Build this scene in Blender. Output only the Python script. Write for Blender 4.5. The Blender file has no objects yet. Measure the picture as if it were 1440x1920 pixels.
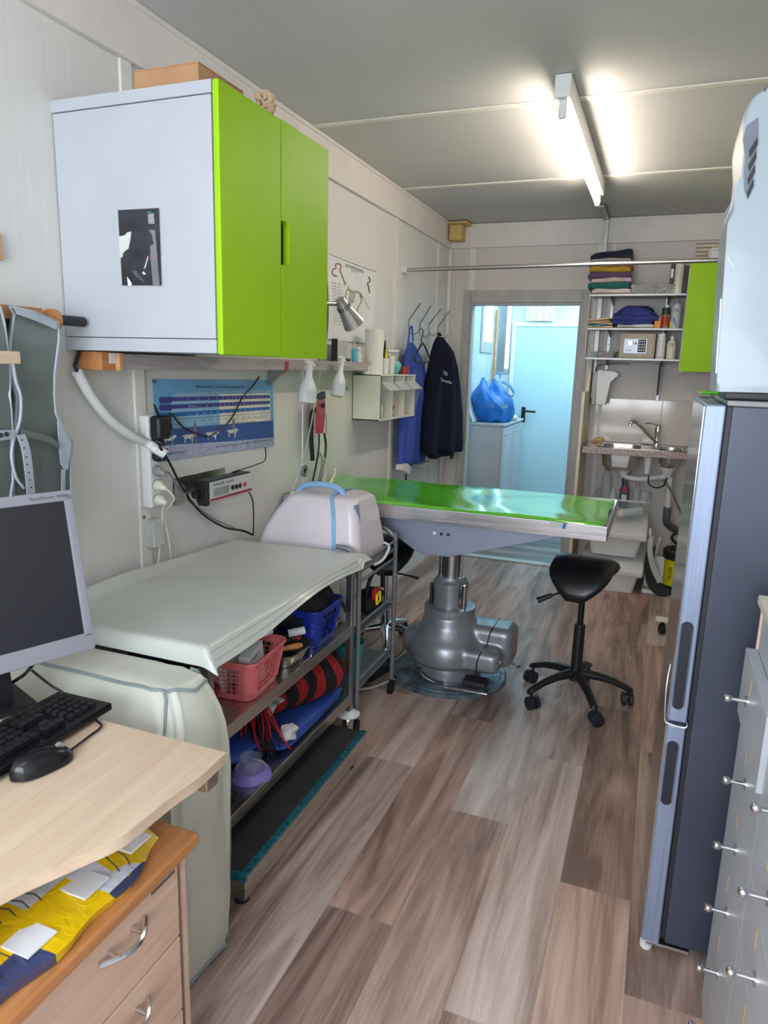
import bpy, bmesh, math, random
from mathutils import Vector, Matrix, noise
random.seed(7)
SC = bpy.context.scene
COL = SC.collection
PI = math.pi

# ---------------------------------------------------------------- camera, world, light, exposure
F_PX = 1315.26
CX, CY, CZ = 1.626, 0.0, 1.5
RR = ((0.93083737, 0.36440786, 0.02736224),      # camera right in room axes
      (0.09967718, -0.18114941, -0.97839121),    # camera down
      (-0.3515768, 0.91345049, -0.20494379))     # camera forward
cd = bpy.data.cameras.new('camera')
cam = bpy.data.objects.new('camera', cd)
COL.objects.link(cam)
cd.sensor_fit = 'VERTICAL'
cd.sensor_height = 36.0
cd.lens = F_PX * 36.0 / 1920.0
cd.clip_start = 0.02
cd.dof.use_dof = True
cd.dof.focus_distance = 3.1
cd.dof.aperture_fstop = 7.5
r_, d_, f_ = (Vector(v) for v in RR)
cam.matrix_world = Matrix(((r_.x, -d_.x, -f_.x, CX), (r_.y, -d_.y, -f_.y, CY), (r_.z, -d_.z, -f_.z, CZ), (0, 0, 0, 1)))
SC.camera = cam

SC.view_settings.view_transform = 'Standard'
SC.view_settings.look = 'None'
SC.view_settings.gamma = 1.0
SC.view_settings.use_curve_mapping = False
SC.view_settings.exposure = 1.3

w = bpy.data.worlds.new('sky')
SC.world = w
w.use_nodes = True
w.node_tree.nodes['Background'].inputs[0].default_value = (0.62, 0.8, 1.0, 1)
w.node_tree.nodes['Background'].inputs[1].default_value = 1.6

def area_light(name, loc, look, sx, sy, power, col):
    ld = bpy.data.lights.new(name, 'AREA')
    ld.shape = 'RECTANGLE'; ld.size = sx; ld.size_y = sy; ld.energy = power; ld.color = col
    o = bpy.data.objects.new(name, ld); COL.objects.link(o)
    o.location = loc
    o.rotation_euler = Vector(look).to_track_quat('-Z', 'Y').to_euler()
    return o
# daylight through the window in the wall behind the camera, and passage daylight from an area light added under its ceiling
area_light('daylight_window', (1.2, -1.62, 1.6), (0, 1, -0.08), 1.9, 1.5, 34, (0.93, 0.96, 1.0))
area_light('daylight_passage', (1.05, 6.3, 2.5), (-0.25, 0.1, -1), 1.0, 1.2, 13, (0.55, 0.84, 1.0))

# ---------------------------------------------------------------- helpers
def P(px, py, ax, val):
    """point of the photograph (1440 x 1920) carried onto the room plane axis = val"""
    c = ((px - 720) / F_PX, (py - 960) / F_PX, 1.0)
    d = [sum(RR[i][k] * c[i] for i in range(3)) for k in range(3)]
    o = (CX, CY, CZ)
    t = (val - o[ax]) / d[ax]
    return Vector((o[0] + t * d[0], o[1] + t * d[1], o[2] + t * d[2]))

def s2l(c):
    c = c / 255.0
    return c / 12.92 if c <= 0.04045 else ((c + 0.055) / 1.055) ** 2.4
def rgb(c):
    return (s2l(c[0]), s2l(c[1]), s2l(c[2]), 1.0)

class NT:
    """small node-tree writer"""
    def __init__(s, name):
        s.m = bpy.data.materials.new(name); s.m.use_nodes = True
        s.t = s.m.node_tree; s.b = s.t.nodes['Principled BSDF']
    def n(s, typ, **kw):
        nd = s.t.nodes.new(typ)
        for k, v in kw.items():
            if k.startswith('i_'):
                nd.inputs[k[2:].replace('_', ' ')].default_value = v
            else:
                setattr(nd, k, v)
        return nd
    def l(s, a, b):
        s.t.links.new(a, b)
    def ramp(s, fac, stops, interp='LINEAR'):
        r = s.n('ShaderNodeValToRGB'); r.color_ramp.interpolation = interp
        e = r.color_ramp.elements
        while len(e) < len(stops): e.new(0.5)
        for k, (p, c) in enumerate(stops):
            e[k].position = p; e[k].color = rgb(c)
        s.l(fac, r.inputs[0]); return r.outputs[0]
    def coord(s, scale=(1, 1, 1), kind='Object', rot=(0, 0, 0)):
        tc = s.n('ShaderNodeTexCoord'); mp = s.n('ShaderNodeMapping')
        mp.inputs['Scale'].default_value = scale; mp.inputs['Rotation'].default_value = rot
        s.l(tc.outputs[kind], mp.inputs[0]); return mp.outputs[0]
    def noise(s, vec, scale=5, detail=4, rough=0.5, dist=0.0):
        nd = s.n('ShaderNodeTexNoise'); nd.inputs['Scale'].default_value = scale
        nd.inputs['Detail'].default_value = detail; nd.inputs['Roughness'].default_value = rough
        nd.inputs['Distortion'].default_value = dist
        s.l(vec, nd.inputs['Vector']); return nd.outputs['Fac']
    def bump(s, h, strength, dist=0.01):
        b = s.n('ShaderNodeBump'); b.inputs['Strength'].default_value = strength; b.inputs['Distance'].default_value = dist
        s.l(h, b.inputs['Height']); s.l(b.outputs[0], s.b.inputs['Normal'])
    def setp(s, rough=0.5, metal=0.0, spec=0.5, coat=0.0, trans=0.0, alpha=1.0, ior=1.45, sheen=0.0):
        i = s.b.inputs
        i['Roughness'].default_value = rough; i['Metallic'].default_value = metal
        i['Specular IOR Level'].default_value = spec; i['Coat Weight'].default_value = coat
        i['Coat Roughness'].default_value = 0.08
        i['Transmission Weight'].default_value = trans; i['Alpha'].default_value = alpha
        i['IOR'].default_value = ior; i['Sheen Weight'].default_value = sheen

def shade(c, f):
    return tuple(max(0, min(255, v * f)) for v in c)

def mat(name, c, rough=0.5, metal=0.0, var=0.06, vscale=6.0, bump=0.0, bscale=60.0, stretch=(1, 1, 1), **kw):
    """plain material: a base colour with a little procedural mottling and optional bump"""
    t = NT(name)
    v = t.noise(t.coord(stretch), vscale, 3)
    col = t.ramp(v, [(0.3, shade(c, 1 - var)), (0.7, shade(c, 1 + var))])
    t.l(col, t.b.inputs['Base Color'])
    if bump:
        t.bump(t.noise(t.coord(stretch), bscale, 3), bump, 0.004)
    t.setp(rough, metal, **kw)
    return t.m

def glow(name, c, strength):
    t = NT(name)
    t.b.inputs['Base Color'].default_value = rgb(c)
    t.b.inputs['Emission Color'].default_value = rgb(c)
    t.b.inputs['Emission Strength'].default_value = strength
    return t.m

def wood(name, c1, c2, axis=1, scale=1.0, rough=0.45, coat=0.0, ring=True):
    t = NT(name)
    sc = [14 * scale] * 3; sc[axis] = 1.1 * scale
    v = t.noise(t.coord(tuple(sc)), 2.2, 6, 0.62, 0.9)
    sc2 = [90 * scale] * 3; sc2[axis] = 3 * scale
    v2 = t.noise(t.coord(tuple(sc2)), 2.0, 3, 0.5)
    mx = t.n('ShaderNodeMath', operation='MULTIPLY_ADD'); t.l(v2, mx.inputs[0]); mx.inputs[1].default_value = 0.35; t.l(v, mx.inputs[2])
    t.l(t.ramp(mx.outputs[0], [(0.45, c1), (0.85, c2)]), t.b.inputs['Base Color'])
    t.bump(v2, 0.05, 0.002)
    t.setp(rough, coat=coat)
    return t.m

def brushed(name, c, axis=0, rough=0.3, metal=1.0):
    t = NT(name)
    sc = [220.0] * 3; sc[axis] = 3.0
    v = t.noise(t.coord(tuple(sc)), 1.0, 2)
    t.l(t.ramp(v, [(0.3, shade(c, 0.93)), (0.7, shade(c, 1.05))]), t.b.inputs['Base Color'])
    rr = t.n('ShaderNodeMapRange'); t.l(v, rr.inputs[0]); rr.inputs[3].default_value = rough * 0.8; rr.inputs[4].default_value = rough * 1.25
    t.setp(rough, metal); t.l(rr.outputs[0], t.b.inputs['Roughness'])
    return t.m

OFF = {}
class MB:
    """collects shapes into one mesh"""
    def __init__(s):
        s.bm = bmesh.new()
    def _mi(s, n0, mi):
        if mi:
            s.bm.faces.ensure_lookup_table()
            for f in s.bm.faces[n0:]: f.material_index = mi
    def _fv(s, vs, faces, mi):
        n0 = len(s.bm.faces)
        bv = [s.bm.verts.new(v) for v in vs]
        for f in faces:
            try:
                fc = s.bm.faces.new([bv[i] for i in f]); fc.material_index = mi
            except ValueError: pass
        return bv
    def box(s, x0, x1, y0, y1, z0, z1, r=0.0, mi=0, M=None, seg=2):
        vs = [Vector((x, y, z)) for z in (z0, z1) for y in (y0, y1) for x in (x0, x1)]
        if M is not None: vs = [M @ v for v in vs]
        n0 = len(s.bm.faces)
        bv = s._fv(vs, [(0, 2, 3, 1), (4, 5, 7, 6), (0, 1, 5, 4), (2, 6, 7, 3), (0, 4, 6, 2), (1, 3, 7, 5)], mi)
        if r:
            r = min(r, 0.49 * min(abs(x1 - x0), abs(y1 - y0), abs(z1 - z0)))
            es = list({e for v in bv for e in v.link_edges})
            bmesh.ops.bevel(s.bm, geom=es, offset=r, segments=seg, profile=0.5, affect='EDGES', material=-1)
        return s
    def hull(s, a, b, mi=0):
        """a and b: equal rings of points, joined and capped"""
        n = len(a)
        f = [tuple(range(n - 1, -1, -1)), tuple(range(n, 2 * n))] + [(i, (i + 1) % n, n + (i + 1) % n, n + i) for i in range(n)]
        s._fv([Vector(p) for p in list(a) + list(b)], f, mi); return s
    def prism(s, pts, vec, mi=0):
        vec = Vector(vec)
        return s.hull([Vector(p) for p in pts], [Vector(p) + vec for p in pts], mi)
    def loft(s, rings, mi=0, cap=True, closed=True):
        n = len(rings[0]); vs = [Vector(p) for r in rings for p in r]; f = []
        for k in range(len(rings) - 1):
            for i in range(n if closed else n - 1):
                j = (i + 1) % n
                f.append((k * n + i, k * n + j, (k + 1) * n + j, (k + 1) * n + i))
        if cap and closed:
            f.append(tuple(range(n - 1, -1, -1))); m = (len(rings) - 1) * n
            f.append(tuple(range(m, m + n)))
        s._fv(vs, f, mi); return s
    def ring(s, c, n, r, seg=16, ry=None, ang=0.0):
        n = Vector(n).normalized(); a = n.orthogonal().normalized() if abs(n.z) < 0.99 else Vector((1, 0, 0)); b = n.cross(a)
        ry = r if ry is None else ry
        return [Vector(c) + a * (r * math.cos(2 * PI * i / seg + ang)) + b * (ry * math.sin(2 * PI * i / seg + ang)) for i in range(seg)]
    def cyl(s, p0, p1, r0, r1=None, seg=16, mi=0, cap=True):
        p0, p1 = Vector(p0), Vector(p1); r1 = r0 if r1 is None else r1
        return s.loft([s.ring(p0, p1 - p0, r0, seg), s.ring(p1, p1 - p0, r1, seg)], mi, cap)
    def lathe(s, prof, c=(0, 0, 0), axis=(0, 0, 1), seg=24, mi=0, cap=True):
        ax = Vector(axis).normalized()
        return s.loft([s.ring(Vector(c) + ax * z, ax, max(r, 1e-4), seg) for r, z in prof], mi, cap)
    def tube(s, pts, r, seg=8, mi=0, smooth=0, flat=None):
        pts = [Vector(p) for p in pts]
        if smooth: pts = spline(pts, smooth)
        rings = []; a = None
        for i, p in enumerate(pts):
            d = (pts[min(i + 1, len(pts) - 1)] - pts[max(i - 1, 0)])
            if d.length < 1e-9: d = Vector((0, 0, 1))
            d.normalize()
            if a is None: a = d.orthogonal().normalized()
            a = (a - d * a.dot(d)); a = a.normalized() if a.length > 1e-6 else d.orthogonal().normalized()
            b = d.cross(a)
            rr = r[min(i, len(r) - 1)] if isinstance(r, (list, tuple)) else r
            rings.append([p + a * (rr * math.cos(2 * PI * k / seg)) + b * (rr * math.sin(2 * PI * k / seg)) for k in range(seg)])
        return s.loft(rings, mi)
    def strap(s, pts, wv, t, mi=0, smooth=0):
        """flat band: pts along it, wv = half width vector, t thickness vector"""
        pts = [Vector(p) for p in pts]
        if smooth: pts = spline(pts, smooth)
        wv, t = Vector(wv), Vector(t)
        return s.loft([[p - wv, p + wv, p + wv + t, p - wv + t] for p in pts], mi)
    def ball(s, c, rx, ry=None, rz=None, seg=14, mi=0, M=None):
        ry = rx if ry is None else ry; rz = rx if rz is None else rz; c = Vector(c)
        rings = []
        for k in range(1, seg // 2 + 3):
            th = PI * k / (seg // 2 + 3)
            rings.append([c + (M @ Vector((rx * math.sin(th) * math.cos(2 * PI * i / seg), ry * math.sin(th) * math.sin(2 * PI * i / seg), -rz * math.cos(th))) if M else Vector((rx * math.sin(th) * math.cos(2 * PI * i / seg), ry * math.sin(th) * math.sin(2 * PI * i / seg), -rz * math.cos(th)))) for i in range(seg)])
        return s.loft(rings, mi)
    def sheet(s, fn, nu, nv, th=0.002, mi=0):
        """surface fn(u, v) with a thickness"""
        vs = [Vector(fn(u / nu, v / nv)) for v in range(nv + 1) for u in range(nu + 1)]
        def nrm(i, j):
            g = lambda a, b: vs[max(0, min(nv, b)) * (nu + 1) + max(0, min(nu, a))]
            n = (g(i + 1, j) - g(i - 1, j)).cross(g(i, j + 1) - g(i, j - 1))
            return n.normalized() if n.length > 1e-12 else Vector((0, 0, 1))
        n0 = len(vs)
        lo = [vs[j * (nu + 1) + i] - nrm(i, j) * th for j in range(nv + 1) for i in range(nu + 1)]
        f = []; W = nu + 1
        for j in range(nv):
            for i in range(nu):
                a = j * W + i
                f.append((a, a + 1, a + 1 + W, a + W)); f.append((n0 + a, n0 + a + W, n0 + a + 1 + W, n0 + a + 1))
        for i in range(nu):
            f.append((i + 1, i, n0 + i, n0 + i + 1)); a = nv * W + i; f.append((a, a + 1, n0 + a + 1, n0 + a))
        for j in range(nv):
            a = j * W; f.append((a, a + W, n0 + a + W, n0 + a)); a = j * W + nu; f.append((a + W, a, n0 + a, n0 + a + W))
        s._fv(vs + lo, f, mi); return s

def spline(pts, k=6):
    pts = [Vector(p) for p in pts]; out = []
    for i in range(len(pts) - 1):
        a, b, c, d = pts[max(i - 1, 0)], pts[i], pts[i + 1], pts[min(i + 2, len(pts) - 1)]
        for j in range(k):
            t = j / k
            out.append(0.5 * ((2 * b) + (c - a) * t + (2 * a - 5 * b + 4 * c - d) * t * t + (3 * b - a - 3 * c + d) * t ** 3))
    out.append(pts[-1]); return out

def build(name, mb, mats, parent=None, sharp=35, label=None):
    mats = mats if isinstance(mats, (list, tuple)) else [mats]
    bmesh.ops.recalc_face_normals(mb.bm, faces=mb.bm.faces[:])
    me = bpy.data.meshes.new(name)
    off = OFF.get(parent.name) if parent is not None else None
    if off is None and parent is None:
        vs = [v.co for v in mb.bm.verts]
        off = Vector(((min(v.x for v in vs) + max(v.x for v in vs)) / 2, (min(v.y for v in vs) + max(v.y for v in vs)) / 2, min(v.z for v in vs)))
    if off is None: off = Vector((0, 0, 0))
    bmesh.ops.translate(mb.bm, vec=-off, verts=mb.bm.verts[:])
    mb.bm.to_mesh(me); mb.bm.free()
    for m in mats: me.materials.append(m)
    for p in me.polygons: p.use_smooth = True
    me.set_sharp_from_angle(angle=math.radians(sharp))
    o = bpy.data.objects.new(name, me); COL.objects.link(o)
    if sharp != 180:
        wn_ = o.modifiers.new('normals', 'WEIGHTED_NORMAL'); wn_.keep_sharp = True; wn_.weight = 80
    if parent is not None:
        o.parent = parent; OFF[o.name] = off
    else:
        o.location = off; OFF[o.name] = off
    if label: o['label'] = label
    return o

def thing(name, label, cat, loc, rotz=None, group=None, rot=None):
    """Empty at the base; with rotz/rot given its parts are written in its own axes, else in room axes"""
    o = bpy.data.objects.new(name, None); COL.objects.link(o)
    o.empty_display_size = 0.05
    o.location = loc; o['label'] = label; o['category'] = cat
    if group: o['group'] = group
    if rot is not None: o.rotation_euler = rot; OFF[o.name] = Vector((0, 0, 0))
    elif rotz is not None: o.rotation_euler = (0, 0, rotz); OFF[o.name] = Vector((0, 0, 0))
    else: OFF[o.name] = Vector(loc)
    return o
def single(name, mb, mats, label, cat, group=None, sharp=35):
    o = build(name, mb, mats, None, sharp)
    o['label'] = label; o['category'] = cat
    if group: o['group'] = group
    return o
def struct(name, mb, mats, parent=None, sharp=35):
    o = build(name, mb, mats, parent, sharp)
    if parent is None: o['kind'] = 'structure'
    return o
def dup(root, loc, rotz=None, label=None, group=None):
    def cp(o, par):
        c = o.copy(); COL.objects.link(c)
        if par is not None: c.parent = par
        for ch in [x for x in bpy.data.objects if x.parent == o]: cp(ch, c)
        return c
    r = cp(root, None); r.location = loc
    if rotz is not None: r.rotation_euler = (0, 0, rotz)
    if label: r['label'] = label
    if group: r['group'] = group
    return r

def writing(s, o, right, up, wid, hei, m, parent, name='lettering', th=0.0004):
    """flat lettering of the given width and height; o = lower left corner"""
    cu = bpy.data.curves.new(name, 'FONT'); cu.body = s; cu.size = 1.0; cu.resolution_u = 2
    tmp = bpy.data.objects.new('tmp_text', cu); COL.objects.link(tmp)
    bpy.context.view_layer.update()
    me = bpy.data.meshes.new_from_object(tmp.evaluated_get(bpy.context.evaluated_depsgraph_get()))
    bpy.data.objects.remove(tmp); me.name = name
    xs = [v.co.x for v in me.vertices]; ys = [v.co.y for v in me.vertices]
    x0, x1, y0, y1 = min(xs), max(xs), min(ys), max(ys)
    right, up, o = Vector(right).normalized(), Vector(up).normalized(), Vector(o)
    off = OFF.get(parent.name, Vector((0, 0, 0)))
    nn = right.cross(up)
    for v in me.vertices:
        v.co = o + right * ((v.co.x - x0) / (x1 - x0) * wid) + up * ((v.co.y - y0) / (y1 - y0) * hei) + nn * th - off
    me.materials.clear(); me.materials.append(m)
    ob = bpy.data.objects.new(name, me); COL.objects.link(ob); ob.parent = parent
    OFF[ob.name] = off
    return ob
# ---------------------------------------------------------------- materials
def wall_mat(name, c, ax=2, var=0.014):
    t = NT(name)
    sc = [55.0, 55.0, 55.0]; sc[ax] = 1.6
    g = t.noise(t.coord(tuple(sc)), 1.0, 5, 0.6, 0.6)
    t.l(t.ramp(g, [(0.3, shade(c, 1 - var)), (0.65, shade(c, 1 + var * 0.6))]), t.b.inputs['Base Color'])
    t.bump(g, 0.025, 0.003)
    t.setp(0.5); return t.m
M_WALL = wall_mat('painted_panel_white', (222, 221, 217))
M_WALLB = wall_mat('painted_panel_end', (214, 207, 202))
M_TRIM = mat('painted_batten', (232, 229, 222), 0.5, var=0.02)
M_FASCIA = mat('painted_fascia', (226, 221, 216), 0.5, var=0.02)
M_CEIL = mat('ceiling_panel', (207, 207, 205), 0.75, var=0.015, vscale=2, spec=0.2)
M_CTRIM = mat('ceiling_strip', (232, 228, 218), 0.45, var=0.02)
M_GREYFR = mat('grey_door_frame', (176, 174, 170), 0.5, var=0.04, stretch=(3, 3, 1))
M_HALL = mat('passage_panel', (208, 222, 226), 0.45, var=0.02)
M_HALLDOOR = mat('passage_door', (190, 222, 232), 0.22, var=0.01, coat=0.4)  # white door, with the cyan tint of the daylight put into its colour
M_WHITE = mat('white_laminate', (184, 189, 196), 0.38, var=0.015)
M_WHITEPL = mat('white_plastic', (228, 230, 230), 0.35, var=0.015)
M_IVORY = mat('ivory_plastic', (226, 222, 206), 0.42, var=0.02)
M_GREEN = mat('lime_lacquer', (158, 208, 14), 0.45, var=0.015, spec=0.3)
M_BLACK = mat('black_plastic', (28, 28, 31), 0.42, var=0.1)
M_BLACKG = mat('black_gloss', (20, 20, 24), 0.22, var=0.05)
M_LEATHER = mat('black_leather', (22, 22, 26), 0.33, var=0.1, bump=0.15, bscale=300, coat=0.1)
M_GREYPL = mat('grey_plastic', (140, 142, 144), 0.45, var=0.03)
M_GREYLT = mat('pale_grey_plastic', (190, 193, 190), 0.45, var=0.03)
M_STEEL = brushed('brushed_steel', (196, 194, 190), 0, 0.3)
M_STEELY = brushed('brushed_steel_long', (200, 198, 192), 1, 0.28)
M_STEELZ = brushed('brushed_steel_upright', (178, 176, 172), 2, 0.32)
M_CHROME = mat('chrome', (214, 214, 216), 0.1, 1.0, var=0.02)
M_DULLMET = mat('dull_metal', (150, 150, 150), 0.38, 1.0, var=0.08)
M_CAST = mat('silver_lacquered_casting', (146, 149, 156), 0.34, 0.45, var=0.07, vscale=9, coat=0.2)
M_SHEETGREY = mat('blue_grey_sheet_metal', (150, 156, 176), 0.42, 0.35, var=0.02)
M_FRDOOR = brushed('fridge_door_steel', (146, 158, 184), 2, 0.42, 0.45)
M_FRFACE = brushed('fridge_front_steel', (188, 188, 184), 2, 0.16, 1.0)
M_FRSIDE = mat('fridge_side_grey', (70, 75, 90), 0.4, 0.3, var=0.08, vscale=3)
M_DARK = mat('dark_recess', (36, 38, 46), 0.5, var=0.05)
M_BEECH = wood('pale_maple', (206, 178, 152), (224, 202, 176), 1, 0.7, 0.4)
M_BEECHV = wood('pale_beech_front', (206, 172, 150), (226, 194, 172), 1, 0.7, 0.42)
M_ORANGEW = wood('orange_beech', (176, 112, 66), (208, 146, 92), 1, 0.8, 0.35)
M_PINE = wood('pine_board', (186, 132, 88), (222, 172, 124), 1, 0.9, 0.5)
M_GREYWOOD = wood('greyed_timber', (148, 140, 138), (186, 178, 176), 1, 1.4, 0.6)
M_CARD = mat('cardboard', (186, 142, 104), 0.75, var=0.04, vscale=12)
M_PAPER = mat('white_paper', (226, 230, 232), 0.7, var=0.02)
M_INK = mat('black_ink', (46, 48, 52), 0.7)
M_RED = mat('red_plastic', (196, 34, 44), 0.35, var=0.05)
M_PINK = mat('pink_plastic', (226, 118, 122), 0.38, var=0.03)
M_BLUEPL = mat('blue_plastic', (30, 52, 150), 0.35, var=0.05)
M_BLUESH = mat('blue_sheet', (44, 78, 160), 0.45, var=0.08, vscale=14, bump=0.3, bscale=22)
M_BLUECL = mat('blue_cotton', (62, 88, 176), 0.85, var=0.06, bump=0.2, bscale=200)
M_NAVY = mat('navy_fleece', (22, 24, 42), 0.95, var=0.1, bump=0.3, bscale=300, spec=0.2)
M_CREAMCL = mat('cream_cloth', (226, 206, 180), 0.85, var=0.05, bump=0.2, bscale=200)
M_WHITECL = mat('white_cloth', (222, 220, 216), 0.9, var=0.04, bump=0.3, bscale=150)
M_VINYL = mat('grey_white_tarpaulin', (196, 200, 193), 0.3, var=0.03, vscale=3, bump=0.1, bscale=10, coat=0.15)
M_COVER = mat('cover_cloth', (206, 207, 194), 0.26, var=0.05, vscale=4, bump=0.25, bscale=9, coat=0.1)
M_PIPING = mat('grey_piping', (140, 152, 156), 0.45)
M_TEAL = mat('turquoise_tape', (10, 84, 98), 0.22, var=0.4, vscale=60, bump=0.5, bscale=120, coat=0.3)
M_RUBBER = mat('black_rubber', (40, 42, 42), 0.7, var=0.15, vscale=12)
M_LEAD = mat('grey_green_lead_apron', (106, 114, 111), 0.38, var=0.12, vscale=5, bump=0.15, bscale=12, coat=0.15)
M_LEADTRIM = mat('silver_grey_binding', (172, 180, 190), 0.45, var=0.04)
M_MAT = mat('green_vinyl', (92, 196, 36), 0.16, var=0.04, vscale=5, bump=0.22, bscale=9, coat=0.5)
M_CLEAR = mat('clear_plastic', (222, 230, 234), 0.08, var=0.0, alpha=0.14, spec=0.5)
M_BINCLEAR = mat('clear_bin_plastic', (226, 230, 232), 0.1, var=0.0, alpha=0.07, spec=0.4)
M_FROST = mat('milky_plastic', (226, 230, 232), 0.3, var=0.0, alpha=0.55)
M_CREAMPLATE = mat('cream_paint', (222, 214, 192), 0.5, var=0.03)
M_YELLOWBOX = mat('yellowed_plastic', (206, 178, 112), 0.55, var=0.05)
M_PURPLE = mat('lilac_plastic', (142, 128, 208), 0.4, var=0.03)
M_DISC = mat('worn_base_plate', (104, 120, 130), 0.38, 0.4, var=0.35, vscale=16, bump=0.1, bscale=40)
M_YEL = mat('yellow_plastic', (232, 216, 20), 0.4, var=0.03)
M_ORANGE = mat('orange_plastic', (238, 138, 30), 0.4)
M_SKY = mat('print_sky_blue', (112, 168, 212), 0.45, var=0.08, vscale=3)
M_SEA = mat('print_sea_blue', (60, 92, 156), 0.45, var=0.12, vscale=24, stretch=(1, 1, 8))
M_SAND = mat('print_sand', (172, 178, 206), 0.45, var=0.12, vscale=30, stretch=(1, 1, 6))
M_INDIGO = mat('print_indigo', (60, 62, 140), 0.45)
M_MIDBLUE = mat('print_mid_blue', (40, 104, 176), 0.45)
M_PALEBL = mat('print_pale_blue', (140, 186, 216), 0.45)
M_CREAMPR = mat('print_cream', (226, 222, 208), 0.5)
M_TEXTW = mat('print_white', (232, 234, 240), 0.5)
M_LCD = mat('grey_lcd', (132, 138, 130), 0.25)
M_BRONZE = mat('print_bone', (190, 176, 130), 0.6)
M_TILE = mat('glazed_tile', (214, 206, 198), 0.1, var=0.03, vscale=4, coat=0.5)
M_AC = mat('appliance_white', (160, 173, 182), 0.3, var=0.01, coat=0.2)
M_CARRIER = mat('pinkish_white_plastic', (226, 216, 222), 0.32, var=0.02, coat=0.1)
M_LTBLUE = mat('light_blue_plastic', (140, 184, 222), 0.35)
M_BAG = mat('blue_woven_bag', (28, 112, 192), 0.4, var=0.15, vscale=10, bump=0.3, bscale=20)
M_TUBE = glow('lamp_tube_light', (255, 240, 224), 17.5)
M_TUBE2 = glow('cool_tube_light', (236, 244, 255), 12.5)
M_DAYPANE = glow('bright_pane', (190, 240, 255), 1.6)

def granite():
    t = NT('pink_granite')
    v = t.noise(t.coord((1, 1, 1)), 150, 4, 0.7)
    t.l(t.ramp(v, [(0.36, (72, 66, 66)), (0.46, (150, 132, 128)), (0.56, (186, 168, 162)), (0.66, (214, 204, 200))]), t.b.inputs['Base Color'])
    t.setp(0.25, coat=0.3); return t.m
M_GRANITE = granite()

def blanket_mat():
    t = NT('red_black_plaid')
    co = t.coord((1, 1, 1))
    sx = t.n('ShaderNodeSeparateXYZ'); t.l(co, sx.inputs[0])
    m1 = t.n('ShaderNodeMath', operation='MULTIPLY'); t.l(sx.outputs[1], m1.inputs[0]); m1.inputs[1].default_value = 12.0
    fr = t.n('ShaderNodeMath', operation='FRACT'); t.l(m1.outputs[0], fr.inputs[0])
    g = t.n('ShaderNodeMath', operation='GREATER_THAN'); t.l(fr.outputs[0], g.inputs[0]); g.inputs[1].default_value = 0.52
    nz = t.noise(t.coord((1, 1, 1)), 260, 2)
    g2 = t.n('ShaderNodeMath', operation='GREATER_THAN'); t.l(nz, g2.inputs[0]); g2.inputs[1].default_value = 0.44
    mu = t.n('ShaderNodeMath', operation='MULTIPLY'); t.l(g.outputs[0], mu.inputs[0]); t.l(g2.outputs[0], mu.inputs[1])
    t.l(t.ramp(mu.outputs[0], [(0.3, (24, 18, 20)), (0.7, (168, 28, 38))]), t.b.inputs['Base Color'])
    t.bump(nz, 0.3, 0.003); t.setp(0.95); return t.m
M_PLAID = blanket_mat()

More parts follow.
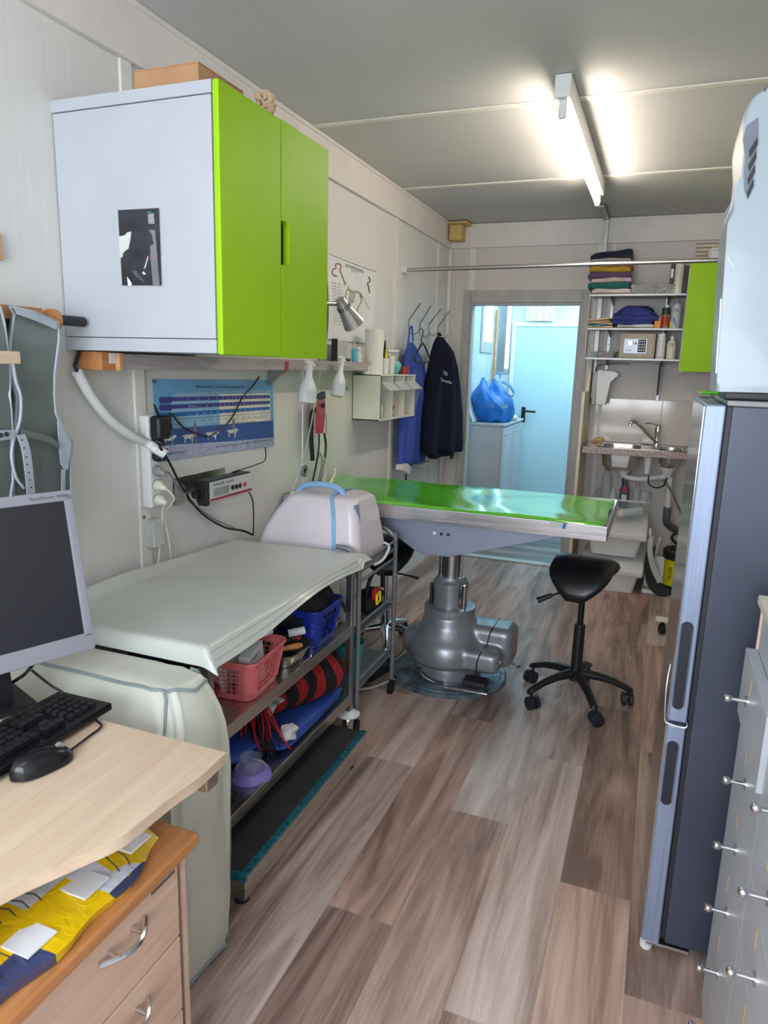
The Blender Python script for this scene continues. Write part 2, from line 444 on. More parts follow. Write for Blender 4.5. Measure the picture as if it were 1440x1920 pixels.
def floor_mat(name, dark, mid, light, hi):
    t = NT(name)
    uv = t.n('ShaderNodeUVMap', uv_map='plank')
    at = t.n('ShaderNodeAttribute', attribute_name='tone')
    sep = t.n('ShaderNodeSeparateColor'); t.l(at.outputs['Color'], sep.inputs[0])
    sh = t.n('ShaderNodeVectorMath', operation='MULTIPLY_ADD')
    t.l(at.outputs['Color'], sh.inputs[0]); sh.inputs[1].default_value = (37, 53, 0); t.l(uv.outputs[0], sh.inputs[2])
    def mapped(sc):
        m = t.n('ShaderNodeMapping'); m.inputs['Scale'].default_value = sc; t.l(sh.outputs[0], m.inputs[0]); return m.outputs[0]
    field = t.noise(mapped((6.5, 0.55, 1)), 1.0, 2, 0.45, 0.5)
    broad = t.noise(mapped((9, 0.9, 1)), 1.0, 4, 0.55, 1.4)
    fine = t.noise(mapped((120, 3.2, 1)), 1.0, 3, 0.6)
    def mad(a, k, b, op='MULTIPLY_ADD'):
        m = t.n('ShaderNodeMath', operation=op); t.l(a, m.inputs[0]); m.inputs[1].default_value = k
        if isinstance(b, float): m.inputs[2].default_value = b
        elif b is not None: t.l(b, m.inputs[2])
        return m.outputs[0]
    lines = t.n('ShaderNodeMath', operation='SINE'); t.l(mad(field, 150.0, 0.0), lines.inputs[0])
    knot = t.noise(mapped((3.2, 1.3, 1)), 1.0, 2, 0.5)
    kmask = t.n('ShaderNodeMapRange'); t.l(knot, kmask.inputs[0]); kmask.inputs[1].default_value = 0.42; kmask.inputs[2].default_value = 0.68
    lm = t.n('ShaderNodeMath', operation='MULTIPLY'); t.l(lines.outputs[0], lm.inputs[0]); t.l(kmask.outputs[0], lm.inputs[1])
    v = mad(broad, 1.25, -0.565)
    lp = t.n('ShaderNodeMath', operation='POWER'); t.l(mad(lm.outputs[0], 0.5, 0.5), lp.inputs[0]); lp.inputs[1].default_value = 4.0
    kn = t.n('ShaderNodeTexVoronoi'); t.l(mapped((5.0, 1.5, 1)), kn.inputs['Vector']); kn.inputs['Scale'].default_value = 1.0
    kk = t.n('ShaderNodeMapRange'); t.l(kn.outputs['Distance'], kk.inputs[0]); kk.inputs[1].default_value = 0.0; kk.inputs[2].default_value = 0.16; kk.inputs[3].default_value = -0.30; kk.inputs[4].default_value = 0.0
    v = mad(lp.outputs[0], 0.16, v)
    v = mad(kk.outputs[0], 1.0, v)
    v = mad(fine, 0.38, v)
    v = mad(sep.outputs[0], 0.36, v)
    colr = t.ramp(v, [(0.15, dark), (0.38, mid), (0.6, light), (0.85, hi)])
    tint = t.n('ShaderNodeMix', data_type='RGBA', blend_type='MULTIPLY')
    t.l(t.ramp(sep.outputs[1], [(0.0, (255, 238, 230)), (1.0, (240, 242, 246))]), tint.inputs[7]); t.l(colr, tint.inputs[6]); tint.inputs[0].default_value = 1.0
    # joint lines between the planks
    su = t.n('ShaderNodeSeparateXYZ'); t.l(uv.outputs[0], su.inputs[0])
    wv = t.n('ShaderNodeUVMap', uv_map='edge')
    se = t.n('ShaderNodeSeparateXYZ'); t.l(wv.outputs[0], se.inputs[0])
    mn = t.n('ShaderNodeMath', operation='MINIMUM'); t.l(se.outputs[0], mn.inputs[0]); t.l(se.outputs[1], mn.inputs[1])
    lt = t.n('ShaderNodeMath', operation='LESS_THAN'); t.l(mn.outputs[0], lt.inputs[0]); lt.inputs[1].default_value = 0.0016
    mk = t.n('ShaderNodeMath', operation='MULTIPLY'); t.l(lt.outputs[0], mk.inputs[0]); mk.inputs[1].default_value = 0.35
    fx = t.n('ShaderNodeMix', data_type='RGBA'); t.l(mk.outputs[0], fx.inputs[0]); t.l(tint.outputs[2], fx.inputs[6]); fx.inputs[7].default_value = rgb(dark)
    t.l(fx.outputs[2], t.b.inputs['Base Color'])
    t.bump(fine, 0.10, 0.0012)
    t.setp(0.36, spec=0.5); return t.m
M_FLOOR = floor_mat('vinyl_plank_floor', (122, 103, 95), (166, 144, 133), (198, 177, 166), (224, 209, 200))
M_FLOOR2 = floor_mat('passage_plank_floor', (96, 90, 88), (124, 116, 112), (148, 140, 136), (176, 168, 164))

# ---------------------------------------------------------------- the room
RX, RY, RZ, FY = 2.38, 5.47, 2.56, -1.5
def planks(name, x0, x1, y0, y1, seam, pitch, length, joints, m, along_y=True):
    me_v, me_f, uvs, edg, tone = [], [], [], [], []
    a0, a1, b0, b1 = (x0, x1, y0, y1) if along_y else (y0, y1, x0, x1)
    k0 = math.floor((a0 - seam) / pitch)
    k = k0
    while seam + k * pitch < a1:
        xa, xb = seam + k * pitch, seam + (k + 1) * pitch
        j = joints.get(k, random.uniform(0, length))
        n = math.floor((b0 - j) / length)
        while j + n * length < b1:
            ya, yb = j + n * length, j + (n + 1) * length
            c = [max(xa, a0), min(xb, a1), max(ya, b0), min(yb, b1)]
            if c[1] - c[0] > 1e-4 and c[3] - c[2] > 1e-4:
                cc = [(c[0], c[2]), (c[1], c[2]), (c[1], c[3]), (c[0], c[3])]
                base = len(me_v)
                me_v += [(p[0], p[1], 0) if along_y else (p[1], p[0], 0) for p in cc]
                me_f.append((base, base + 1, base + 2, base + 3))
                tn = (random.random(), random.random(), 0, 1)
                for p in cc:
                    uvs.append((p[0] - xa, p[1] - ya)); tone.append(tn)
                edg.append((c, xa, xb, ya, yb))
            n += 1
        k += 1
    me = bpy.data.meshes.new(name); me.from_pydata(me_v, [], me_f)
    me.uv_layers.new(name='plank'); me.uv_layers.new(name='edge')
    me.color_attributes.new('tone', 'FLOAT_COLOR', 'CORNER')
    u1, u2, ca = me.uv_layers['plank'], me.uv_layers['edge'], me.color_attributes['tone']
    for i, uvv in enumerate(uvs):
        u1.data[i].uv = uvv; ca.data[i].color = tone[i]
    for f, (c, xa, xb, ya, yb) in enumerate(edg):
        for q in range(4):
            v = me_v[me_f[f][q]]; px, py = (v[0], v[1]) if along_y else (v[1], v[0])
            u2.data[f * 4 + q].uv = (px - xa, py - ya)
    me.materials.append(m)
    o = bpy.data.objects.new(name, me); COL.objects.link(o); o['kind'] = 'structure'
    return o
JY = {}
for k, (px, py) in {-1: (711, 1291), 0: (687, 1417), 1: (613, 1696), 2: (843, 1517), 3: (997, 1416), 4: (1048, 1652), 5: (1199, 1407)}.items():
    JY[k] = P(px, py, 2, 0).y
floor = planks('floor', -0.02, RX + 0.02, FY - 0.1, RY, 0.690, 0.1995, 1.22, JY, M_FLOOR)
hall_floor = planks('floor_passage', -0.3, 1.6, RY, 7.2, 5.47, 0.13, 1.2, {}, M_FLOOR2, along_y=False)
hall_floor.location.z = 0.0
b = MB().box(-0.02, RX + 0.02, FY - 0.1, RY, -0.06, -0.003); b.box(-0.3, 1.6, RY, 7.2, -0.06, -0.003)
struct('floor_slab', b, M_DARK)

struct('wall_left', MB().box(-0.08, 0, FY, RY + 0.06, 0, RZ), M_WALL)
struct('wall_right', MB().box(RX, RX + 0.08, FY, RY + 0.06, 0, RZ), M_WALL)
b = MB(); b.box(-0.08, RX + 0.08, FY - 0.06, RY + 0.06, RZ, RZ + 0.06)
struct('ceiling', b, M_CEIL)
# wall behind the camera, with its window opening
b = MB()
b.box(0, RX, FY - 0.06, FY, 0, 0.85); b.box(0, RX, FY - 0.06, FY, 2.3, RZ)
b.box(0, 0.3, FY - 0.06, FY, 0.85, 2.3); b.box(2.1, RX, FY - 0.06, FY, 0.85, 2.3)
struct('wall_front', b, M_WALL)
b = MB()
for x0, x1, z0, z1 in ((0.3, 2.1, 0.85, 0.91), (0.3, 2.1, 2.24, 2.3), (0.3, 0.36, 0.91, 2.24), (2.04, 2.1, 0.91, 2.24), (1.17, 1.23, 0.91, 2.24)):
    b.box(x0, x1, FY - 0.05, FY - 0.01, z0, z1, 0.004)
struct('window_1', b, M_TRIM)
# end wall with the doorway
DX0, DX1, DZ = 0.19, 1.024, 1.985
b = MB()
b.box(0, DX0, RY, RY + 0.06, 0, RZ); b.box(DX1, RX, RY, RY + 0.06, 0, RZ); b.box(DX0, DX1, RY, RY + 0.06, DZ, RZ)
struct('wall_back', b, M_WALLB)
# battens, fascias, corner strips
n = 0
def trim(b, m=M_TRIM):
    global n
    n += 1
    return struct('trim_%d' % n, b, m)
for y0, y1 in ((1.885, 1.935), (4.272, 4.325), (5.16, 5.20)):
    trim(MB().box(0, 0.01, y0, y1, 0, 2.385, 0.002))
trim(MB().box(0, 0.008, 3.07, 3.12, 0, 2.385, 0.002))
trim(MB().box(0, 0.03, 5.44, RY, 0, 2.385, 0.006))
trim(MB().box(0, 0.022, FY, 4.355, 2.385, RZ - 0.01, 0.003).box(0, 0.022, 4.36, RY - 0.02, 2.385, RZ - 0.01, 0.003), M_FASCIA)
trim(MB().box(0, RX, RY - 0.022, RY, 2.385, RZ - 0.005, 0.003), M_FASCIA)
trim(MB().box(0, 0.03, FY, RY, RZ - 0.02, RZ, 0.006), M_FASCIA)
for x0, x1 in ((0.165, 0.215), (1.10, 1.135), (1.20, 1.225)):
    z0 = 2.08 if x0 < 1.0 else 0.0
    trim(MB().box(x0, x1, RY - 0.01, RY, z0, 2.385, 0.002))
for y in (3.13, 4.33):
    trim(MB().box(0.03, RX, y - 0.018, y + 0.018, RZ - 0.006, RZ, 0.002), M_CTRIM)
# doorway casing
b = MB()
b.box(DX0 - 0.055, DX0, RY - 0.018, RY, 0, DZ + 0.09, 0.004); b.box(DX1, DX1 + 0.06, RY - 0.018, RY, 0, DZ + 0.09, 0.004)
b.box(DX0, DX1, RY - 0.018, RY, DZ, DZ + 0.09, 0.004)
b.box(DX0, DX0 + 0.018, RY - 0.01, RY + 0.07, 0, DZ, 0.003); b.box(DX1 - 0.018, DX1, RY - 0.01, RY + 0.07, 0, DZ, 0.003)
b.box(DX0 + 0.018, DX1 - 0.018, RY - 0.01, RY + 0.07, DZ - 0.018, DZ, 0.003)
trim(b, M_GREYFR)
trim(MB().box(DX0 - 0.02, DX1, 5.37, 5.45, 0, 0.012, 0.004), M_GREYLT)      # threshold strip
trim(MB().box(0.03, 0.16, 5.40, 5.43, 0, 0.05, 0.004), M_TRIM)

# ---------------------------------------------------------------- the passage beyond the doorway
HY = 7.08
b = MB().box(-0.06, 0.04, RY + 0.06, HY, 0, 2.7)
for k in range(44):
    y = RY + 0.09 + k * 0.036
    b.box(0.04, 0.047, y, y + 0.02, 0, 2.7, 0.003)
struct('wall_passage', b, M_HALL)
b = MB().box(-0.06, 1.6, HY, HY + 0.06, 1.93, 2.7); b.box(-0.06, 0.25, HY, HY + 0.06, 0, 1.93); b.box(1.14, 1.6, HY, HY + 0.06, 0, 1.93)
for k in range(12): b.box(0.9 + k * 0.06, 0.93 + k * 0.06, HY - 0.008, HY, 1.95, 2.7, 0.003)
struct('wall_passage_end', b, M_HALL)
struct('wall_passage_side', MB().box(1.5, 1.56, RY + 0.06, HY, 0, 2.7), M_HALL)
struct('ceiling_passage', MB().box(-0.06, 1.6, RY + 0.06, HY + 0.06, 2.7, 2.74), M_HALL)
d = struct('door_1', MB().box(0.25, 1.14, HY - 0.02, HY + 0.03, 0, 1.905, 0.004), M_HALLDOOR)
b = MB().box(0.345, 0.385, HY - 0.028, HY - 0.02, 0.98, 1.13, 0.004)
b.cyl((0.365, HY - 0.02, 1.095), (0.365, HY - 0.075, 1.095), 0.011); b.cyl((0.365, HY - 0.07, 1.095), (0.49, HY - 0.07, 1.09), 0.010)
struct('door_handle', b, M_BLACK, d)
b = MB().box(0.205, 0.249, HY - 0.03, HY - .001, 0, 1.9045, 0.002); b.box(0.205, 1.18, HY - 0.03, HY - .001, 1.905, 1.95, 0.002); b.box(1.141, 1.18, HY - 0.03, HY - .001, 0, 1.9045, 0.002)
trim(b, M_TRIM)
wn = struct('window_2', MB().box(0.047, 0.062, 6.40, 6.86, 1.64, 2.62, 0.004), M_GREYFR)
struct('pane', MB().box(0.062, 0.066, 6.48, 6.80, 1.74, 2.60), M_DAYPANE, wn)
wn = struct('window_3', MB().box(0.06, 0.19, HY - 0.012, HY, 1.45, 2.66, 0.004), M_GREYFR)
struct('pane', MB().box(0.07, 0.18, HY - 0.016, HY - 0.012, 1.5, 2.64), M_DAYPANE, wn)

b = MB().box(0.165, 0.235, 6.62, 6.632, 1.47, 2.69, 0.003)
o = single('hanging_strip', b, M_GREYPL, 'grey flexible strip hanging from the passage ceiling in front of the door', 'strip')
build('rivet', MB().cyl((0.185, 6.62, 1.5), (0.185, 6.614, 1.5), 0.006, seg=8), M_CHROME, o)
build('rivet', MB().cyl((0.215, 6.62, 1.5), (0.215, 6.614, 1.5), 0.006, seg=8), M_CHROME, o)
b = MB().sheet(lambda u, v: (0.36 + 0.22 * u + (0.03 * (1 - v)) * (2 * u - 1), HY - 0.06 + 0.012 * math.sin(u * 26), 1.955 + 0.7 * v), 26, 6, 0.004)
single('folded_curtain', b, M_CREAMCL, 'beige pleated curtain gathered above the white passage door', 'curtain')
single('plank_offcut', MB().box(0.06, 0.085, 6.9, 6.93, 0.3, 2.05, 0.002), M_PINE, 'tall yellowish board leaning in the corner behind the blue bag', 'board')

t = thing('storage_cabinet', 'low white cabinet beyond the doorway carrying the blue bag', 'cabinet', (0.24, 6.3, 0))
build('body', MB().box(0.075, 0.40, 5.88, 6.75, 0, 1.02, 0.004), M_WHITE, t)
build('cabinet_top', MB().box(0.07, 0.425, 5.87, 6.76, 1.02, 1.04, 0.003), M_WHITE, t)
for y0, y1 in ((5.885, 6.31), (6.32, 6.745)):
    dd = build('door', MB().box(0.40, 0.418, y0, y1, 0.03, 1.01, 0.003), M_WHITE, t)
    bb = MB()
    for a in ((y0 + 0.05, y0 + 0.06, 0.09, 0.95), (y1 - 0.06, y1 - 0.05, 0.09, 0.95), (y0 + 0.05, y1 - 0.05, 0.09, 0.1), (y0 + 0.05, y1 - 0.05, 0.94, 0.95)):
        bb.box(0.418, 0.421, *a)
    build('panel_moulding', bb, M_GREYLT, dd)

def bag():
    t = thing('carrier_bag', 'blue woven carrier bag with handles, bulging on the white cabinet', 'bag', (0.27, 6.1, 1.04))
    rings = []
    for k in range(11):
        v = k / 10
        c = Vector((0.265 - 0.05 * v + 0.02 * math.sin(v * 5), 6.12, 1.045 + 0.33 * v))
        rx = (0.13 + 0.05 * math.sin(v * PI * 0.8 + 0.3)) * (1 - 0.55 * v ** 3)
        ry = (0.12 + 0.06 * math.sin(v * PI)) * (1 - 0.6 * v ** 4)
        rings.append([c + Vector((rx * (1 + 0.10 * math.sin(5 * a + 3 * v) + 0.05 * math.sin(9 * a - 7 * v)) * math.cos(a), ry * (1 + 0.08 * math.sin(7 * a + v * 4)) * math.sin(a), 0.045 * math.sin(3 * a + 1) * v)) for a in [2 * PI * i / 40 for i in range(40)]])
    build('bag_body', MB().loft(rings), M_BAG, t, 60)
    for hp_ in (((914, 718), (923, 707), (934, 699), (938, 708), (930, 722)), ((940, 716), (953, 722), (963, 737), (957, 744), (944, 734))):
        build('handle', MB().strap([P(x, y, 1, 5.985) for x, y in hp_], (0.0, 0.016, 0.008), (0.004, 0, 0.004), smooth=5), M_BAG, t)
    build('printed_patch', MB().box(0.38, 0.43, 5.945, 5.948, 1.17, 1.2), M_LTBLUE, t)
bag()
single('folder', MB().box(-0.004, 0.008, -0.1, 0.1, 0, 0.2, 0.002, M=Matrix.Translation((0.15, 5.98, 1.045)) @ Matrix.Rotation(-0.4, 4, 'Y')), M_PAPER, 'white folder leaning between the blue bag and the passage wall', 'folder')
single('paper_scraps', MB().ball((0.41, 6.36, 1.065), 0.03, 0.05, 0.028), M_CREAMCL, 'small crumpled cloth on the white cabinet behind the blue bag', 'cloth')

# ---------------------------------------------------------------- ceiling lamp, box, bracket, rod
LZ = 2.442
t = thing('ceiling_lamp', 'lit fluorescent tube batten running along the ceiling', 'lamp', (1.178, 3.7, RZ))
build('housing', MB().box(1.148, 1.208, 2.86, 4.44, 2.478, RZ - 0.002, 0.006), M_WHITEPL, t)
for y0, y1 in ((2.885, 2.91), (4.385, 4.41)):
    build('tube_holder', MB().box(1.163, 1.193, y0, y1, 2.415, 2.485, 0.01), M_WHITEPL, t)
build('tube', MB().cyl((1.178, 2.91, LZ), (1.178, 4.385, LZ), 0.0165, seg=16), M_TUBE, t)

t = thing('ceiling_lamp', 'second fluorescent tube batten on the ceiling above the desk, behind the viewer', 'lamp', (1.178, -0.35, RZ))
build('housing', MB().box(1.148, 1.208, -1.15, 0.42, 2.492, RZ - 0.002, 0.006), M_WHITEPL, t)
build('tube', MB().cyl((1.178, -1.10, LZ), (1.178, 0.37, LZ), 0.0165, seg=16), M_TUBE2, t)

t = thing('junction_box', 'yellowed plastic box screwed up in the ceiling corner above the coat hooks', 'box', (0.08, 5.36, 2.42))
build('box_body', MB().box(0.035, 0.13, 5.32, 5.44, 2.425, 2.535, 0.008), M_YELLOWBOX, t)
build('box_plate', MB().box(0.03, 0.175, 5.30, 5.445, 2.535, 2.553, 0.005), M_YELLOWBOX, t)

b = MB().box(1.125, 1.165, 5.0, 5.44, 2.535, 2.55, 0.002); b.box(1.135, 1.165, 5.425, 5.445, 1.30, 2.55, 0.002)
t = single('angle_rail', b, M_DULLMET, 'narrow metal rail bent from the ceiling down behind the towels', 'rail')
t = thing('curtain_rod', 'long steel rod spanning the room below the ceiling', 'rod', (0.95, 4.44, 2.095))
build('rod', MB().cyl((0.004, 4.44, 2.10), (RX - 0.002, 4.44, 2.118), 0.0125), M_STEEL, t)
build('end_cap', MB().cyl((0.0, 4.44, 2.10), (0.03, 4.44, 2.10), 0.02), M_WHITEPL, t)
build('end_cap', MB().cyl((RX - 0.03, 4.44, 2.118), (RX, 4.44, 2.118), 0.02), M_WHITEPL, t)
# ---------------------------------------------------------------- wall cabinet and what stands on it
t = thing('wall_cabinet', 'white wall cabinet with two lime green doors and a horse photo on its side', 'cabinet', (0.26, 1.92, 1.52))
b = MB().box(0.004, 0.515, 1.615, 1.633, 1.556, 2.145, 0.001); b.box(0.004, 0.515, 2.212, 2.23, 1.556, 2.145, 0.001)
b.box(0.004, 0.02, 1.633, 2.212, 1.556, 2.145)
build('side_panels', b, M_WHITE, t)
build('top_board', MB().box(0.0, 0.518, 1.612, 2.232, 2.147, 2.178, 0.002), M_WHITE, t)
build('bottom_board', MB().box(0.0, 0.518, 1.612, 2.232, 1.518, 1.554, 0.002), M_WHITE, t)
b = MB()  # near door
b.box(0.519, 0.539, 1.612, 1.923, 1.514, 2.178, 0.006)
build('door', b, M_GREEN, t)
zc, hh, dp = 1.845, 0.062, 0.042
prof = [(1.926, 1.514), (2.232, 1.514), (2.232, 2.178), (1.926, 2.178), (1.926, zc + hh), (1.926 + dp * 0.8, zc + hh), (1.926 + dp, zc + hh - 0.01), (1.926 + dp, zc - hh + 0.01), (1.926 + dp * 0.8, zc - hh), (1.926, zc - hh)]
b = MB().prism([(0.519, y, z) for y, z in prof], (0.02, 0, 0))
build('door', b, M_GREEN, t)
build('handle_recess', MB().box(0.512, 0.5185, 1.924, 1.975, zc - hh - 0.01, zc + hh + 0.01), M_DARK, t)

ph = [P(x, y, 1, 1.6147) for x, y in ((221, 394), (302, 390), (302, 535), (229, 535))]
def Q(x, y, k=0.0016): return P(x, y, 1, 1.6118 - k)
def poly(b, pts, vec, mi): b.prism(pts, vec, mi)
t2 = single('horse_photo', MB().prism([Q(*p) for p in ((221, 394), (297, 390), (302, 535), (229, 535))], (0, 0.001, 0)), mat('photo_dark', (44, 46, 54), 0.35, var=0.3, vscale=18), 'dark photo of a black horse glued to the side of the white wall cabinet', 'photo')
def photo_piece(nm, pts, m):
    k = 11.64
    build(nm, MB().prism([Q(210 + x / k, 380 + y / k, 0.002) for x, y in pts], (0, 0.0004, 0)), m, t2)
photo_piece('light_wall', [(150, 740), (280, 710), (330, 650), (420, 630), (400, 800), (360, 1000), (300, 1040), (240, 1100), (225, 1195), (175, 1200)], mat('photo_light', (206, 212, 206), 0.4))
photo_piece('paper_note', [(780, 235), (910, 230), (928, 460), (792, 460)], mat('photo_grey', (150, 150, 160), 0.4))
photo_piece('timber_post', [(800, 590), (940, 600), (990, 1250), (1040, 1810), (895, 1810), (850, 1300), (830, 950), (910, 900), (870, 700)], mat('photo_post', (120, 124, 128), 0.4, var=0.1))
photo_piece('halter', [(440, 1480), (520, 1480), (700, 1720), (720, 1760), (590, 1660), (500, 1590)], mat('photo_halter', (84, 92, 110), 0.4, var=0.2))
photo_piece('halter_tag', [(650, 1530), (690, 1500), (740, 1565), (690, 1570)], M_TEXTW)
photo_piece('light_gap', [(330, 1610), (375, 1680), (420, 1740), (430, 1810), (350, 1815), (335, 1700)], M_TEXTW)
photo_piece('white_strap', [(780, 1165), (790, 1185), (730, 1410), (690, 1450), (715, 1390)], M_TEXTW)
photo_piece('red_tag', [(800, 1130), (835, 1120), (845, 1270), (800, 1210)], mat('photo_red', (130, 40, 50), 0.4))
photo_piece('teal_mark', [(775, 195), (850, 180), (850, 235), (790, 255)], mat('photo_teal', (30, 120, 130), 0.4))

b = MB()
def obox(b, x0, x1, y0, y1, z0, z1, mi=0, r=0.002): b.box(x0, x1, y0, y1, z0, z1, r, mi)
t = thing('cardboard_box', 'brown cardboard box on top of the wall cabinet', 'box', (0.33, 1.84, 2.178))
build('box_body', MB().box(0.195, 0.405, 1.72, 1.94, 2.179, 2.265, 0.002), M_CARD, t)
build('lid_flap', MB().box(0.195, 0.405, 1.722, 1.938, 2.2655, 2.269, 0.001), M_CARD, t)
t = thing('fluffy_toy', 'small beige woolly toy on the cabinet top behind the box', 'toy', (0.45, 1.985, 2.178))
b = MB()
for k in range(90):
    a, c = random.uniform(0, 2 * PI), random.uniform(-1, 1); s = math.sqrt(1 - c * c)
    b.ball((0.45 + 0.026 * s * math.cos(a), 1.985 + 0.026 * s * math.sin(a), 2.243 + 0.034 * c), 0.008, seg=6)
b.ball((0.45, 1.985, 2.206), 0.02, 0.02, 0.027, 10)
build('wool_body', b, mat('beige_wool', (214, 184, 150), 0.95, var=0.12, bump=0.5, bscale=200), t)
build('wool_knot', MB().ball((0.458, 2.008, 2.268), 0.014, seg=8), bpy.data.materials['beige_wool'], t)
build('wool_knot', MB().ball((0.44, 1.962, 2.26), 0.012, seg=8), bpy.data.materials['beige_wool'], t)
build('grey_tip', MB().tube([(0.46, 2.01, 2.19), (0.48, 2.04, 2.192), (0.485, 2.07, 2.20)], 0.005, 6), M_DARK, t)

# timber wall shelf the cabinet rests on
t = thing('timber_wall_shelf', 'greyed timber shelf board running along the wall under the green cabinet', 'shelf', (0.06, 2.6, 1.467))
build('board', MB().box(0.01, 0.115, 1.72, 3.80, 1.466, 1.512, 0.003), M_GREYWOOD, t)
build('end_block', MB().box(0.012, 0.10, 1.645, 1.695, 1.462, 1.516, 0.003), M_ORANGEW, t)
build('end_block', MB().box(0.012, 0.117, 1.70, 1.718, 1.462, 1.514, 0.002), M_PINE, t)
build('mending_plate', MB().box(0.10, 0.103, 1.675, 1.70, 1.482, 1.513, 0.001), M_WHITEPL, t)
bb = build('bracket', MB().prism([(0.01, 2.735, 1.465), (0.1, 2.735, 1.465), (0.05, 2.735, 1.438), (0.01, 2.735, 1.40)], (0, 0.02, 0)), M_DULLMET, t)

# board at the frame's edge and the apron rail
single('timber_board', MB().box(0.001, 0.02, 0.75, 1.405, 1.735, 1.803, 0.003), M_PINE, 'short pine board screwed to the wall above the aprons', 'board')
t = thing('apron_rail', 'wooden rail with a round end disc holding the lead aprons', 'rail', (0.08, 1.2, 1.6))
build('rail_bar', MB().box(0.055, 0.085, 0.6, 1.46, 1.588, 1.622, 0.003), M_ORANGEW, t)
build('end_disc', MB().cyl((0.075, 1.488, 1.594), (0.075, 1.505, 1.594), 0.03, seg=24), M_ORANGEW, t)
build('rod_end', MB().cyl((0.082, 1.505, 1.596), (0.082, 1.60, 1.596), 0.014), M_DARK, t)
build('wall_support', MB().cyl((0.0, 1.0, 1.6), (0.075, 1.0, 1.6), 0.014), M_DARK, t)

def apron(name, lab, pts, x, trim_pts=None, extra=None, th=0.012):
    t = thing(name, lab, 'apron', (x, P(pts[0][0], pts[0][1], 0, x).y, 0.9), None, 'lead aprons on the rail')
    a = [P(px, py, 0, x) for px, py in pts]
    for p in a: p.x = x + 0.012 * math.sin(p.y * 60) + 0.015 * (1.6 - p.z) * math.sin(p.z * 9)
    build('apron_body', MB().prism(a, (-th, 0, 0)), M_LEAD, t, 50)
    e = MB()
    e.tube(a + [a[0]], 0.0035, 6)
    build('binding', e, M_LEADTRIM, t)
    return t
A1 = [(24, 574), (62, 585), (106, 604), (107, 640), (104, 700), (105, 740), (108, 775), (118, 805), (132, 830), (130, 860), (130, 900), (130, 980), (90, 1040), (30, 1080), (20, 1000), (26, 900), (30, 840), (38, 780), (38, 745), (30, 710), (24, 680), (26, 640), (31, 590)]
t = apron('lead_apron', 'grey lead apron with pale binding and a punched strap, beside the cabinet', A1, 0.112)
build('shoulder_band', MB().prism([P(x, y, 0, 0.128) for x, y in ((25, 573), (31, 589), (62, 600), (105, 618), (106, 604), (62, 585))], (0.003, 0, 0)), M_LEADTRIM, t)
build('side_flap', MB().prism([P(x, y, 0, 0.13) for x, y in ((107, 782), (118, 805), (132, 830), (126, 880), (120, 880), (113, 870), (109, 830))], (0.004, 0, 0)), M_LEADTRIM, t)
st = build('strap', MB().strap([P(x, y, 0, 0.145) for x, y in ((38, 815), (48, 845), (55, 900), (60, 960))], (0, 0.012, 0.0), (0.003, 0, 0), smooth=4), M_LEADTRIM, t)
hb = MB()
for x, y in ((41, 825), (45, 840), (49, 857), (51, 871), (54, 886), (56, 900), (58, 914)): hb.cyl(P(x, y, 0, 0.1485), P(x, y, 0, 0.1485) + Vector((0.001, 0, 0)), 0.0022, seg=8)
build('strap_holes', hb, M_INK, st)
build('belt', MB().strap([P(x, y, 0, 0.137) for x, y in ((40, 812), (70, 818), (95, 826), (109, 836))], (0, 0, 0.009), (0.003, 0, 0), smooth=4), M_LEAD, t)
build('lower_band', MB().strap([P(x, y, 0, 0.137) for x, y in ((118, 880), (117, 930), (116, 980))], (0, 0.006, 0), (0.003, 0, 0)), M_LEADTRIM, t)
build('piped_seam', MB().tube([P(x, y, 0, 0.134) for x, y in ((24, 680), (30, 715), (39, 745), (37, 790), (24, 830), (22, 860), (30, 895), (45, 915))], 0.004, 6, smooth=3), M_LEADTRIM, t)
A2 = [(-60, 560), (-20, 566), (-6, 575), (4, 600), (12, 640), (18, 680), (18, 715), (15, 740), (20, 770), (22, 800), (20, 830), (22, 870), (22, 900), (14, 950), (0, 1000), (-60, 1050)]
t = apron('lead_apron', 'grey lead apron at the picture edge, its belt closed by studs', A2, 0.118)
sb = build('studded_belt', MB().prism([P(x, y, 0, 0.14) for x, y in ((-30, 808), (25, 806), (26, 822), (-30, 830))], (0.004, 0, 0)), M_LEADTRIM, t)
build('stud', MB().ball(P(1, 816, 0, 0.145), 0.006, seg=8), M_DARK, sb)
build('stud', MB().ball(P(12, 814, 0, 0.145), 0.006, seg=8), M_DARK, sb)
A3 = [(-40, 575), (10, 590), (22, 600), (24, 640), (22, 700), (34, 760), (30, 800), (28, 900), (40, 930), (40, 1000), (-40, 1000)]
a = [P(px, py, 0, 0.06) for px, py in A3]
o = single('lead_apron', MB().prism(a, (-0.012, 0, 0)), mat('dark_lead_apron', (62, 64, 68), 0.5, var=0.1), 'darker apron hanging behind the two grey lead aprons', 'apron', 'lead aprons on the rail', 50)

# paddle of wood at the picture edge (pale)
single('wooden_spatula', MB().box(0.165, 0.172, 1.14, 1.30, 1.478, 1.508, 0.003), M_BEECH, 'pale wooden strip end sticking in front of the aprons at the picture edge', 'strip')

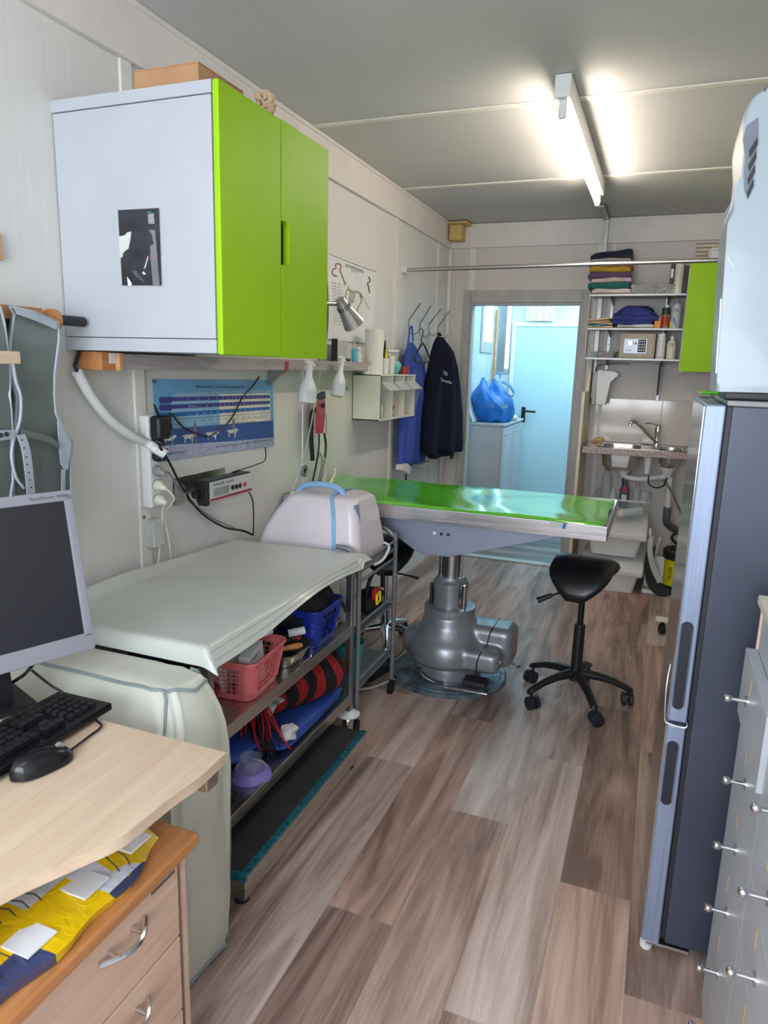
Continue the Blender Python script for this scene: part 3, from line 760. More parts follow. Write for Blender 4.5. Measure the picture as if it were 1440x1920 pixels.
# corrugated conduit, power strip, plugs, junction box
hp = spline([P(x, y, 0, 0.04) for x, y in ((144, 697), (170, 742), (205, 785), (245, 815), (275, 830))] + [P(292, 842, 0, 0.075), P(309, 851, 0, 0.095)], 22)
t = thing('corrugated_hose', 'white corrugated cable hose bowing down across the wall from the cabinet', 'hose', (0.04, 1.8, 1.2))
N = len(hp); plain = int(N * 0.86)
build('hose', MB().tube(hp[:plain], [0.0165 if k % 2 else 0.0145 for k in range(plain)], 14), M_WHITEPL, t, 80)
build('hose_sleeve', MB().tube(hp[plain - 1:], 0.016, 14), M_WHITEPL, t)
build('cable', MB().tube([(0.03, 1.64, 1.53), P(140, 686, 0, 0.03), P(146, 700, 0, 0.04)], 0.006), M_BLACK, t)

t = thing('power_strip', 'white six-way power strip mounted upright on the wall batten', 'power strip', (0.02, 1.945, 1.01))
build('strip_body', MB().box(0.011, 0.05, 1.893, 1.947, 1.00, 1.315, 0.008, seg=3), M_WHITEPL, t)
for k in range(6):
    z = 1.028 + k * 0.0505
    so = build('socket', MB().lathe([(0.021, 0), (0.021, 0.004), (0.0175, 0.004), (0.0165, -0.006), (0.002, -0.006)], (0.048, 1.921, z), (1, 0, 0), 20), M_GREYLT, t)
    build('contact_holes', MB().cyl((0.0425, 1.913, z), (0.0435, 1.913, z), 0.0025, seg=8).cyl((0.0425, 1.929, z), (0.0435, 1.929, z), 0.0025, seg=8), M_INK, so)
def plug(z, m, lab, cab, r=0.018, adapter=False):
    t = thing('mains_adapter' if adapter else 'mains_plug', lab, 'adapter' if adapter else 'plug', (0.05, 1.921, z))
    if adapter:
        build('adapter_body', MB().box(0.053, 0.10, 1.89, 1.955, z - 0.045, z + 0.035, 0.014, seg=3), m, t)
        build('cable_relief', MB().cyl((0.08, 1.915, z + 0.03), (0.08, 1.89, z + 0.072), 0.006, 0.003), m, t)
    else:
        build('plug_body', MB().lathe([(r, 0), (r, 0.016), (0.011, 0.024), (0.007, 0.04)], (0.053, 1.921, z), (1, 0, -0.25)), m, t)
    if cab: build('cable', MB().tube(cab, 0.0034 if m is not M_BLACK or adapter else 0.0045, 8, smooth=8), m, t)
    return t
plug(1.2805, M_BLACK, 'black mains adapter with a thin lead, topmost in the power strip', [(0.10, 1.95, 1.27), P(320, 775, 0, 0.03), P(345, 802, 0, 0.02), P(385, 818, 0, 0.02), P(398, 815, 0, 0.02), P(430, 790, 0, 0.02), P(455, 745, 0, 0.02), P(475, 722, 0, 0.02), P(486, 706, 0, 0.03)], adapter=True)
plug(1.23, M_BLACK, 'black mains plug with the thick black cable, second from the strip top', [(0.09, 1.921, 1.22), P(300, 838, 0, 0.10), P(318, 868, 0, 0.08), P(345, 920, 0, 0.05), P(378, 962, 0, 0.04), P(420, 988, 0, 0.04), P(455, 995, 0, 0.04), P(474, 1003, 0, 0.05)])
plug(1.1795, M_BLACK, 'black mains plug without a visible cable, third from the strip top', None)
plug(1.129, M_GREYPL, 'grey mains plug with a thin grey cable on the power strip', [(0.09, 1.921, 1.12), P(318, 888, 0, 0.06), P(345, 930, 0, 0.03), P(375, 955, 0, 0.03), P(405, 975, 0, 0.03), P(440, 990, 0, 0.03)])
plug(1.0785, M_IVORY, 'ivory mains plug, second from the bottom of the power strip', [(0.09, 1.921, 1.07), (0.10, 1.95, 1.03), P(309, 965, 0, 0.04), P(316, 1010, 0, 0.04), P(322, 1055, 0, 0.03)])
plug(1.028, M_IVORY, 'ivory mains plug at the bottom of the power strip', [(0.09, 1.921, 1.02), P(306, 950, 0, 0.06), P(303, 990, 0, 0.04), P(296, 1064, 0, 0.03)])
t = thing('wall_junction_box', 'small grey junction box on the wall below the power strip', 'box', (0.02, 1.96, 0.88))
build('box_body', MB().box(0.0, 0.045, 1.905, 1.965, 0.855, 0.955, 0.007, seg=3), M_GREYLT, t)
for k in range(3):
    build('cable_gland', MB().lathe([(0.014, 0), (0.013, 0.003), (0.006, 0.003)], (0.028, 1.904, 0.88 + k * 0.026), (0, -1, 0), 16), M_GREYLT, t)
build('screw', MB().cyl((0.01, 1.90, 0.965), (0.014, 1.90, 0.965), 0.006, seg=10), M_DULLMET, t)

# poster about pet ages
t = thing('pet_age_poster', 'blue poster comparing pet ages with human years, dogs running on a beach', 'poster', (0.002, 2.39, 1.13))
XP = 0.004
def W(x, y, k=0): return P(280 + x / 6.0, 700 + y / 6.0, 0, XP + 0.0006 * k)
def pp(nm, pts, m, k=1):
    return build(nm, MB().prism([W(x, y, k) for x, y in pts], (-0.0004, 0, 0)), m, t)
build('sheet', MB().prism([W(x, y, 0) for x, y in ((35, 65), (1385, 78), (1405, 815), (90, 1000))], (-0.002, 0, 0)), M_SKY, t)
pp('sea', [(70, 640), (1392, 530), (1398, 735), (80, 830)], M_SEA, 1)
pp('beach', [(80, 820), (400, 795), (900, 765), (1398, 722), (1404, 814), (90, 999)], M_SAND, 2)
pp('cloud_band', [(300, 230), (700, 205), (1000, 190), (1388, 185), (1389, 240), (700, 270), (250, 285)], mat('print_cloud', (150, 184, 214), 0.5), 1)
pp('cream_panel', [(785, 235), (1355, 222), (1366, 532), (797, 577)], M_CREAMPR, 2)
pp('ruled_panel', [(130, 300), (785, 300), (795, 560), (180, 620)], M_PALEBL, 1)
for y0, y1, m in ((290, 262, M_INDIGO), (374, 328, M_INDIGO), (464, 393, M_MIDBLUE)):
    pp('age_bar', [(250, y0 - 22), (1350, y1 - 18), (1356, y1), (1350, y1 + 18), (250, y0 + 26)], m, 3)
    pp('age_bar_head', [(125, y0 - 22), (235, y0 - 28), (252, y0 - 15), (255, y0 + 35), (240, y0 + 48), (130, y0 + 50), (114, y0 + 30), (112, y0 - 8)], m, 4)
def wr(s, x, y, x2, h, m, k=5, slope=0.0):
    a = W(x, y, k); c = W(x2, y + slope * (x2 - x), k); d = W(x, y - h, k)
    writing(s, a, c - a, (0, 0, 1), (c - a).length, (d - a).length, m, t)
wr('Wie alt ist Ihr Tier in Menschenjahren?', 520, 175, 1070, 44, M_INK, 3)
for lab, y0, y1 in (('1       2        3       4     5   6   7  8  9  10  11  12  13  14  15', 296, 272), ('8 Mon.  1      2      3       4    5    6   7   8   9   10  11  12  13  14  15  16', 380, 340), ('1      2     3     4     5     6     7    8   9   10   11   12   13   14', 468, 412)):
    wr(lab, 440, y0, 1330, 16, M_TEXTW, 5, (y1 - y0) / 890.0)
wr('5    10    15    20    25    30    35    40    45    50    55    60    65    70    75', 255, 560, 1330, 14, M_INK, 5, -0.075)
wr('MENSCHENJAHRE', 182, 594, 335, 18, M_INK, 5, -0.06)
wr('Wenn Ihr Tier in diesem Alter ist, erkundigen Sie sich', 870, 535, 1310, 18, M_INK, 5, -0.08)
wr('bitte bei Ihrem Tierarzt', 985, 560, 1210, 16, M_INK, 5, -0.08)
wr('Helfen Sie Ihrem Tier, das Leben in vollen Zügen zu genießen. Ein ganzes Leben lang.', 742, 845, 1375, 26, M_INK, 5, -0.14)
wr('vets\u2019 no.1 choice', 215, 912, 395, 26, M_INK, 5, -0.11)
pp('age_rule', [(180, 522), (1362, 440), (1362, 443), (180, 526)], M_INK, 5)
pp('red_square', [(170, 835), (215, 825), (218, 890), (172, 898)], M_TEXTW, 4)
pp('red_square', [(176, 842), (208, 836), (210, 876), (178, 881)], mat('print_red', (206, 60, 74), 0.5), 5)
M_DOG = mat('print_dog', (190, 192, 206), 0.5, var=0.35, vscale=70)
for dx, dy, sgn in ((215, 740, 1), (440, 720, 1), (700, 690, 1), (930, 660, 1)):
    sc = 1.0 if dx != 930 else 0.85
    dd = [(-45, -28), (30, -32), (60, -50), (88, -38), (86, -20), (62, -8), (52, 20), (48, 66), (38, 66), (34, 24), (-10, 14), (-30, 22), (-34, 66), (-46, 60), (-42, 20), (-56, -4), (-72, -14)]
    pp('dog_picture', [(dx + sc * a, dy + sc * c) for a, c in dd], M_DOG, 4)
for dx, dy in ((515, 680), (950, 640)):
    pp('walker_picture', [(dx - 16, dy - 90), (dx - 6, dy - 128), (dx + 8, dy - 126), (dx + 14, dy - 92), (dx + 22, dy - 20), (dx + 14, dy + 112), (dx - 2, dy + 110), (dx - 8, dy + 20), (dx - 20, dy - 10)], mat('print_walker', (120, 110, 130), 0.5, var=0.2), 3)
for x, y in ((52, 92), (1370, 95)):
    build('pin', MB().cyl(W(x, y, 1), W(x, y, 8), 0.006, seg=12), M_DARK, t)

# scale display on its bracket
t = thing('scale_display', 'wall-mounted scale display with lcd, three black buttons and one red button', 'display', (0.08, 2.27, 0.98))
build('bracket', MB().prism([(0.0, 2.075, 1.075), (0.05, 2.075, 1.05), (0.06, 2.075, 1.0), (0.02, 2.075, 0.975), (0.0, 2.075, 0.975)], (0, 0.004, 0)).box(0.0, 0.004, 2.075, 2.40, 0.975, 1.075), M_STEEL, t)
build('case', MB().box(0.062, 0.118, 2.125, 2.415, 0.982, 1.066, 0.005), M_BLACK, t)
build('end_cap', MB().box(0.078, 0.122, 2.11, 2.128, 0.975, 1.07, 0.006).cyl((0.085, 2.112, 1.02), (0.085, 2.085, 1.02), 0.015), M_BLACK, t)
fp = build('face_plate', MB().box(0.118, 0.122, 2.13, 2.412, 0.986, 1.062, 0.001), M_GREYLT, t)
build('red_band', MB().box(0.122, 0.1225, 2.13, 2.412, 0.990, 1.0), mat('wine_red', (140, 36, 60), 0.4), fp)
build('lcd', MB().box(0.122, 0.1235, 2.15, 2.25, 1.006, 1.036), M_LCD, t)
for k, m in enumerate((M_BLACK, M_BLACK, M_BLACK, M_RED)):
    y = 2.275 + k * 0.026 + (0.008 if k == 3 else 0)
    build('button', MB().lathe([(0.0095, 0), (0.0095, 0.003), (0.006, 0.004)], (0.122, y, 1.022), (1, 0, 0), 16), m, t)
writing('KRUUSE', (0.1228, 2.15, 1.045), (0, 1, 0), (0, 0, 1), 0.07, 0.011, M_INK, t)
writing('Scale 250', (0.1228, 2.23, 1.045), (0, 1, 0), (0, 0, 1), 0.05, 0.010, M_INK, t)
build('knob', MB().cyl((0.09, 2.415, 1.055), (0.09, 2.43, 1.055), 0.006), M_BLACK, t)
build('cable', MB().tube([P(497, 838, 0, 0.02), P(497, 862, 0, 0.02), P(478, 872, 0, 0.03), (0.08, 2.34, 1.07)], 0.0025, 6, smooth=6), M_BLACK, t)
build('cable', MB().tube([(0.09, 2.41, 1.0), P(474, 940, 0, 0.05), P(475, 1003, 0, 0.05)], 0.003, 6, smooth=4), M_BLACK, t)

# clamp lamp on the far side of the cabinet
t = thing('clamp_lamp', 'steel clamp spot lamp fixed beside the far green cabinet door', 'lamp', (0.47, 2.25, 1.65))
XL = 0.50
a0, a1 = P(636, 562, 0, XL), P(664, 608, 0, XL + 0.03)
ax = (a1 - a0); L = ax.length
sh = build('lamp_shade', MB().lathe([(0.012, -0.004), (0.020, 0.0), (0.024, L * 0.3), (0.033, L * 0.65), (0.0415, L), (0.0405, L), (0.030, L * 0.6), (0.018, L * 0.12), (0.002, L * 0.1)], a0, ax, 32), M_STEEL, t, 50)
vb = MB()
n_ = ax.normalized(); u_ = n_.orthogonal().normalized(); v_ = n_.cross(u_)
for k in range(14):
    an = 2 * PI * k / 14; d_ = u_ * math.cos(an) + v_ * math.sin(an)
    vb.tube([a0 + n_ * L * 0.22 + d_ * 0.0235, a0 + n_ * L * 0.36 + d_ * 0.0262], 0.0015, 5)
build('vent_slots', vb, M_DARK, sh)
build('bulb', MB().ball(a0 + n_ * L * 0.6, 0.02, seg=12), M_WHITEPL, t)
build('arm', MB().cyl(P(636, 570, 0, XL), (0.49, 2.262, P(612, 571, 0, XL).z), 0.008), M_CHROME, t)
zz = P(610, 571, 0, XL).z
build('joint', MB().ball((0.49, 2.262, zz), 0.013), M_CHROME, t)
build('clamp', MB().box(0.465, 0.505, 2.231, 2.245, zz - 0.04, zz + 0.04, 0.004).box(0.475, 0.50, 2.243, 2.262, zz - 0.012, zz + 0.012, 0.003), M_DULLMET, t)
build('cord', MB().tube([(0.48, 2.255, zz - 0.02), P(607, 625, 0, 0.45), P(603, 680, 0, 0.40), P(594, 740, 0, 0.2), P(578, 820, 0, 0.1), P(560, 890, 0, 0.06), P(530, 960, 0, 0.05), P(508, 1000, 0, 0.05)], 0.003, 6, smooth=6), M_GREYLT, t)

# spray bottles hanging on the board
def bottle_spray(top, bot, w, lab, x=0.165, tex=True):
    a, c = P(*top, 0, x), P(*bot, 0, x)
    H = (a - c).length
    t = thing('spray_bottle', lab, 'spray bottle', c, None, 'spray bottles hanging on the timber shelf')
    n = (a - c).normalized()
    body = build('bottle', MB().lathe([(w * .75, 0), (w, H * .03), (w, H * .33), (w * .9, H * .42), (w * .42, H * .62), (w * .38, H * .80)], c, n, 26), M_WHITEPL, t, 60)
    build('collar', MB().lathe([(w * .44, 0), (w * .44, H * .08)], c + n * H * .78, n, 20), M_WHITEPL, t)
    hd = c + n * H * .86
    build('trigger_head', MB().prism([hd + Vector((0, dy * w, dz * H)) + Vector((-0.007, 0, 0)) for dy, dz in ((-1.1, .10), (-.4, .15), (.5, .13), (1.15, .03), (1.1, -.01), (.45, .04), (.3, -.02), (-.3, -.02), (-.45, .06))], (0.014, 0, 0)), M_WHITEPL, t)
    build('trigger', MB().tube([hd + Vector((0, -w * .6, H * .06)), hd + Vector((0, -w * .9, 0)), hd + Vector((0, -w * 1.2, -H * .06))], 0.004, 6), M_GREYLT, t)
    fn = Vector((.72, -.69, 0)); rt = Vector((.69, .72, 0))
    for k in range(7):
        p = c + n * (H * (.30 - .036 * k)) + fn * (w * 1.0 + .0008) - rt * (w * .42)
        writing('IlI llIl lIIl lIlI', p, rt, (0, 0, 1), w * .84, H * 0.014, M_INK, body, 'label_print')
    return t
bottle_spray((581, 676), (575, 757), 0.040, 'white spray bottle hanging right under the far cabinet door corner')
t = bottle_spray((642, 668), (632, 744), 0.032, 'smaller tilted white spray bottle between the cabinet and the organizer box')
build('blue_logo', MB().ball(P(641, 728, 0, 0.17) + Vector((0.028, 0, 0)), 0.004, 0.006, 0.012, seg=8), M_MIDBLUE, t)
t = thing('small_items', 'tangle of green rubber band and wire on the shelf board beside the lamp cord', 'wire', (0.1, 2.68, 1.513))
build('wire', MB().tube([P(600 + 8 * math.cos(k * 2.1) + k * .4, 672 + 4 * math.sin(k * 1.7), 0, 0.1 + 0.006 * math.sin(k)) for k in range(14)], 0.0012, 5, smooth=4), M_DULLMET, t)
build('green_band', MB().tube([P(605 + 6 * math.cos(k), 673 + 5 * math.sin(k), 0, 0.105) for k in range(8)], 0.0018, 5, smooth=4), mat('green_rubber', (40, 120, 90), 0.5), t)
single('red_clip', MB().box(0.118, 0.126, 2.70, 2.712, 1.465, 1.505, 0.002), M_RED, 'small red clip on the shelf board edge beside the first spray bottle', 'clip')

# clippers in a wire holder
t = thing('hair_clipper', 'red electric animal clipper held in a wire rack on the wall', 'clipper', (0.07, 3.17, 1.16))
XC = 0.07
g = lambda x, y, k=XC: P(x, y, 0, k)
build('clipper_body', MB().loft([[g(cx - w, yy, XC - d), g(cx + w, yy, XC - d), g(cx + w * 1.0, yy, XC + d), g(cx - w, yy, XC + d)] for cx, yy, w, d in ((602, 747, 5, .010), (602, 752, 8, .018), (601, 770, 9, .022), (600, 792, 8.5, .022), (599, 808, 7.5, .020), (599, 813, 6, .014))]), M_RED, t, 50)
build('cutter_head', MB().loft([[g(cx - w, yy, XC - d), g(cx + w, yy, XC - d), g(cx + w, yy, XC + d), g(cx - w, yy, XC + d)] for cx, yy, w, d in ((606, 734, 4, .006), (602, 740, 8, .014), (602, 748, 9, .016))]), M_DARK, t)
build('switch', MB().box(g(599, 760).x + 0.018, g(599, 760).x + 0.026, g(597, 760).y, g(601, 760).y, g(600, 764).z, g(600, 756).z, 0.002), M_BLACK, t)
build('cable', MB().tube([g(598, 813), g(598, 835), g(595, 860), g(590, 885), g(584, 915)], 0.005, 8, smooth=6), M_BLACK, t)
wh = MB()
for (x0, y0), (x1, y1) in (((590, 778), (612, 778)), ((590, 778), (590, 813)), ((612, 778), (612, 811)), ((590, 813), (612, 812))):
    wh.cyl(g(x0, y0, .10), g(x1, y1, .10), 0.0018, seg=6)
wh.cyl(g(590, 778, .10), g(590, 778, 0.0), 0.0018, seg=6); wh.cyl(g(612, 778, .10), g(612, 778, 0.0), 0.0018, seg=6); wh.cyl(g(601, 813, .10), g(601, 813, 0.0), 0.0018, seg=6)
single('wire_rack', wh, M_CHROME, 'small white-metal wire rack holding the red clipper', 'rack')
t = thing('stethoscope_tube', 'black rubber tube loop hanging beside the red clipper', 'tube', (0.05, 3.1, 1.0))
build('tube', MB().tube([g(592, 768, .045), g(585, 775, .045), g(583, 800, .045), g(584, 830, .045), g(586, 863, .045)], 0.011, 10, smooth=6), M_BLACK, t)
build('joint_ring', MB().lathe([(0.0125, -0.006), (0.0125, 0.006)], g(583.5, 804, .045), (0, 0, 1)), M_CHROME, t)
t = thing('wall_socket', 'round black wall socket below the red clipper', 'socket', (0.02, 3.09, 0.99))
build('socket_ring', MB().lathe([(0.03, 0), (0.03, 0.012), (0.022, 0.016), (0.017, 0.008), (0.002, 0.008)], (0.0, 3.085, P(585, 878, 0, 0).z), (1, 0, 0), 24), M_GREYPL, t)
build('socket_hole', MB().lathe([(0.015, 0), (0.008, 0.001)], (0.0085, 3.085, P(585, 878, 0, 0).z), (1, 0, 0), 20), M_INK, t)
t = thing('hanging_hose', 'thin steel and black tubes hanging from the clipper to the exam table', 'tube', (0.05, 3.2, 0.92))
build('black_tube', MB().tube([g(608, 812, .05), g(611, 835, .05), g(609, 860, .05)], 0.006, 8, smooth=5), M_BLACK, t)
build('steel_tube', MB().tube([g(609, 858, .05), g(605, 880, .06), g(599, 905, .08), g(595, 925, .12)], 0.0055, 8, smooth=5), M_CHROME, t)
build('grey_tube', MB().tube([g(596, 860, .05), g(600, 850, .05), g(604, 862, .05), g(600, 890, .05), g(594, 912, .05)], 0.004, 8, smooth=5), M_GREYPL, t)

# anatomy poster
t = thing('anatomy_poster', 'curling white wall chart of a dog skeleton behind the clamp lamp', 'poster', (0.004, 3.65, 1.617))
Y0, Y1, Z0, Z1 = 3.335, 3.955, 1.62, 2.04
def AX(u, v): return 0.006 + 0.022 * max(0, u - 0.75) ** 1.5 * 4 * v + 0.006 * math.sin(v * 5) * (1 - u)
build('sheet', MB().sheet(lambda u, v: (AX(u, v), Y0 + (Y1 - Y0) * u - 0.02 * u * (1 - v), Z0 + (Z1 - Z0) * v), 16, 10, 0.001), M_PAPER, t)
def AP(px, py, k=0.0012):
    p = P(600 + px / 9.6, 460 + py / 9.6, 0, 0.0)
    u = (p.y - Y0) / (Y1 - Y0); v = (p.z - Z0) / (Z1 - Z0)
    p.x = AX(min(max(u, 0), 1), min(max(v, 0), 1)) + k
    return p
def aline(nm, pts, m, r=0.0018): build(nm, MB().tube([AP(*p) for p in pts], r, 4, smooth=4), m, t)
aline('border_line', [(150, 150), (560, 320), (975, 480)], M_INK, 0.0012)
aline('border_line', [(135, 1685), (480, 1735), (810, 1785)], M_INK, 0.0012)
aline('neck_bones', [(345, 440), (385, 560), (440, 710)], M_BRONZE, 0.006)
aline('back_bones', [(490, 790), (560, 830), (640, 830), (700, 870), (740, 930)], M_BRONZE, 0.006)
aline('shoulder_bones', [(500, 740), (450, 830), (430, 930), (430, 1040)], M_BRONZE, 0.005)
aline('hip_bones', [(700, 900), (720, 1000), (650, 1130), (640, 1200)], M_BRONZE, 0.005)
aline('tail_bones', [(745, 930), (800, 1030), (850, 1150)], M_BRONZE, 0.0018)
aline('skull_outline', [(345, 440), (370, 370), (320, 330), (270, 350), (280, 410), (220, 440), (215, 520), (290, 560)], mat('print_brick', (170, 110, 100), 0.6), 0.004)
aline('second_skull', [(850, 570), (870, 650), (830, 680), (850, 760), (860, 860), (850, 930)], M_DULLMET, 0.005)
rb = MB()
for k in range(8): rb.tube([AP(500 + k * 18, 850), AP(490 + k * 16, 940), AP(500 + k * 10, 1040)], 0.001, 4, smooth=3)
build('rib_lines', rb, M_GREYPL, t)
def aw(s, x, y, x2, y2, h):
    a, c = AP(x, y, 0.003), AP(x2, y2, 0.003)
    writing(s, a, c - a, (0, 0, 1), (c - a).length, h, M_INK, t)
aw('ANATOMIE DES HUNDES', 440, 385, 765, 505, 0.017)
aw('(Skelett)', 540, 465, 650, 505, 0.009)
for k in range(14):
    aw('IlIl lIl IlIl', 195, 680 + k * 56, 262, 700 + k * 56, 0.006)
    aw('lIlI IlIl lI', 285, 700 + k * 56, 345, 720 + k * 56, 0.006)

# organizer with tilting clear bins
OX, OY0, OY1, OZ0, OZ1 = 0.17, 3.67, 4.27, 1.19, 1.447
t = thing('organizer_box', 'cream wall organizer with three clear tilting bins', 'organizer', (0.08, 3.97, OZ0))
b = MB().box(0.0, OX, OY0, OY0 + 0.006, OZ0, OZ1, 0.002); b.box(0.0, OX, OY1 - 0.006, OY1, OZ0, OZ1, 0.002)
b.box(0.0, OX + 0.003, OY0, OY1, OZ1 - 0.008, OZ1, 0.002); b.box(0.0, OX + 0.003, OY0, OY1, OZ0, OZ0 + 0.01, 0.002); b.box(0, 0.006, OY0, OY1, OZ0, OZ1)
for k in (1, 2): b.box(0.0, OX, OY0 + k * 0.2 - 0.003, OY0 + k * 0.2 + 0.003, OZ0, OZ1)
build('case', b, M_IVORY, t)
for k in range(3):
    y0, y1 = OY0 + 0.012 + k * 0.2, OY0 + 0.188 + k * 0.2
    bb = MB().box(OX - 0.004, OX - 0.001, y0, y1, OZ0 + 0.012, OZ0 + 0.175)
    bb.prism([(OX, y0, OZ0 + 0.175), (OX + 0.05, y0, OZ0 + 0.175), (OX, y0, OZ0 + 0.225)], (0, 0.002, 0)); bb.prism([(OX, y1, OZ0 + 0.02), (OX + 0.05, y1, OZ0 + 0.175), (OX, y1, OZ0 + 0.225)], (0, 0.002, 0))
    build('clear_bin', bb, M_BINCLEAR, t)
    build('bin_lip', MB().prism([(OX - 0.002, y0, OZ0 + 0.215), (OX + 0.052, y0, OZ0 + 0.170), (OX + 0.054, y0, OZ0 + 0.173), (OX, y0, OZ0 + 0.218)], (0, y1 - y0, 0)), M_FROST, t)
    build('label_window', MB().box(OX - 0.003, OX, y0 + 0.02, y1 - 0.02, OZ1 - 0.045, OZ1 - 0.012), M_CLEAR, t)
t = thing('glue_bottle', 'white and blue dropper bottle in the first clear bin', 'bottle', (0.12, 3.77, 1.2))
build('bottle', MB().lathe([(0.018, 0), (0.019, 0.01), (0.019, 0.07), (0.008, 0.085)], (0.125, 3.785, 1.201), seg=18), M_WHITEPL, t)
build('cap', MB().lathe([(0.008, 0), (0.006, 0.03), (0.003, 0.05)], (0.125, 3.785, 1.286), seg=14), M_MIDBLUE, t)
t = thing('small_carton', 'small green and red carton in the first clear bin', 'carton', (0.12, 3.72, 1.2))
build('carton', MB().box(0.10, 0.15, 3.695, 3.745, 1.201, 1.31, 0.002), mat('green_print', (70, 140, 80), 0.6), t)
build('red_base', MB().box(0.0995, 0.1505, 3.6945, 3.7455, 1.201, 1.235, 0.002), mat('red_print', (190, 80, 76), 0.6), t)
t = thing('plaster_roll', 'striped flesh coloured plaster strips in the middle clear bin', 'plasters', (0.12, 3.93, 1.2))
build('strips', MB().ball((0.13, 3.93, 1.255), 0.02, 0.045, 0.052), mat('flesh_print', (222, 186, 156), 0.7), t)
sb = MB()
for k in range(5): sb.tube([(0.152, 3.90 + k * 0.014, 1.23 + k * 0.004), (0.152, 3.905 + k * 0.014, 1.27)], 0.002, 5)
build('dark_stripes', sb, mat('brown_print', (110, 60, 50), 0.7), t)
single('bandage_roll', MB().ball((0.12, 4.02, 1.26), 0.02, 0.03, 0.055), M_CREAMCL, 'twisted beige bandage in the middle clear bin', 'bandage')
single('coiled_cable', MB().tube([(0.13, 4.13 + 0.03 * math.sin(k * 1.4), 1.205 + 0.012 * k) for k in range(12)], 0.003, 6, smooth=4), M_BLACK, 'coiled black cable in the third clear bin', 'cable')

# on top of the organizer and the board end
def rollx(name, lab, cat, y, x, r, z0, h, m, inner=True):
    t = thing(name, lab, cat, (x, y, z0))
    build('roll', MB().lathe([(r, 0), (r, h), (0.02, h), (0.02, h - 0.01)], (x, y, z0), seg=32), m, t)
    build('core', MB().lathe([(0.02, 0), (0.02, 0.003), (0.016, 0.003)], (x, y, z0 + h - 0.012), seg=20), M_CARD, t)
    return t
rollx('paper_towel_roll', 'upright white paper roll standing on the organizer', 'paper roll', 3.715, 0.11, 0.052, OZ1, 0.245, mat('tissue', (232, 232, 224), 0.9, var=0.02, bump=0.2, bscale=150))
t = thing('pot', 'small white lidded pot in front of the paper roll base', 'pot', (0.13, 3.62, 1.45))
build('pot_body', MB().lathe([(0.020, 0), (0.021, 0.034)], (0.10, 3.64, 1.448 + 0.0), seg=20), M_WHITEPL, t)
build('lid', MB().lathe([(0.023, 0), (0.023, 0.008), (0.02, 0.010)], (0.10, 3.64, 1.482), seg=20), M_WHITEPL, t)
t = thing('pen_cup', 'white cup of scissors and pens with a black pointed handle, beside the roll', 'cup', (0.12, 3.82, OZ1))
build('cup', MB().lathe([(0.022, 0), (0.028, 0.09), (0.026, 0.09), (0.02, 0.004)], (0.13, 3.83, OZ1), seg=20), M_WHITEPL, t)
for k, (dx, dy, h, m) in enumerate(((0, 0, .19, M_BLACK), (.008, -.006, .15, M_YEL), (-.008, -.01, .14, M_BLUEPL), (.004, .01, .13, M_DULLMET), (-.006, .008, .12, M_PURPLE))):
    b = MB().tube([(0.13 + dx, 3.83 + dy, OZ1 + 0.01), (0.13 + dx * 1.6, 3.83 + dy * 1.6, OZ1 + h * .7), (0.13 + dx * 1.8, 3.83 + dy * 1.8, OZ1 + h)], [0.005, 0.009, 0.004], 8)
    if m is M_DULLMET: b.tube([(0.13, 3.86 + 0.012 * math.cos(a), OZ1 + 0.13 + 0.016 * math.sin(a)) for a in [q * PI / 4 for q in range(9)]], 0.003, 6)
    single('pen', b, m, ['black pointed tool handle sticking up from the white cup', 'yellow marker in the white cup', 'blue pen in the white cup', 'metal scissors in the white cup', 'purple pen in the white cup'][k], 'pen' if k != 3 else 'scissors', 'pens and tools in the white cup')
t = thing('beaker', 'second pale cup with a rim beside the pen cup', 'cup', (0.12, 3.90, OZ1))
build('cup', MB().lathe([(0.02, 0), (0.024, 0.105), (0.022, 0.105), (0.018, 0.004)], (0.14, 3.905, OZ1), seg=20), M_IVORY, t)
t = thing('glove_bag', 'clear bag of turquoise gloves bulging on the organizer', 'bag', (0.12, 4.02, OZ1))
rings = [[Vector((0.12 + (0.035 + 0.008 * math.sin(4 * a + k)) * math.sin(PI * (k + 0.7) / 8.4) * math.cos(a), 4.02 + (0.065 + 0.010 * math.sin(5 * a + k * 2)) * math.sin(PI * (k + 0.7) / 8.4) * math.sin(a), OZ1 + 0.012 * k)) for a in [2 * PI * i / 24 for i in range(24)]] for k in range(8)]
build('gloves', MB().loft(rings), mat('turquoise_gloves', (110, 200, 206), 0.5, var=0.15, vscale=60, bump=0.6, bscale=90), t, 70)
build('film', MB().loft([[p + Vector((0.004 * (p.x > 0.12) - 0.002, 0, 0.005)) for p in r] for r in rings[4:]] + [[Vector((0.12 + 0.02 * math.cos(a), 4.05 + 0.03 * math.sin(a), OZ1 + 0.12)) for a in [2 * PI * i / 24 for i in range(24)]]], cap=False), M_CLEAR, t)
t = thing('clear_container', 'tall clear plastic container with white lid behind the glove bag', 'container', (0.06, 4.03, OZ1))
build('container', MB().box(0.02, 0.09, 3.93, 4.16, OZ1, OZ1 + 0.13, 0.01), M_CLEAR, t)
build('lid', MB().box(0.015, 0.095, 3.92, 4.17, OZ1 + 0.13, OZ1 + 0.145, 0.004), M_WHITEPL, t)
t = thing('red_pot', 'small dark red lidded pot at the far end of the organizer', 'pot', (0.13, 4.16, OZ1))
build('pot_body', MB().lathe([(0.026, 0), (0.028, 0.036)], (0.13, 4.17, OZ1), seg=20), mat('brick_red_plastic', (160, 58, 50), 0.4), t)
build('lid', MB().lathe([(0.030, 0), (0.030, 0.012)], (0.13, 4.17, OZ1 + 0.036), seg=20), bpy.data.materials['brick_red_plastic'], t)
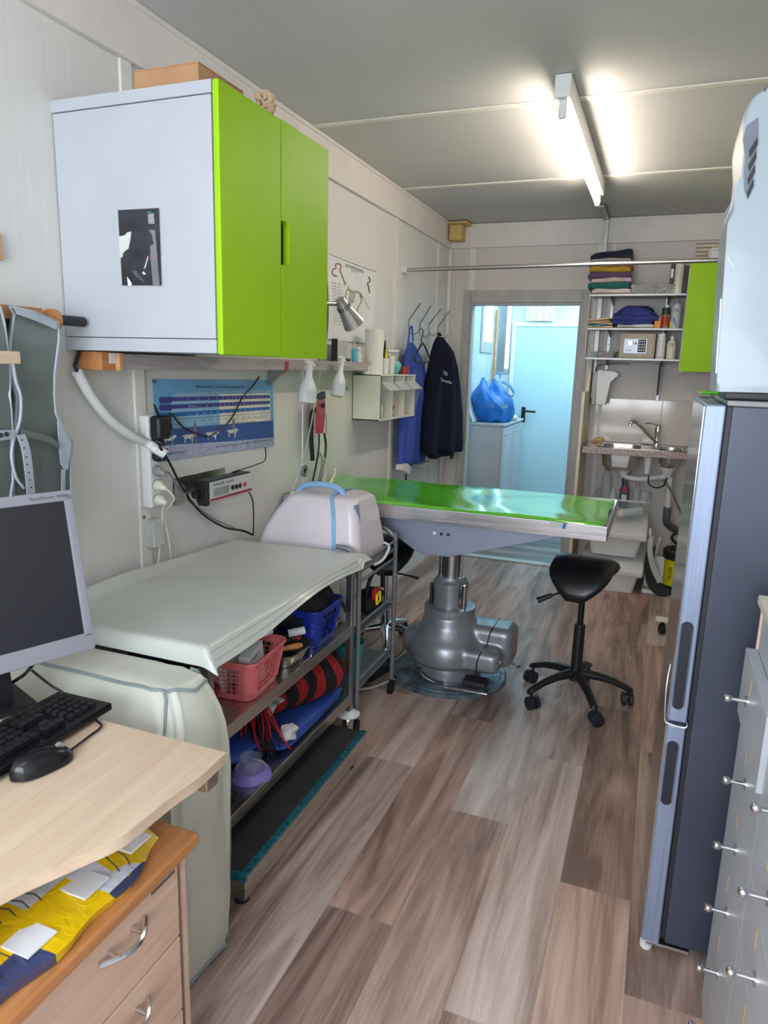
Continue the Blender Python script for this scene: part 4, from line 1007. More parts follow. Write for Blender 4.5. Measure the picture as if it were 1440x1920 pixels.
t = thing('dropper_bottle', 'turquoise bottle with a clear tip at the shelf board end', 'bottle', (0.08, 3.46, 1.513))
build('bottle', MB().lathe([(0.014, 0), (0.015, 0.055), (0.008, 0.07)], (0.085, 3.50, 1.5135), seg=16), mat('turquoise_print', (80, 190, 206), 0.4), t)
build('tip', MB().lathe([(0.008, 0), (0.006, 0.02), (0.003, 0.03)], (0.085, 3.50, 1.583), seg=12), M_GREYLT, t)
t = thing('medicine_bottle', 'small white medicine bottle with round cap next to the turquoise bottle', 'bottle', (0.08, 3.58, 1.513))
build('bottle', MB().lathe([(0.018, 0), (0.018, 0.04), (0.01, 0.05)], (0.075, 3.58, 1.5135), seg=16), M_WHITEPL, t)
build('cap', MB().lathe([(0.013, 0), (0.015, 0.02), (0.008, 0.03)], (0.075, 3.58, 1.562), seg=14), M_WHITEPL, t)
t = thing('picture_card', 'upright grey card box standing on the board below the dog chart', 'card', (0.05, 3.36, 1.513))
build('card_body', MB().box(0.03, 0.06, 3.34, 3.47, 1.5135, 1.62, 0.002), M_GREYLT, t)
build('dark_edge', MB().box(0.029, 0.061, 3.335, 3.342, 1.5135, 1.625, 0.001), M_DARK, t)
single('black_clip', MB().box(0.08, 0.1, 3.36, 3.42, 1.5135, 1.528, 0.004), M_BLACK, 'small black clip lying in front of the grey card box', 'clip')

# coat hooks on the wall, coats, hanger
for tip, bend, low, lab in (((788.7, 568), (766.5, 594), (766.5, 614), 'wire coat hook carrying the blue gown'), ((808, 573), (787.4, 600), (787.4, 620), 'wire coat hook carrying the empty black hanger'),
                            ((826.7, 579.5), (805.5, 603.4), (804, 617), 'empty wire coat hook between hanger and dark jacket'), ((842, 584), (821.4, 607), (821.4, 624), 'wire coat hook carrying the dark navy jacket')):
    a, c, d = P(*tip, 0, 0.13), P(*bend, 0, 0.02), P(*low, 0, 0.008)
    t = thing('coat_hook', lab, 'hook', (0.0, d.y, d.z), None, 'wire coat hooks by the doorway')
    c.y = d.y
    build('wire', MB().tube([a, c, Vector((0.008, d.y, c.z - 0.02)), d, d + Vector((0.006, 0, -0.03)), d + Vector((0.03, 0.01, -0.045)), d + Vector((0.06, 0.02, -0.03)), d + Vector((0.068, 0.025, -0.01))], 0.0042, 8), M_DULLMET, t, 60)

def coat(name, lab, cat, rows, x0, m, parent_extra=None, folds=7, amp=0.014):
    """rows: (py, left px, right px, depth) measured on the plane x = x0"""
    t = thing(name, lab, cat, (x0, P(rows[-1][1], rows[-1][0], 0, x0).y, P(rows[-1][1], rows[-1][0], 0, x0).z))
    rings = []
    for k, (py, l, r, d) in enumerate(rows):
        a, c = P(l, py, 0, x0), P(r, py, 0, x0)
        ring = []
        for i in range(40):
            an = 2 * PI * i / 40
            y = (a.y + c.y) / 2 - math.cos(an) * (c.y - a.y) / 2
            fo = amp * min(1, k / 3) * math.sin(folds * (y - a.y) / max(c.y - a.y, .01) * 2 * PI / 2 + k * 0.25)
            ring.append(Vector((x0 + math.sin(an) * d / 2 + (fo if math.sin(an) > 0 else 0), y, (a.z + c.z) / 2)))
        rings.append(ring)
    rings = [[a.lerp(c, f) for a, c in zip(rings[i], rings[i + 1])] for i in range(len(rings) - 1) for f in (0, .33, .66)] + [rings[-1]]
    build('garment', MB().loft(rings), m, t, 70)
    return t
t = coat('surgical_gown', 'long blue gown with white cuffs hanging from the hook behind the organizer', 'gown',
         [(642, 768, 773, .03), (655, 764, 779, .05), (672, 760, 785, .08), (700, 757, 792, .09), (740, 754, 795, .10), (800, 750, 795, .10), (840, 748, 795, .09), (858, 747, 795, .08), (868, 752, 793, .06)], 0.07, M_BLUECL)
build('hanging_loop', MB().strap([P(764, 650, 0, .085), P(768, 618, 0, .07), P(772, 612, 0, .06), P(774, 640, 0, .085)], (0.003, 0.006, 0), (0.003, 0, 0), smooth=5), M_BLUECL, t)
build('neck_ring', MB().tube([P(770 + 7 * math.cos(a), 649 + 4.5 * math.sin(a), 0, .13) for a in [q * PI / 6 for q in range(13)]], 0.004, 6), M_BLUESH, t)
for pts in (((743, 871), (752, 868), (758, 876), (755, 888), (742, 880)), ((783, 866), (797, 864), (795, 872), (789, 878), (780, 871))):
    build('cuff', MB().prism([P(x, y, 0, 0.07) for x, y in pts], (0.05, 0, 0)), M_WHITECL, t)
build('dark_strap', MB().box(0.06, 0.068, P(762, 880, 0, .065).y - .01, P(762, 880, 0, .065).y + .01, 0.72, 0.86), M_BLACK, t)
t = coat('fleece_jacket', 'dark navy fleece jacket with white lettering hanging nearest the doorway', 'jacket',
         [(632, 821, 828, .04), (645, 818, 834, .09), (660, 816, 840, .13), (690, 810, 845, .16), (730, 802, 851, .17), (780, 797, 856, .18), (835, 794, 860, .16), (850, 808, 860, .13)], 0.16, M_NAVY, folds=5, amp=0.02)
build('collar_loop', MB().tube([P(822, 640, 0, .09), P(823, 625, 0, .07), P(827, 630, 0, .08)], 0.007, 6, smooth=4), M_NAVY, t)
for s, x, y, x2, h in (('TED', 831, 702, 839, .022), ('Tiermedizin', 826, 714, 847, .02)):
    a = P(x, y, 0, 0.262); c = P(x2, y, 0, 0.262)
    writing(s, (0.262, a.y, a.z), (0, 1, -0.1), (0, 0, 1), abs(c.y - a.y), h, M_TEXTW, t)
build('cord_stop', MB().box(0.12, 0.13, P(826, 850, 0, .12).y, P(829, 850, 0, .12).y, P(826, 853, 0, .12).z, P(826, 846, 0, .12).z, .002), M_BLACK, t)
build('cord_stop', MB().box(0.12, 0.13, P(844, 858, 0, .12).y, P(848, 858, 0, .12).y, P(844, 861, 0, .12).z, P(844, 854, 0, .12).z, .002), M_BLACK, t)
single('white_lab_coat', MB().prism([P(x, y, 0, 0.045) for x, y in ((819, 623), (815, 650), (806, 690), (800, 712), (797, 760), (795, 800), (799, 800), (806, 720), (815, 680), (822, 640))], (0.03, 0, 0)), M_CREAMCL, 'cream coat showing as a narrow strip behind the navy jacket', 'coat', sharp=50)
t = thing('coat_hanger', 'empty black plastic coat hanger on the second hook', 'hanger', (0.1, 4.7, 1.44))
h = lambda x, y: P(x, y, 0, 0.15)
build('hanger_frame', MB().tube([h(x, y) for x, y in ((791, 645), (784, 657), (778, 668), (777, 675), (781, 678), (793, 680), (805, 678), (806, 672), (799, 655), (793, 643), (789, 646))], 0.006, 8), M_BLACK, t)
build('hanger_hook', MB().tube([h(791, 643), h(790, 636), h(793, 628), h(793, 620), P(790, 616, 0, .07), P(786, 618, 0, .06)], 0.0035, 8, smooth=4), M_BLACK, t)
# ---------------------------------------------------------------- desk, screen, keyboard, pedestal
t = thing('desk', 'pale maple desk with a curved front edge', 'desk', (0.5, 0.75, 0))
edge = spline([(0.893, 1.073, 0), (0.896, 0.98, 0), (0.888, 0.91, 0), (0.885, 0.84, 0), (0.880, 0.785, 0), (0.848, 0.715, 0), (0.808, 0.624, 0), (0.78, 0.50, 0), (0.78, 0.35, 0), (0.78, 0.1, 0)], 6)
outline = [Vector((p.x, p.y, 0.718)) for p in edge] + [Vector((0.02, 0.1, 0.718)), Vector((0.02, 1.075, 0.718))]
tb = MB().prism(outline, (0, 0, 0.022))
es = [e for e in tb.bm.edges if abs((e.verts[0].co - e.verts[1].co).z) < 1e-5]
bmesh.ops.bevel(tb.bm, geom=es, offset=0.004, segments=2, profile=0.5, affect='EDGES')
build('desk_top', tb, M_BEECH, t)
b = MB().box(0.06, 0.886, 1.015, 1.055, 0.680, 0.717, 0.003)
build('frame_rail', b, M_STEEL, t)
for x, y in ((0.10, 1.02), (0.10, 0.2), (0.70, 0.2)):
    build('leg', MB().cyl((x, y, 0.02), (x, y, 0.717), 0.025), M_DULLMET, t)
    build('foot', MB().cyl((x, y, 0), (x, y, 0.02), 0.03), M_BLACK, t)

e_ = Vector((0.356, 0.934, 0)).normalized(); n_ = Vector((e_.y, -e_.x, 0)); tau = 0.2
upv = (Vector((0, 0, 1)) * math.cos(tau) - n_ * math.sin(tau)); nn = (n_ * math.cos(tau) + Vector((0, 0, 1)) * math.sin(tau))
BR = Vector((0.4651, 1.1842, 0.8405)); Wd, Hd = 0.40, 0.37
def MP(a, c, d): return BR - e_ * a + upv * c - nn * d      # a to the side, c up, d back
Mm = Matrix(((-e_.x, upv.x, -nn.x, BR.x), (-e_.y, upv.y, -nn.y, BR.y), (-e_.z, upv.z, -nn.z, BR.z), (0, 0, 0, 1)))
t = thing('monitor', 'silver framed flat computer monitor with a dark screen on the desk', 'monitor', (0.33, 1.0, 0.74))
b = MB()
for a0, a1, c0, c1 in ((0, Wd, 0, 0.04), (0, Wd, Hd - 0.024, Hd), (0, 0.02, 0.03, Hd - 0.01), (Wd - 0.02, Wd, 0.03, Hd - 0.01)):
    b.box(a0, a1, c0, c1, 0, 0.022, 0.003, M=Mm)
build('bezel', b, mat('silver_grey_plastic', (150, 148, 158), 0.35, 0.2, var=0.02), t)
build('screen', MB().box(0.015, Wd - 0.015, 0.035, Hd - 0.02, 0.004, 0.02, M=Mm), mat('dark_screen', (36, 36, 44), 0.3, var=0.02, coat=0.1), t)
build('back_shell', MB().box(0.03, Wd - 0.03, 0.03, Hd - 0.03, 0.02, 0.06, 0.015, M=Mm), M_GREYPL, t)
writing('SyncMaster 943N', MP(0.095, Hd - 0.0165, 0), e_, upv, 0.085, 0.008, M_DARK, t, 'model_print')
writing('\u25cf', MP(0.235, Hd - 0.021, 0), e_, upv, 0.030, 0.018, M_TEXTW, t, 'corner_sticker')
c = MP(Wd / 2, 0.06, 0.05)
build('stand_neck', MB().loft([[c + Vector((-.04, -.02, 0)), c + Vector((.0, -.04, 0)), c + Vector((.02, .02, 0)), c + Vector((-.02, .04, 0))], [Vector((c.x - .06, c.y - .03, .75)), Vector((c.x, c.y - .05, .75)), Vector((c.x + .03, c.y + .02, .75)), Vector((c.x - .03, c.y + .05, .75))]]), M_BLACK, t)
Mb = Matrix.Translation((0.285, 0.985, 0.741)) @ Matrix.Rotation(math.atan2(e_.y, e_.x), 4, 'Z')
build('stand_base', MB().box(-0.115, 0.115, -0.10, 0.10, 0, 0.014, 0.006, M=Mb), M_BLACK, t)
build('signal_cable', MB().tube([(0.26, 1.02, 0.756), P(15, 1282, 2, 0.78), P(35, 1272, 2, 0.80), P(52, 1258, 2, 0.83), MP(0.09, 0.02, 0.05)], 0.004, 8, smooth=6), M_BLACK, t)

t = thing('keyboard', 'black computer keyboard with raised keys on the desk', 'keyboard', (0.505, 0.885, 0.74))
K0 = Matrix.Translation((0.43, 0.665, 0.741)) @ Matrix.Rotation(-0.045, 4, 'Y')
def KB(x, y, z): return K0 @ Vector((x, y, z))
b = MB().hull([KB(0, 0, 0.0), KB(0.15, 0, 0.0), KB(0.15, 0.44, 0.0), KB(0, 0.44, 0.0)], [KB(0, 0, 0.022), KB(0.15, 0, 0.017), KB(0.15, 0.44, 0.017), KB(0, 0.44, 0.022)])
bmesh.ops.bevel(b.bm, geom=b.bm.edges[:], offset=0.004, segments=2, profile=0.5, affect='EDGES')
build('keyboard_case', b, M_BLACKG, t)
keys = []
def krow(x, y0, n, p=0.0185):
    for k in range(n): keys.append((x, y0 + k * p, 0.0155, 0.0155))
for r in range(5): krow(0.035 + r * 0.0195, 0.345, 4)
krow(0.012, 0.010, 16, 0.0205)
for r in range(5): krow(0.035 + r * 0.0195, 0.010, 14, 0.0185)
for r in range(2): krow(0.035 + r * 0.0195, 0.278, 3)
krow(0.113, 0.278, 3); krow(0.0935, 0.2965, 1)
bigs = MB()
for x, y, a, c in keys[:100]:
    kb = MB(); z = 0.022 - 0.005 * x / 0.15 - 0.002
    kb.hull([KB(x, y, z), KB(x + a, y, z), KB(x + a, y + c, z), KB(x, y + c, z)], [KB(x + .002, y + .002, z + .010), KB(x + a - .002, y + .002, z + .009), KB(x + a - .002, y + c - .002, z + .009), KB(x + .002, y + c - .002, z + .010)])
    build('key', kb, M_BLACK, t)
rest = MB()
for x, y, a, c in keys[100:]:
    z = 0.0195
    rest.box(*[q for q in (KB(x, y, z).x, KB(x + a, y, z).x, KB(x, y, z).y, KB(x, y + c, z).y, KB(x, y, z).z, KB(x, y, z).z + .01)])
o = build('more_keys', rest, M_BLACK, t); o['kind'] = 'stuff'
build('cable', MB().tube([KB(-.002, .42, .01), P(118, 1300, 2, .765), P(95, 1285, 2, .78), P(60, 1257, 2, .80)], 0.003, 8, smooth=5), M_BLACK, t)

t = thing('computer_mouse', 'black wired computer mouse in front of the keyboard', 'mouse', (0.61, 0.885, 0.74))
Mr = Matrix.Translation((0.612, 0.885, 0.741)) @ Matrix.Rotation(-0.25, 4, 'Z')
rings = []
for k in range(11):
    v = -1 + 2 * k / 10; wv = 0.030 * math.sqrt(max(0.02, 1 - abs(v) ** 3)); hv = 0.037 * math.sqrt(max(.02, 1 - abs(v * .93 + .05) ** 2.4)) * (1 - 0.2 * v)
    rings.append([Mr @ Vector((wv * math.cos(a), 0.06 * v, max(0.0, hv * math.sin(a) if math.sin(a) > 0 else 0) + 0.002)) for a in [2 * PI * i / 20 for i in range(20)]])
build('mouse_body', MB().loft(rings), M_BLACKG, t, 70)
build('scroll_wheel', MB().cyl(Mr @ Vector((-0.004, 0.035, 0.028)), Mr @ Vector((0.004, 0.035, 0.028)), 0.008), M_GREYPL, t)
build('mouse_cable', MB().tube([Mr @ Vector((0, 0.058, 0.01)), P(165, 1382, 2, .745), P(190, 1362, 2, .745), (0.575, 1.06, 0.745), (0.5, 1.11, .745)], 0.0025, 8, smooth=5), M_BLACK, t)

PX1, PY0, PY1, PZ = 0.842, 0.50, 1.0, 0.56
t = thing('drawer_pedestal', 'beech drawer pedestal with an orange wooden top under the desk', 'drawers', (0.6, 0.78, 0))
b = MB().box(0.32, PX1 - 0.018, PY0, PY1, 0.03, PZ, 0.002)
build('body', b, M_BEECHV, t)
build('pedestal_top', MB().box(0.30, PX1 + 0.022, PY0 - 0.02, PY1 + 0.02, PZ, PZ + 0.028, 0.008, seg=3), M_ORANGEW, t)
for ya in (PY1 - 0.02, PY0): build('side_rail', MB().box(PX1 - 0.018, PX1, ya, ya + 0.02, 0.03, PZ - 0.002, 0.003), M_BEECHV, t)
build('metal_edge', MB().box(PX1 - 0.002, PX1 + 0.0015, PY1 - 0.027, PY1 - 0.021, 0.03, PZ - 0.01), M_STEELZ, t)
for k, (z0, z1) in enumerate(((0.385, 0.553), (0.21, 0.38), (0.04, 0.205))):
    d = build('drawer', MB().box(PX1 - 0.016, PX1 + 0.002, PY0 + 0.021, PY1 - 0.028, z0, z1, 0.002), M_BEECHV, t)
    zc = z1 - 0.045
    pts = [(PX1 + 0.008 + 0.028 * math.sin(PI * q / 10), 0.757 + 0.113 * q / 10, zc) for q in range(11)]
    hb = MB().tube(pts, 0.0055, 8)
    hb.cyl((PX1, 0.784, zc), (PX1 + 0.030, 0.784, zc), 0.005).cyl((PX1, 0.842, zc), (PX1 + 0.030, 0.842, zc), 0.005)
    build('handle', hb, M_CHROME, d)
    if k == 0: build('label_slot', MB().box(PX1 + 0.002, PX1 + 0.003, 0.895, 0.962, z1 - 0.020, z1 - 0.014), M_DULLMET, d)
# wrapped newspapers on the pedestal
t = thing('newspaper_bundle', 'yellow and white newspapers in clear film lying on the pedestal', 'newspapers', (0.7, 0.75, PZ + 0.03))
zb = PZ + 0.029
def NX(v): return 0.822 + 0.03 * math.sin(v * 3.1) - 0.02 * max(0, v - .85) / .15 + 0.006 * math.sin(v * 19)
def NZ(u, v): return zb + 0.032 + 0.014 * math.sin(u * 7 + v * 3) * u - 0.03 * max(0, u - .75) * 3
b = MB().sheet(lambda u, v: (NX(v) - 0.36 + 0.36 * u, 0.46 + 0.50 * v + 0.01 * math.sin(u * 8), NZ(u, v)), 14, 24, 0.02)
t1 = NT('newspaper_print')
co = t1.coord((1, 1, 1))
vo = t1.n('ShaderNodeTexVoronoi', distance='CHEBYCHEV'); t1.l(co, vo.inputs['Vector']); vo.inputs['Scale'].default_value = 9.0
sc_ = t1.n('ShaderNodeSeparateColor'); t1.l(vo.outputs['Color'], sc_.inputs[0])
class _O: pass
vv = _O(); vv.outputs = [t1.ramp(sc_.outputs[0], [(0.0, (236, 196, 10)), (0.5, (214, 218, 232)), (0.86, (60, 70, 110))], 'CONSTANT')]
t1.l(vv.outputs[0], t1.b.inputs['Base Color']); t1.setp(0.2, coat=0.5)
t1.bump(t1.noise(co, 24, 3, 0.6, 1.5), 0.6, 0.006)
build('paper_stack', b, t1.m, t, 60)
for k in range(4):
    y = 0.52 + 0.12 * k
    build('printed_block', MB().box(NX((y - .46) / .5) - 0.075, NX((y - .46) / .5) - 0.02, y, y + 0.055, NZ(.85, (y - .46) / .5) + 0.0, NZ(.85, (y - .46) / .5) + 0.003), M_TEXTW, t)
for a, c in ((0.50, 0.62), (0.62, 0.60), (0.72, 0.86), (0.88, 0.84)):
    build('strap', MB().tube([(0.58, a, zb + 0.050), (0.7, (a + c) / 2, zb + 0.053), (0.80, c, zb + 0.048), (0.825, c + 0.01, zb + 0.01)], 0.0012, 5, smooth=4), M_DARK, t)
wb = MB()
for k in range(7): wb.tube([(0.70 + 0.006 * k, 0.60 + 0.02 * k, zb + 0.05), (0.72 + 0.006 * k, 0.605 + 0.02 * k, zb + 0.051), (0.74 + 0.006 * k, 0.60 + 0.02 * k, zb + 0.05)], 0.0012, 4)
build('printed_script', wb, M_INK, t)

# covered machine between desk and cart
t = thing('covered_machine', 'machine hidden under a greenish white fabric cover with grey piping', 'cover', (0.38, 1.23, 0))
def cvr(z, k):
    f = min(1, max(0, (z - 0.52) / 0.22))
    x1 = 0.718 - 0.085 * f ** 3 - 0.02 * (1 - min(1, z / .15))
    y0 = 1.118 + 0.115 * f ** 1.6; y1 = 1.365
    ring = []
    for i in range(56):
        a = 2 * PI * i / 56; ca, sa = math.cos(a), math.sin(a)
        sx = math.copysign(abs(ca) ** 0.28, ca); sy = math.copysign(abs(sa) ** 0.28, sa)
        fo = (0.008 * math.sin(i * 1.9 + 2 * z) + 0.005 * math.sin(i * 0.7 + 9 * z)) * (1 - 0.5 * f)
        cx = (0.03 + x1) / 2; rx = (x1 - 0.03) / 2
        ring.append(Vector((cx + (rx + fo) * sx, (y0 + y1) / 2 + ((y1 - y0) / 2 + fo * .7) * sy, z)))
    return ring
zs = [0.012, 0.06, 0.15, 0.25, 0.35, 0.45, 0.52, 0.58, 0.63, 0.67, 0.70, 0.722, 0.737]
rings = [cvr(z, k) for k, z in enumerate(zs)]
top = [Vector((p.x * 0.95 + 0.02, (p.y - 1.30) * 0.85 + 1.30, 0.744)) for p in rings[-1]]
top2 = [Vector((p.x * 0.5 + 0.17, (p.y - 1.30) * 0.4 + 1.30, 0.748)) for p in rings[-1]]
build('fabric_cover', MB().loft(rings + [top, top2]), M_COVER, t, 80)
allr = rings + [top, top2]
def onc(i, k):                       # point of the cover's surface: ring k, place i around it
    i = i % 56
    p = allr[k][i]; c_ = Vector((0.37, 1.28, p.z)); return p + (p - c_).normalized() * 0.002 + Vector((0, 0, 0.003 if k > 10 else 0))
def pipe(pts): return MB().tube(pts, 0.0042, 6)
build('piping', pipe([onc(i, 12) for i in range(29, 50)]), M_PIPING, t)
build('piping', pipe([onc(7, k) for k in range(13, -1, -1)] + [onc(i, 0) for i in range(6, -9, -1)]), M_PIPING, t)
build('piping', pipe([onc(48, 5), onc(48, 7), onc(48, 9), onc(49, 11), onc(49, 12), onc(50, 12), onc(52, 12), onc(54, 12), onc(56, 11), onc(60, 11), onc(62, 11), onc(63, 11)]), M_PIPING, t)

# ---------------------------------------------------------------- steel cart with tarpaulin
CX0, CX1, CY0, CY1 = 0.075, 0.605, 1.42, 2.365
t = thing('instrument_cart', 'stainless steel cart with two open shelves along the wall', 'cart', (0.34, 1.9, 0))
for x in (CX0, CX1 - 0.026):
    for y in (CY0, CY1 - 0.026):
        build('post', MB().box(x, x + 0.026, y, y + 0.026, 0.155, 0.775, 0.003), M_STEELZ, t)
for z in (0.51, 0.225):
    b = MB().box(CX0 + 0.005, CX1 - 0.004, CY0 + 0.004, CY1 - 0.004, z - 0.006, z, 0.001)
    b.box(CX1 - 0.006, CX1 + 0.003, CY0 + 0.026, CY1 - 0.026, z - 0.034, z + 0.008, 0.002); b.box(CX0, CX0 + 0.006, CY0 + 0.026, CY1 - 0.026, z - 0.034, z + 0.008, 0.002)
    b.box(CX0 + 0.026, CX1 - 0.026, CY0, CY0 + 0.006, z - 0.034, z + 0.008, 0.002); b.box(CX0 + 0.026, CX1 - 0.026, CY1 - 0.006, CY1, z - 0.034, z + 0.008, 0.002)
    build('shelf', b, M_STEELY, t)
build('top_shelf', MB().box(CX0, CX1, CY0, CY1, 0.74, 0.776, 0.003), M_STEELY, t)
for x in (CX0 + 0.013, CX1 - 0.013):
    for y in (CY0 + 0.013, CY1 - 0.013):
        ct = build('castor', MB().cyl((x, y, 0.125), (x, y, 0.155), 0.008).lathe([(0.022, 0.105), (0.026, 0.118), (0.02, 0.130)], (x, y, 0)), M_CHROME, t)
        build('bumper_disc', MB().lathe([(0.045, 0), (0.047, 0.006), (0.030, 0.014), (0.012, 0.02)], (x, y, 0.135), seg=28), M_WHITEPL, ct)
        build('fork', MB().box(x - 0.016, x + 0.016, y - 0.03, y + 0.02, 0.05, 0.11, 0.006), M_CHROME, ct)
        build('wheel', MB().lathe([(0.03, -0.011), (0.04, -0.008), (0.04, 0.008), (0.03, 0.011)], (x, y - 0.012, 0.04), (1, 0, 0), 24), M_GREYPL, ct)

t = thing('tarpaulin', 'grey-white tarpaulin with a stitched hem laid over the steel cart', 'cloth', (0.34, 1.9, 0.778))
def tp(u, v):
    # u across the cart 0..1, v along it
    x = 0.06 + 0.60 * u; y = 1.365 + 1.06 * v
    z = 0.786 + 0.003 * math.sin(9 * u + 4 * v) * math.sin(7 * v)
    ex = max(0, x - 0.615); ey = max(0, 1.395 - y)
    dx_ = ex * (0.75 + 0.35 * math.sin(v * 6 + 1.0)); dy_ = 1.55 * ey
    z -= max(dx_, dy_) + 0.35 * min(dx_, dy_)
    x -= 0.3 * ex * (1 - min(1, ey / 0.03)); y += 0.62 * ey
    z += 0.028 * max(0, 0.06 - u) / 0.06 * (0.5 + .5 * math.sin(v * 5))
    if ex > 0 and v > .93: z += ex * .5
    z -= 0.02 * max(0, v - 0.965) / 0.035 * (1 - u)
    return (x, y, z)
build('sheet', MB().sheet(tp, 60, 80, 0.0022), M_VINYL, t, 60)
hm = MB()
for uu in (0.945, 0.975):
    hm.tube([Vector(tp(uu, k / 60)) + Vector((0.0005, 0, 0.0008)) for k in range(2, 60)], 0.0011, 5)
build('hem_seams', hm, M_GREYLT, t)

# shelf 1 things
S1 = 0.5115
def basket(name, lab, x0, x1, y0, y1, z0, h, m, rotz=0.0, flare=0.022, nx=8, nz=5, group=None, plainc=0.25):
    cx, cy = (x0 + x1) / 2, (y0 + y1) / 2
    t = thing(name, lab, 'basket', (cx, cy, z0), rotz, group)
    hx, hy = (x1 - x0) / 2, (y1 - y0) / 2
    def rr(s, z, n=8, rc=0.03):
        a, c = hx - flare * (1 - s), hy - flare * (1 - s); pts = []
        for qx, qy, a0 in ((1, 1, 0), (-1, 1, 90), (-1, -1, 180), (1, -1, 270)):
            for k in range(n + 1):
                an = math.radians(a0 + 90 * k / n); pts.append(Vector((qx * (a - rc) + rc * math.cos(an), qy * (c - rc) + rc * math.sin(an), z)))
        return pts
    b = MB().loft([rr(0, 0), rr(0, 0.004)])
    def wallband(z0_, z1_):
        b.loft([rr(z0_ / h, z0_), rr(z1_ / h, z1_), [p * 1 - Vector((p.x, p.y, 0)).normalized() * 0.0025 for p in rr(z1_ / h, z1_)], [p - Vector((p.x, p.y, 0)).normalized() * 0.0025 for p in rr(z0_ / h, z0_)], rr(z0_ / h, z0_)], cap=False)
    wallband(0.0, h * 0.16); wallband(h * 0.84, h)
    rim = rr(1, h); b.tube([p + Vector((0, 0, 0.0)) for p in rim] + [rim[0]], 0.0055, 6)
    for k in range(1, nz):                     # horizontal ribs
        z = h * (0.16 + 0.68 * k / nz); r = rr(z / h, z); b.tube([p - Vector((p.x, p.y, 0)).normalized() * .001 for p in r] + [r[0] - Vector((r[0].x, r[0].y, 0)).normalized() * .001], 0.0017, 4)
    lo, hi = rr(0.14, h * 0.14), rr(0.86, h * 0.86)
    for i in range(len(lo)):                   # solid rounded corners
        j = (i + 1) % len(lo)
        if (lo[i] - lo[j]).length < 0.012:
            nrm = Vector((lo[i].x, lo[i].y, 0)).normalized() * 0.0025
            b.hull([lo[i], lo[j], lo[j] - nrm, lo[i] - nrm], [hi[i], hi[j], hi[j] - nrm, hi[i] - nrm])
        else:
            n = nx if abs(lo[i].y - lo[j].y) > abs(lo[i].x - lo[j].x) else max(3, int(nx * 0.7))
            for k in range(0, n + 1):
                f = k / n
                b.tube([lo[i].lerp(lo[j], f), hi[i].lerp(hi[j], f)], 0.0018 if 0 < k < n else 0.004, 4)
            if plainc:
                for f0, f1 in ((0, plainc * .5), (1 - plainc * .5, 1)):
                    nrm = Vector((lo[i].x + lo[j].x, lo[i].y + lo[j].y, 0)).normalized() * 0.0025
                    a, c2, d, e = lo[i].lerp(lo[j], f0), lo[i].lerp(lo[j], f1), hi[i].lerp(hi[j], f1), hi[i].lerp(hi[j], f0)
                    b.hull([a, c2, c2 - nrm, a - nrm], [e, d, d - nrm, e - nrm])
    build('basket_body', b, m, t)
    return t
basket('plastic_basket', 'pink perforated plastic basket full of bottles on the upper cart shelf', 0.40, 0.60, 1.62, 1.86, S1, 0.125, M_PINK, 0.08, nx=9, nz=6)
basket('plastic_basket', 'dark blue perforated basket under the black cloth on the upper cart shelf', 0.34, 0.60, 2.06, 2.28, S1, 0.14, M_BLUEPL, 0.0, nx=6, nz=4)
def bottle(name, lab, x, y, z0, r, h, m, capm, ch=0.02, cr=None, tilt=None, group=None, neck=True):
    t = thing(name, lab, 'bottle', (x, y, z0), None if tilt is None else 0, group, rot=tilt)
    o = Vector((0, 0, 0)) if tilt is not None else Vector((x, y, z0))
    cr = cr or r * 0.5
    build('bottle', MB().lathe([(r * .92, 0), (r, r * .15), (r, h * .72), (r * .8, h * .8), (cr * .9, h * .88), (cr * .9, h * .92)] if neck else [(r * .95, 0), (r, .004), (r, h * .92)], o, seg=20), m, t, 50)
    build('cap', MB().lathe([(cr, 0), (cr, ch), (cr * .9, ch + .002)], o + Vector((0, 0, h * .92)), seg=18), capm, t)
    return t
bottle('medicine_bottle', 'white screw-cap bottle at the near corner of the pink basket', 0.47, 1.665, S1 + 0.006, 0.024, 0.12, M_WHITEPL, M_WHITEPL, 0.018, 0.014)
bottle('pump_bottle', 'large white round tub behind the boxes in the pink basket', 0.46, 1.755, S1 + 0.006, 0.042, 0.17, M_WHITEPL, M_WHITEPL, 0.02, 0.03)
bottle('syringe_bottle', 'milky tube lying across the far end of the pink basket', 0.47, 1.83, S1 + 0.12, 0.016, 0.085, M_FROST, M_IVORY, 0.02, 0.011, tilt=(1.35, 0, -1.2))
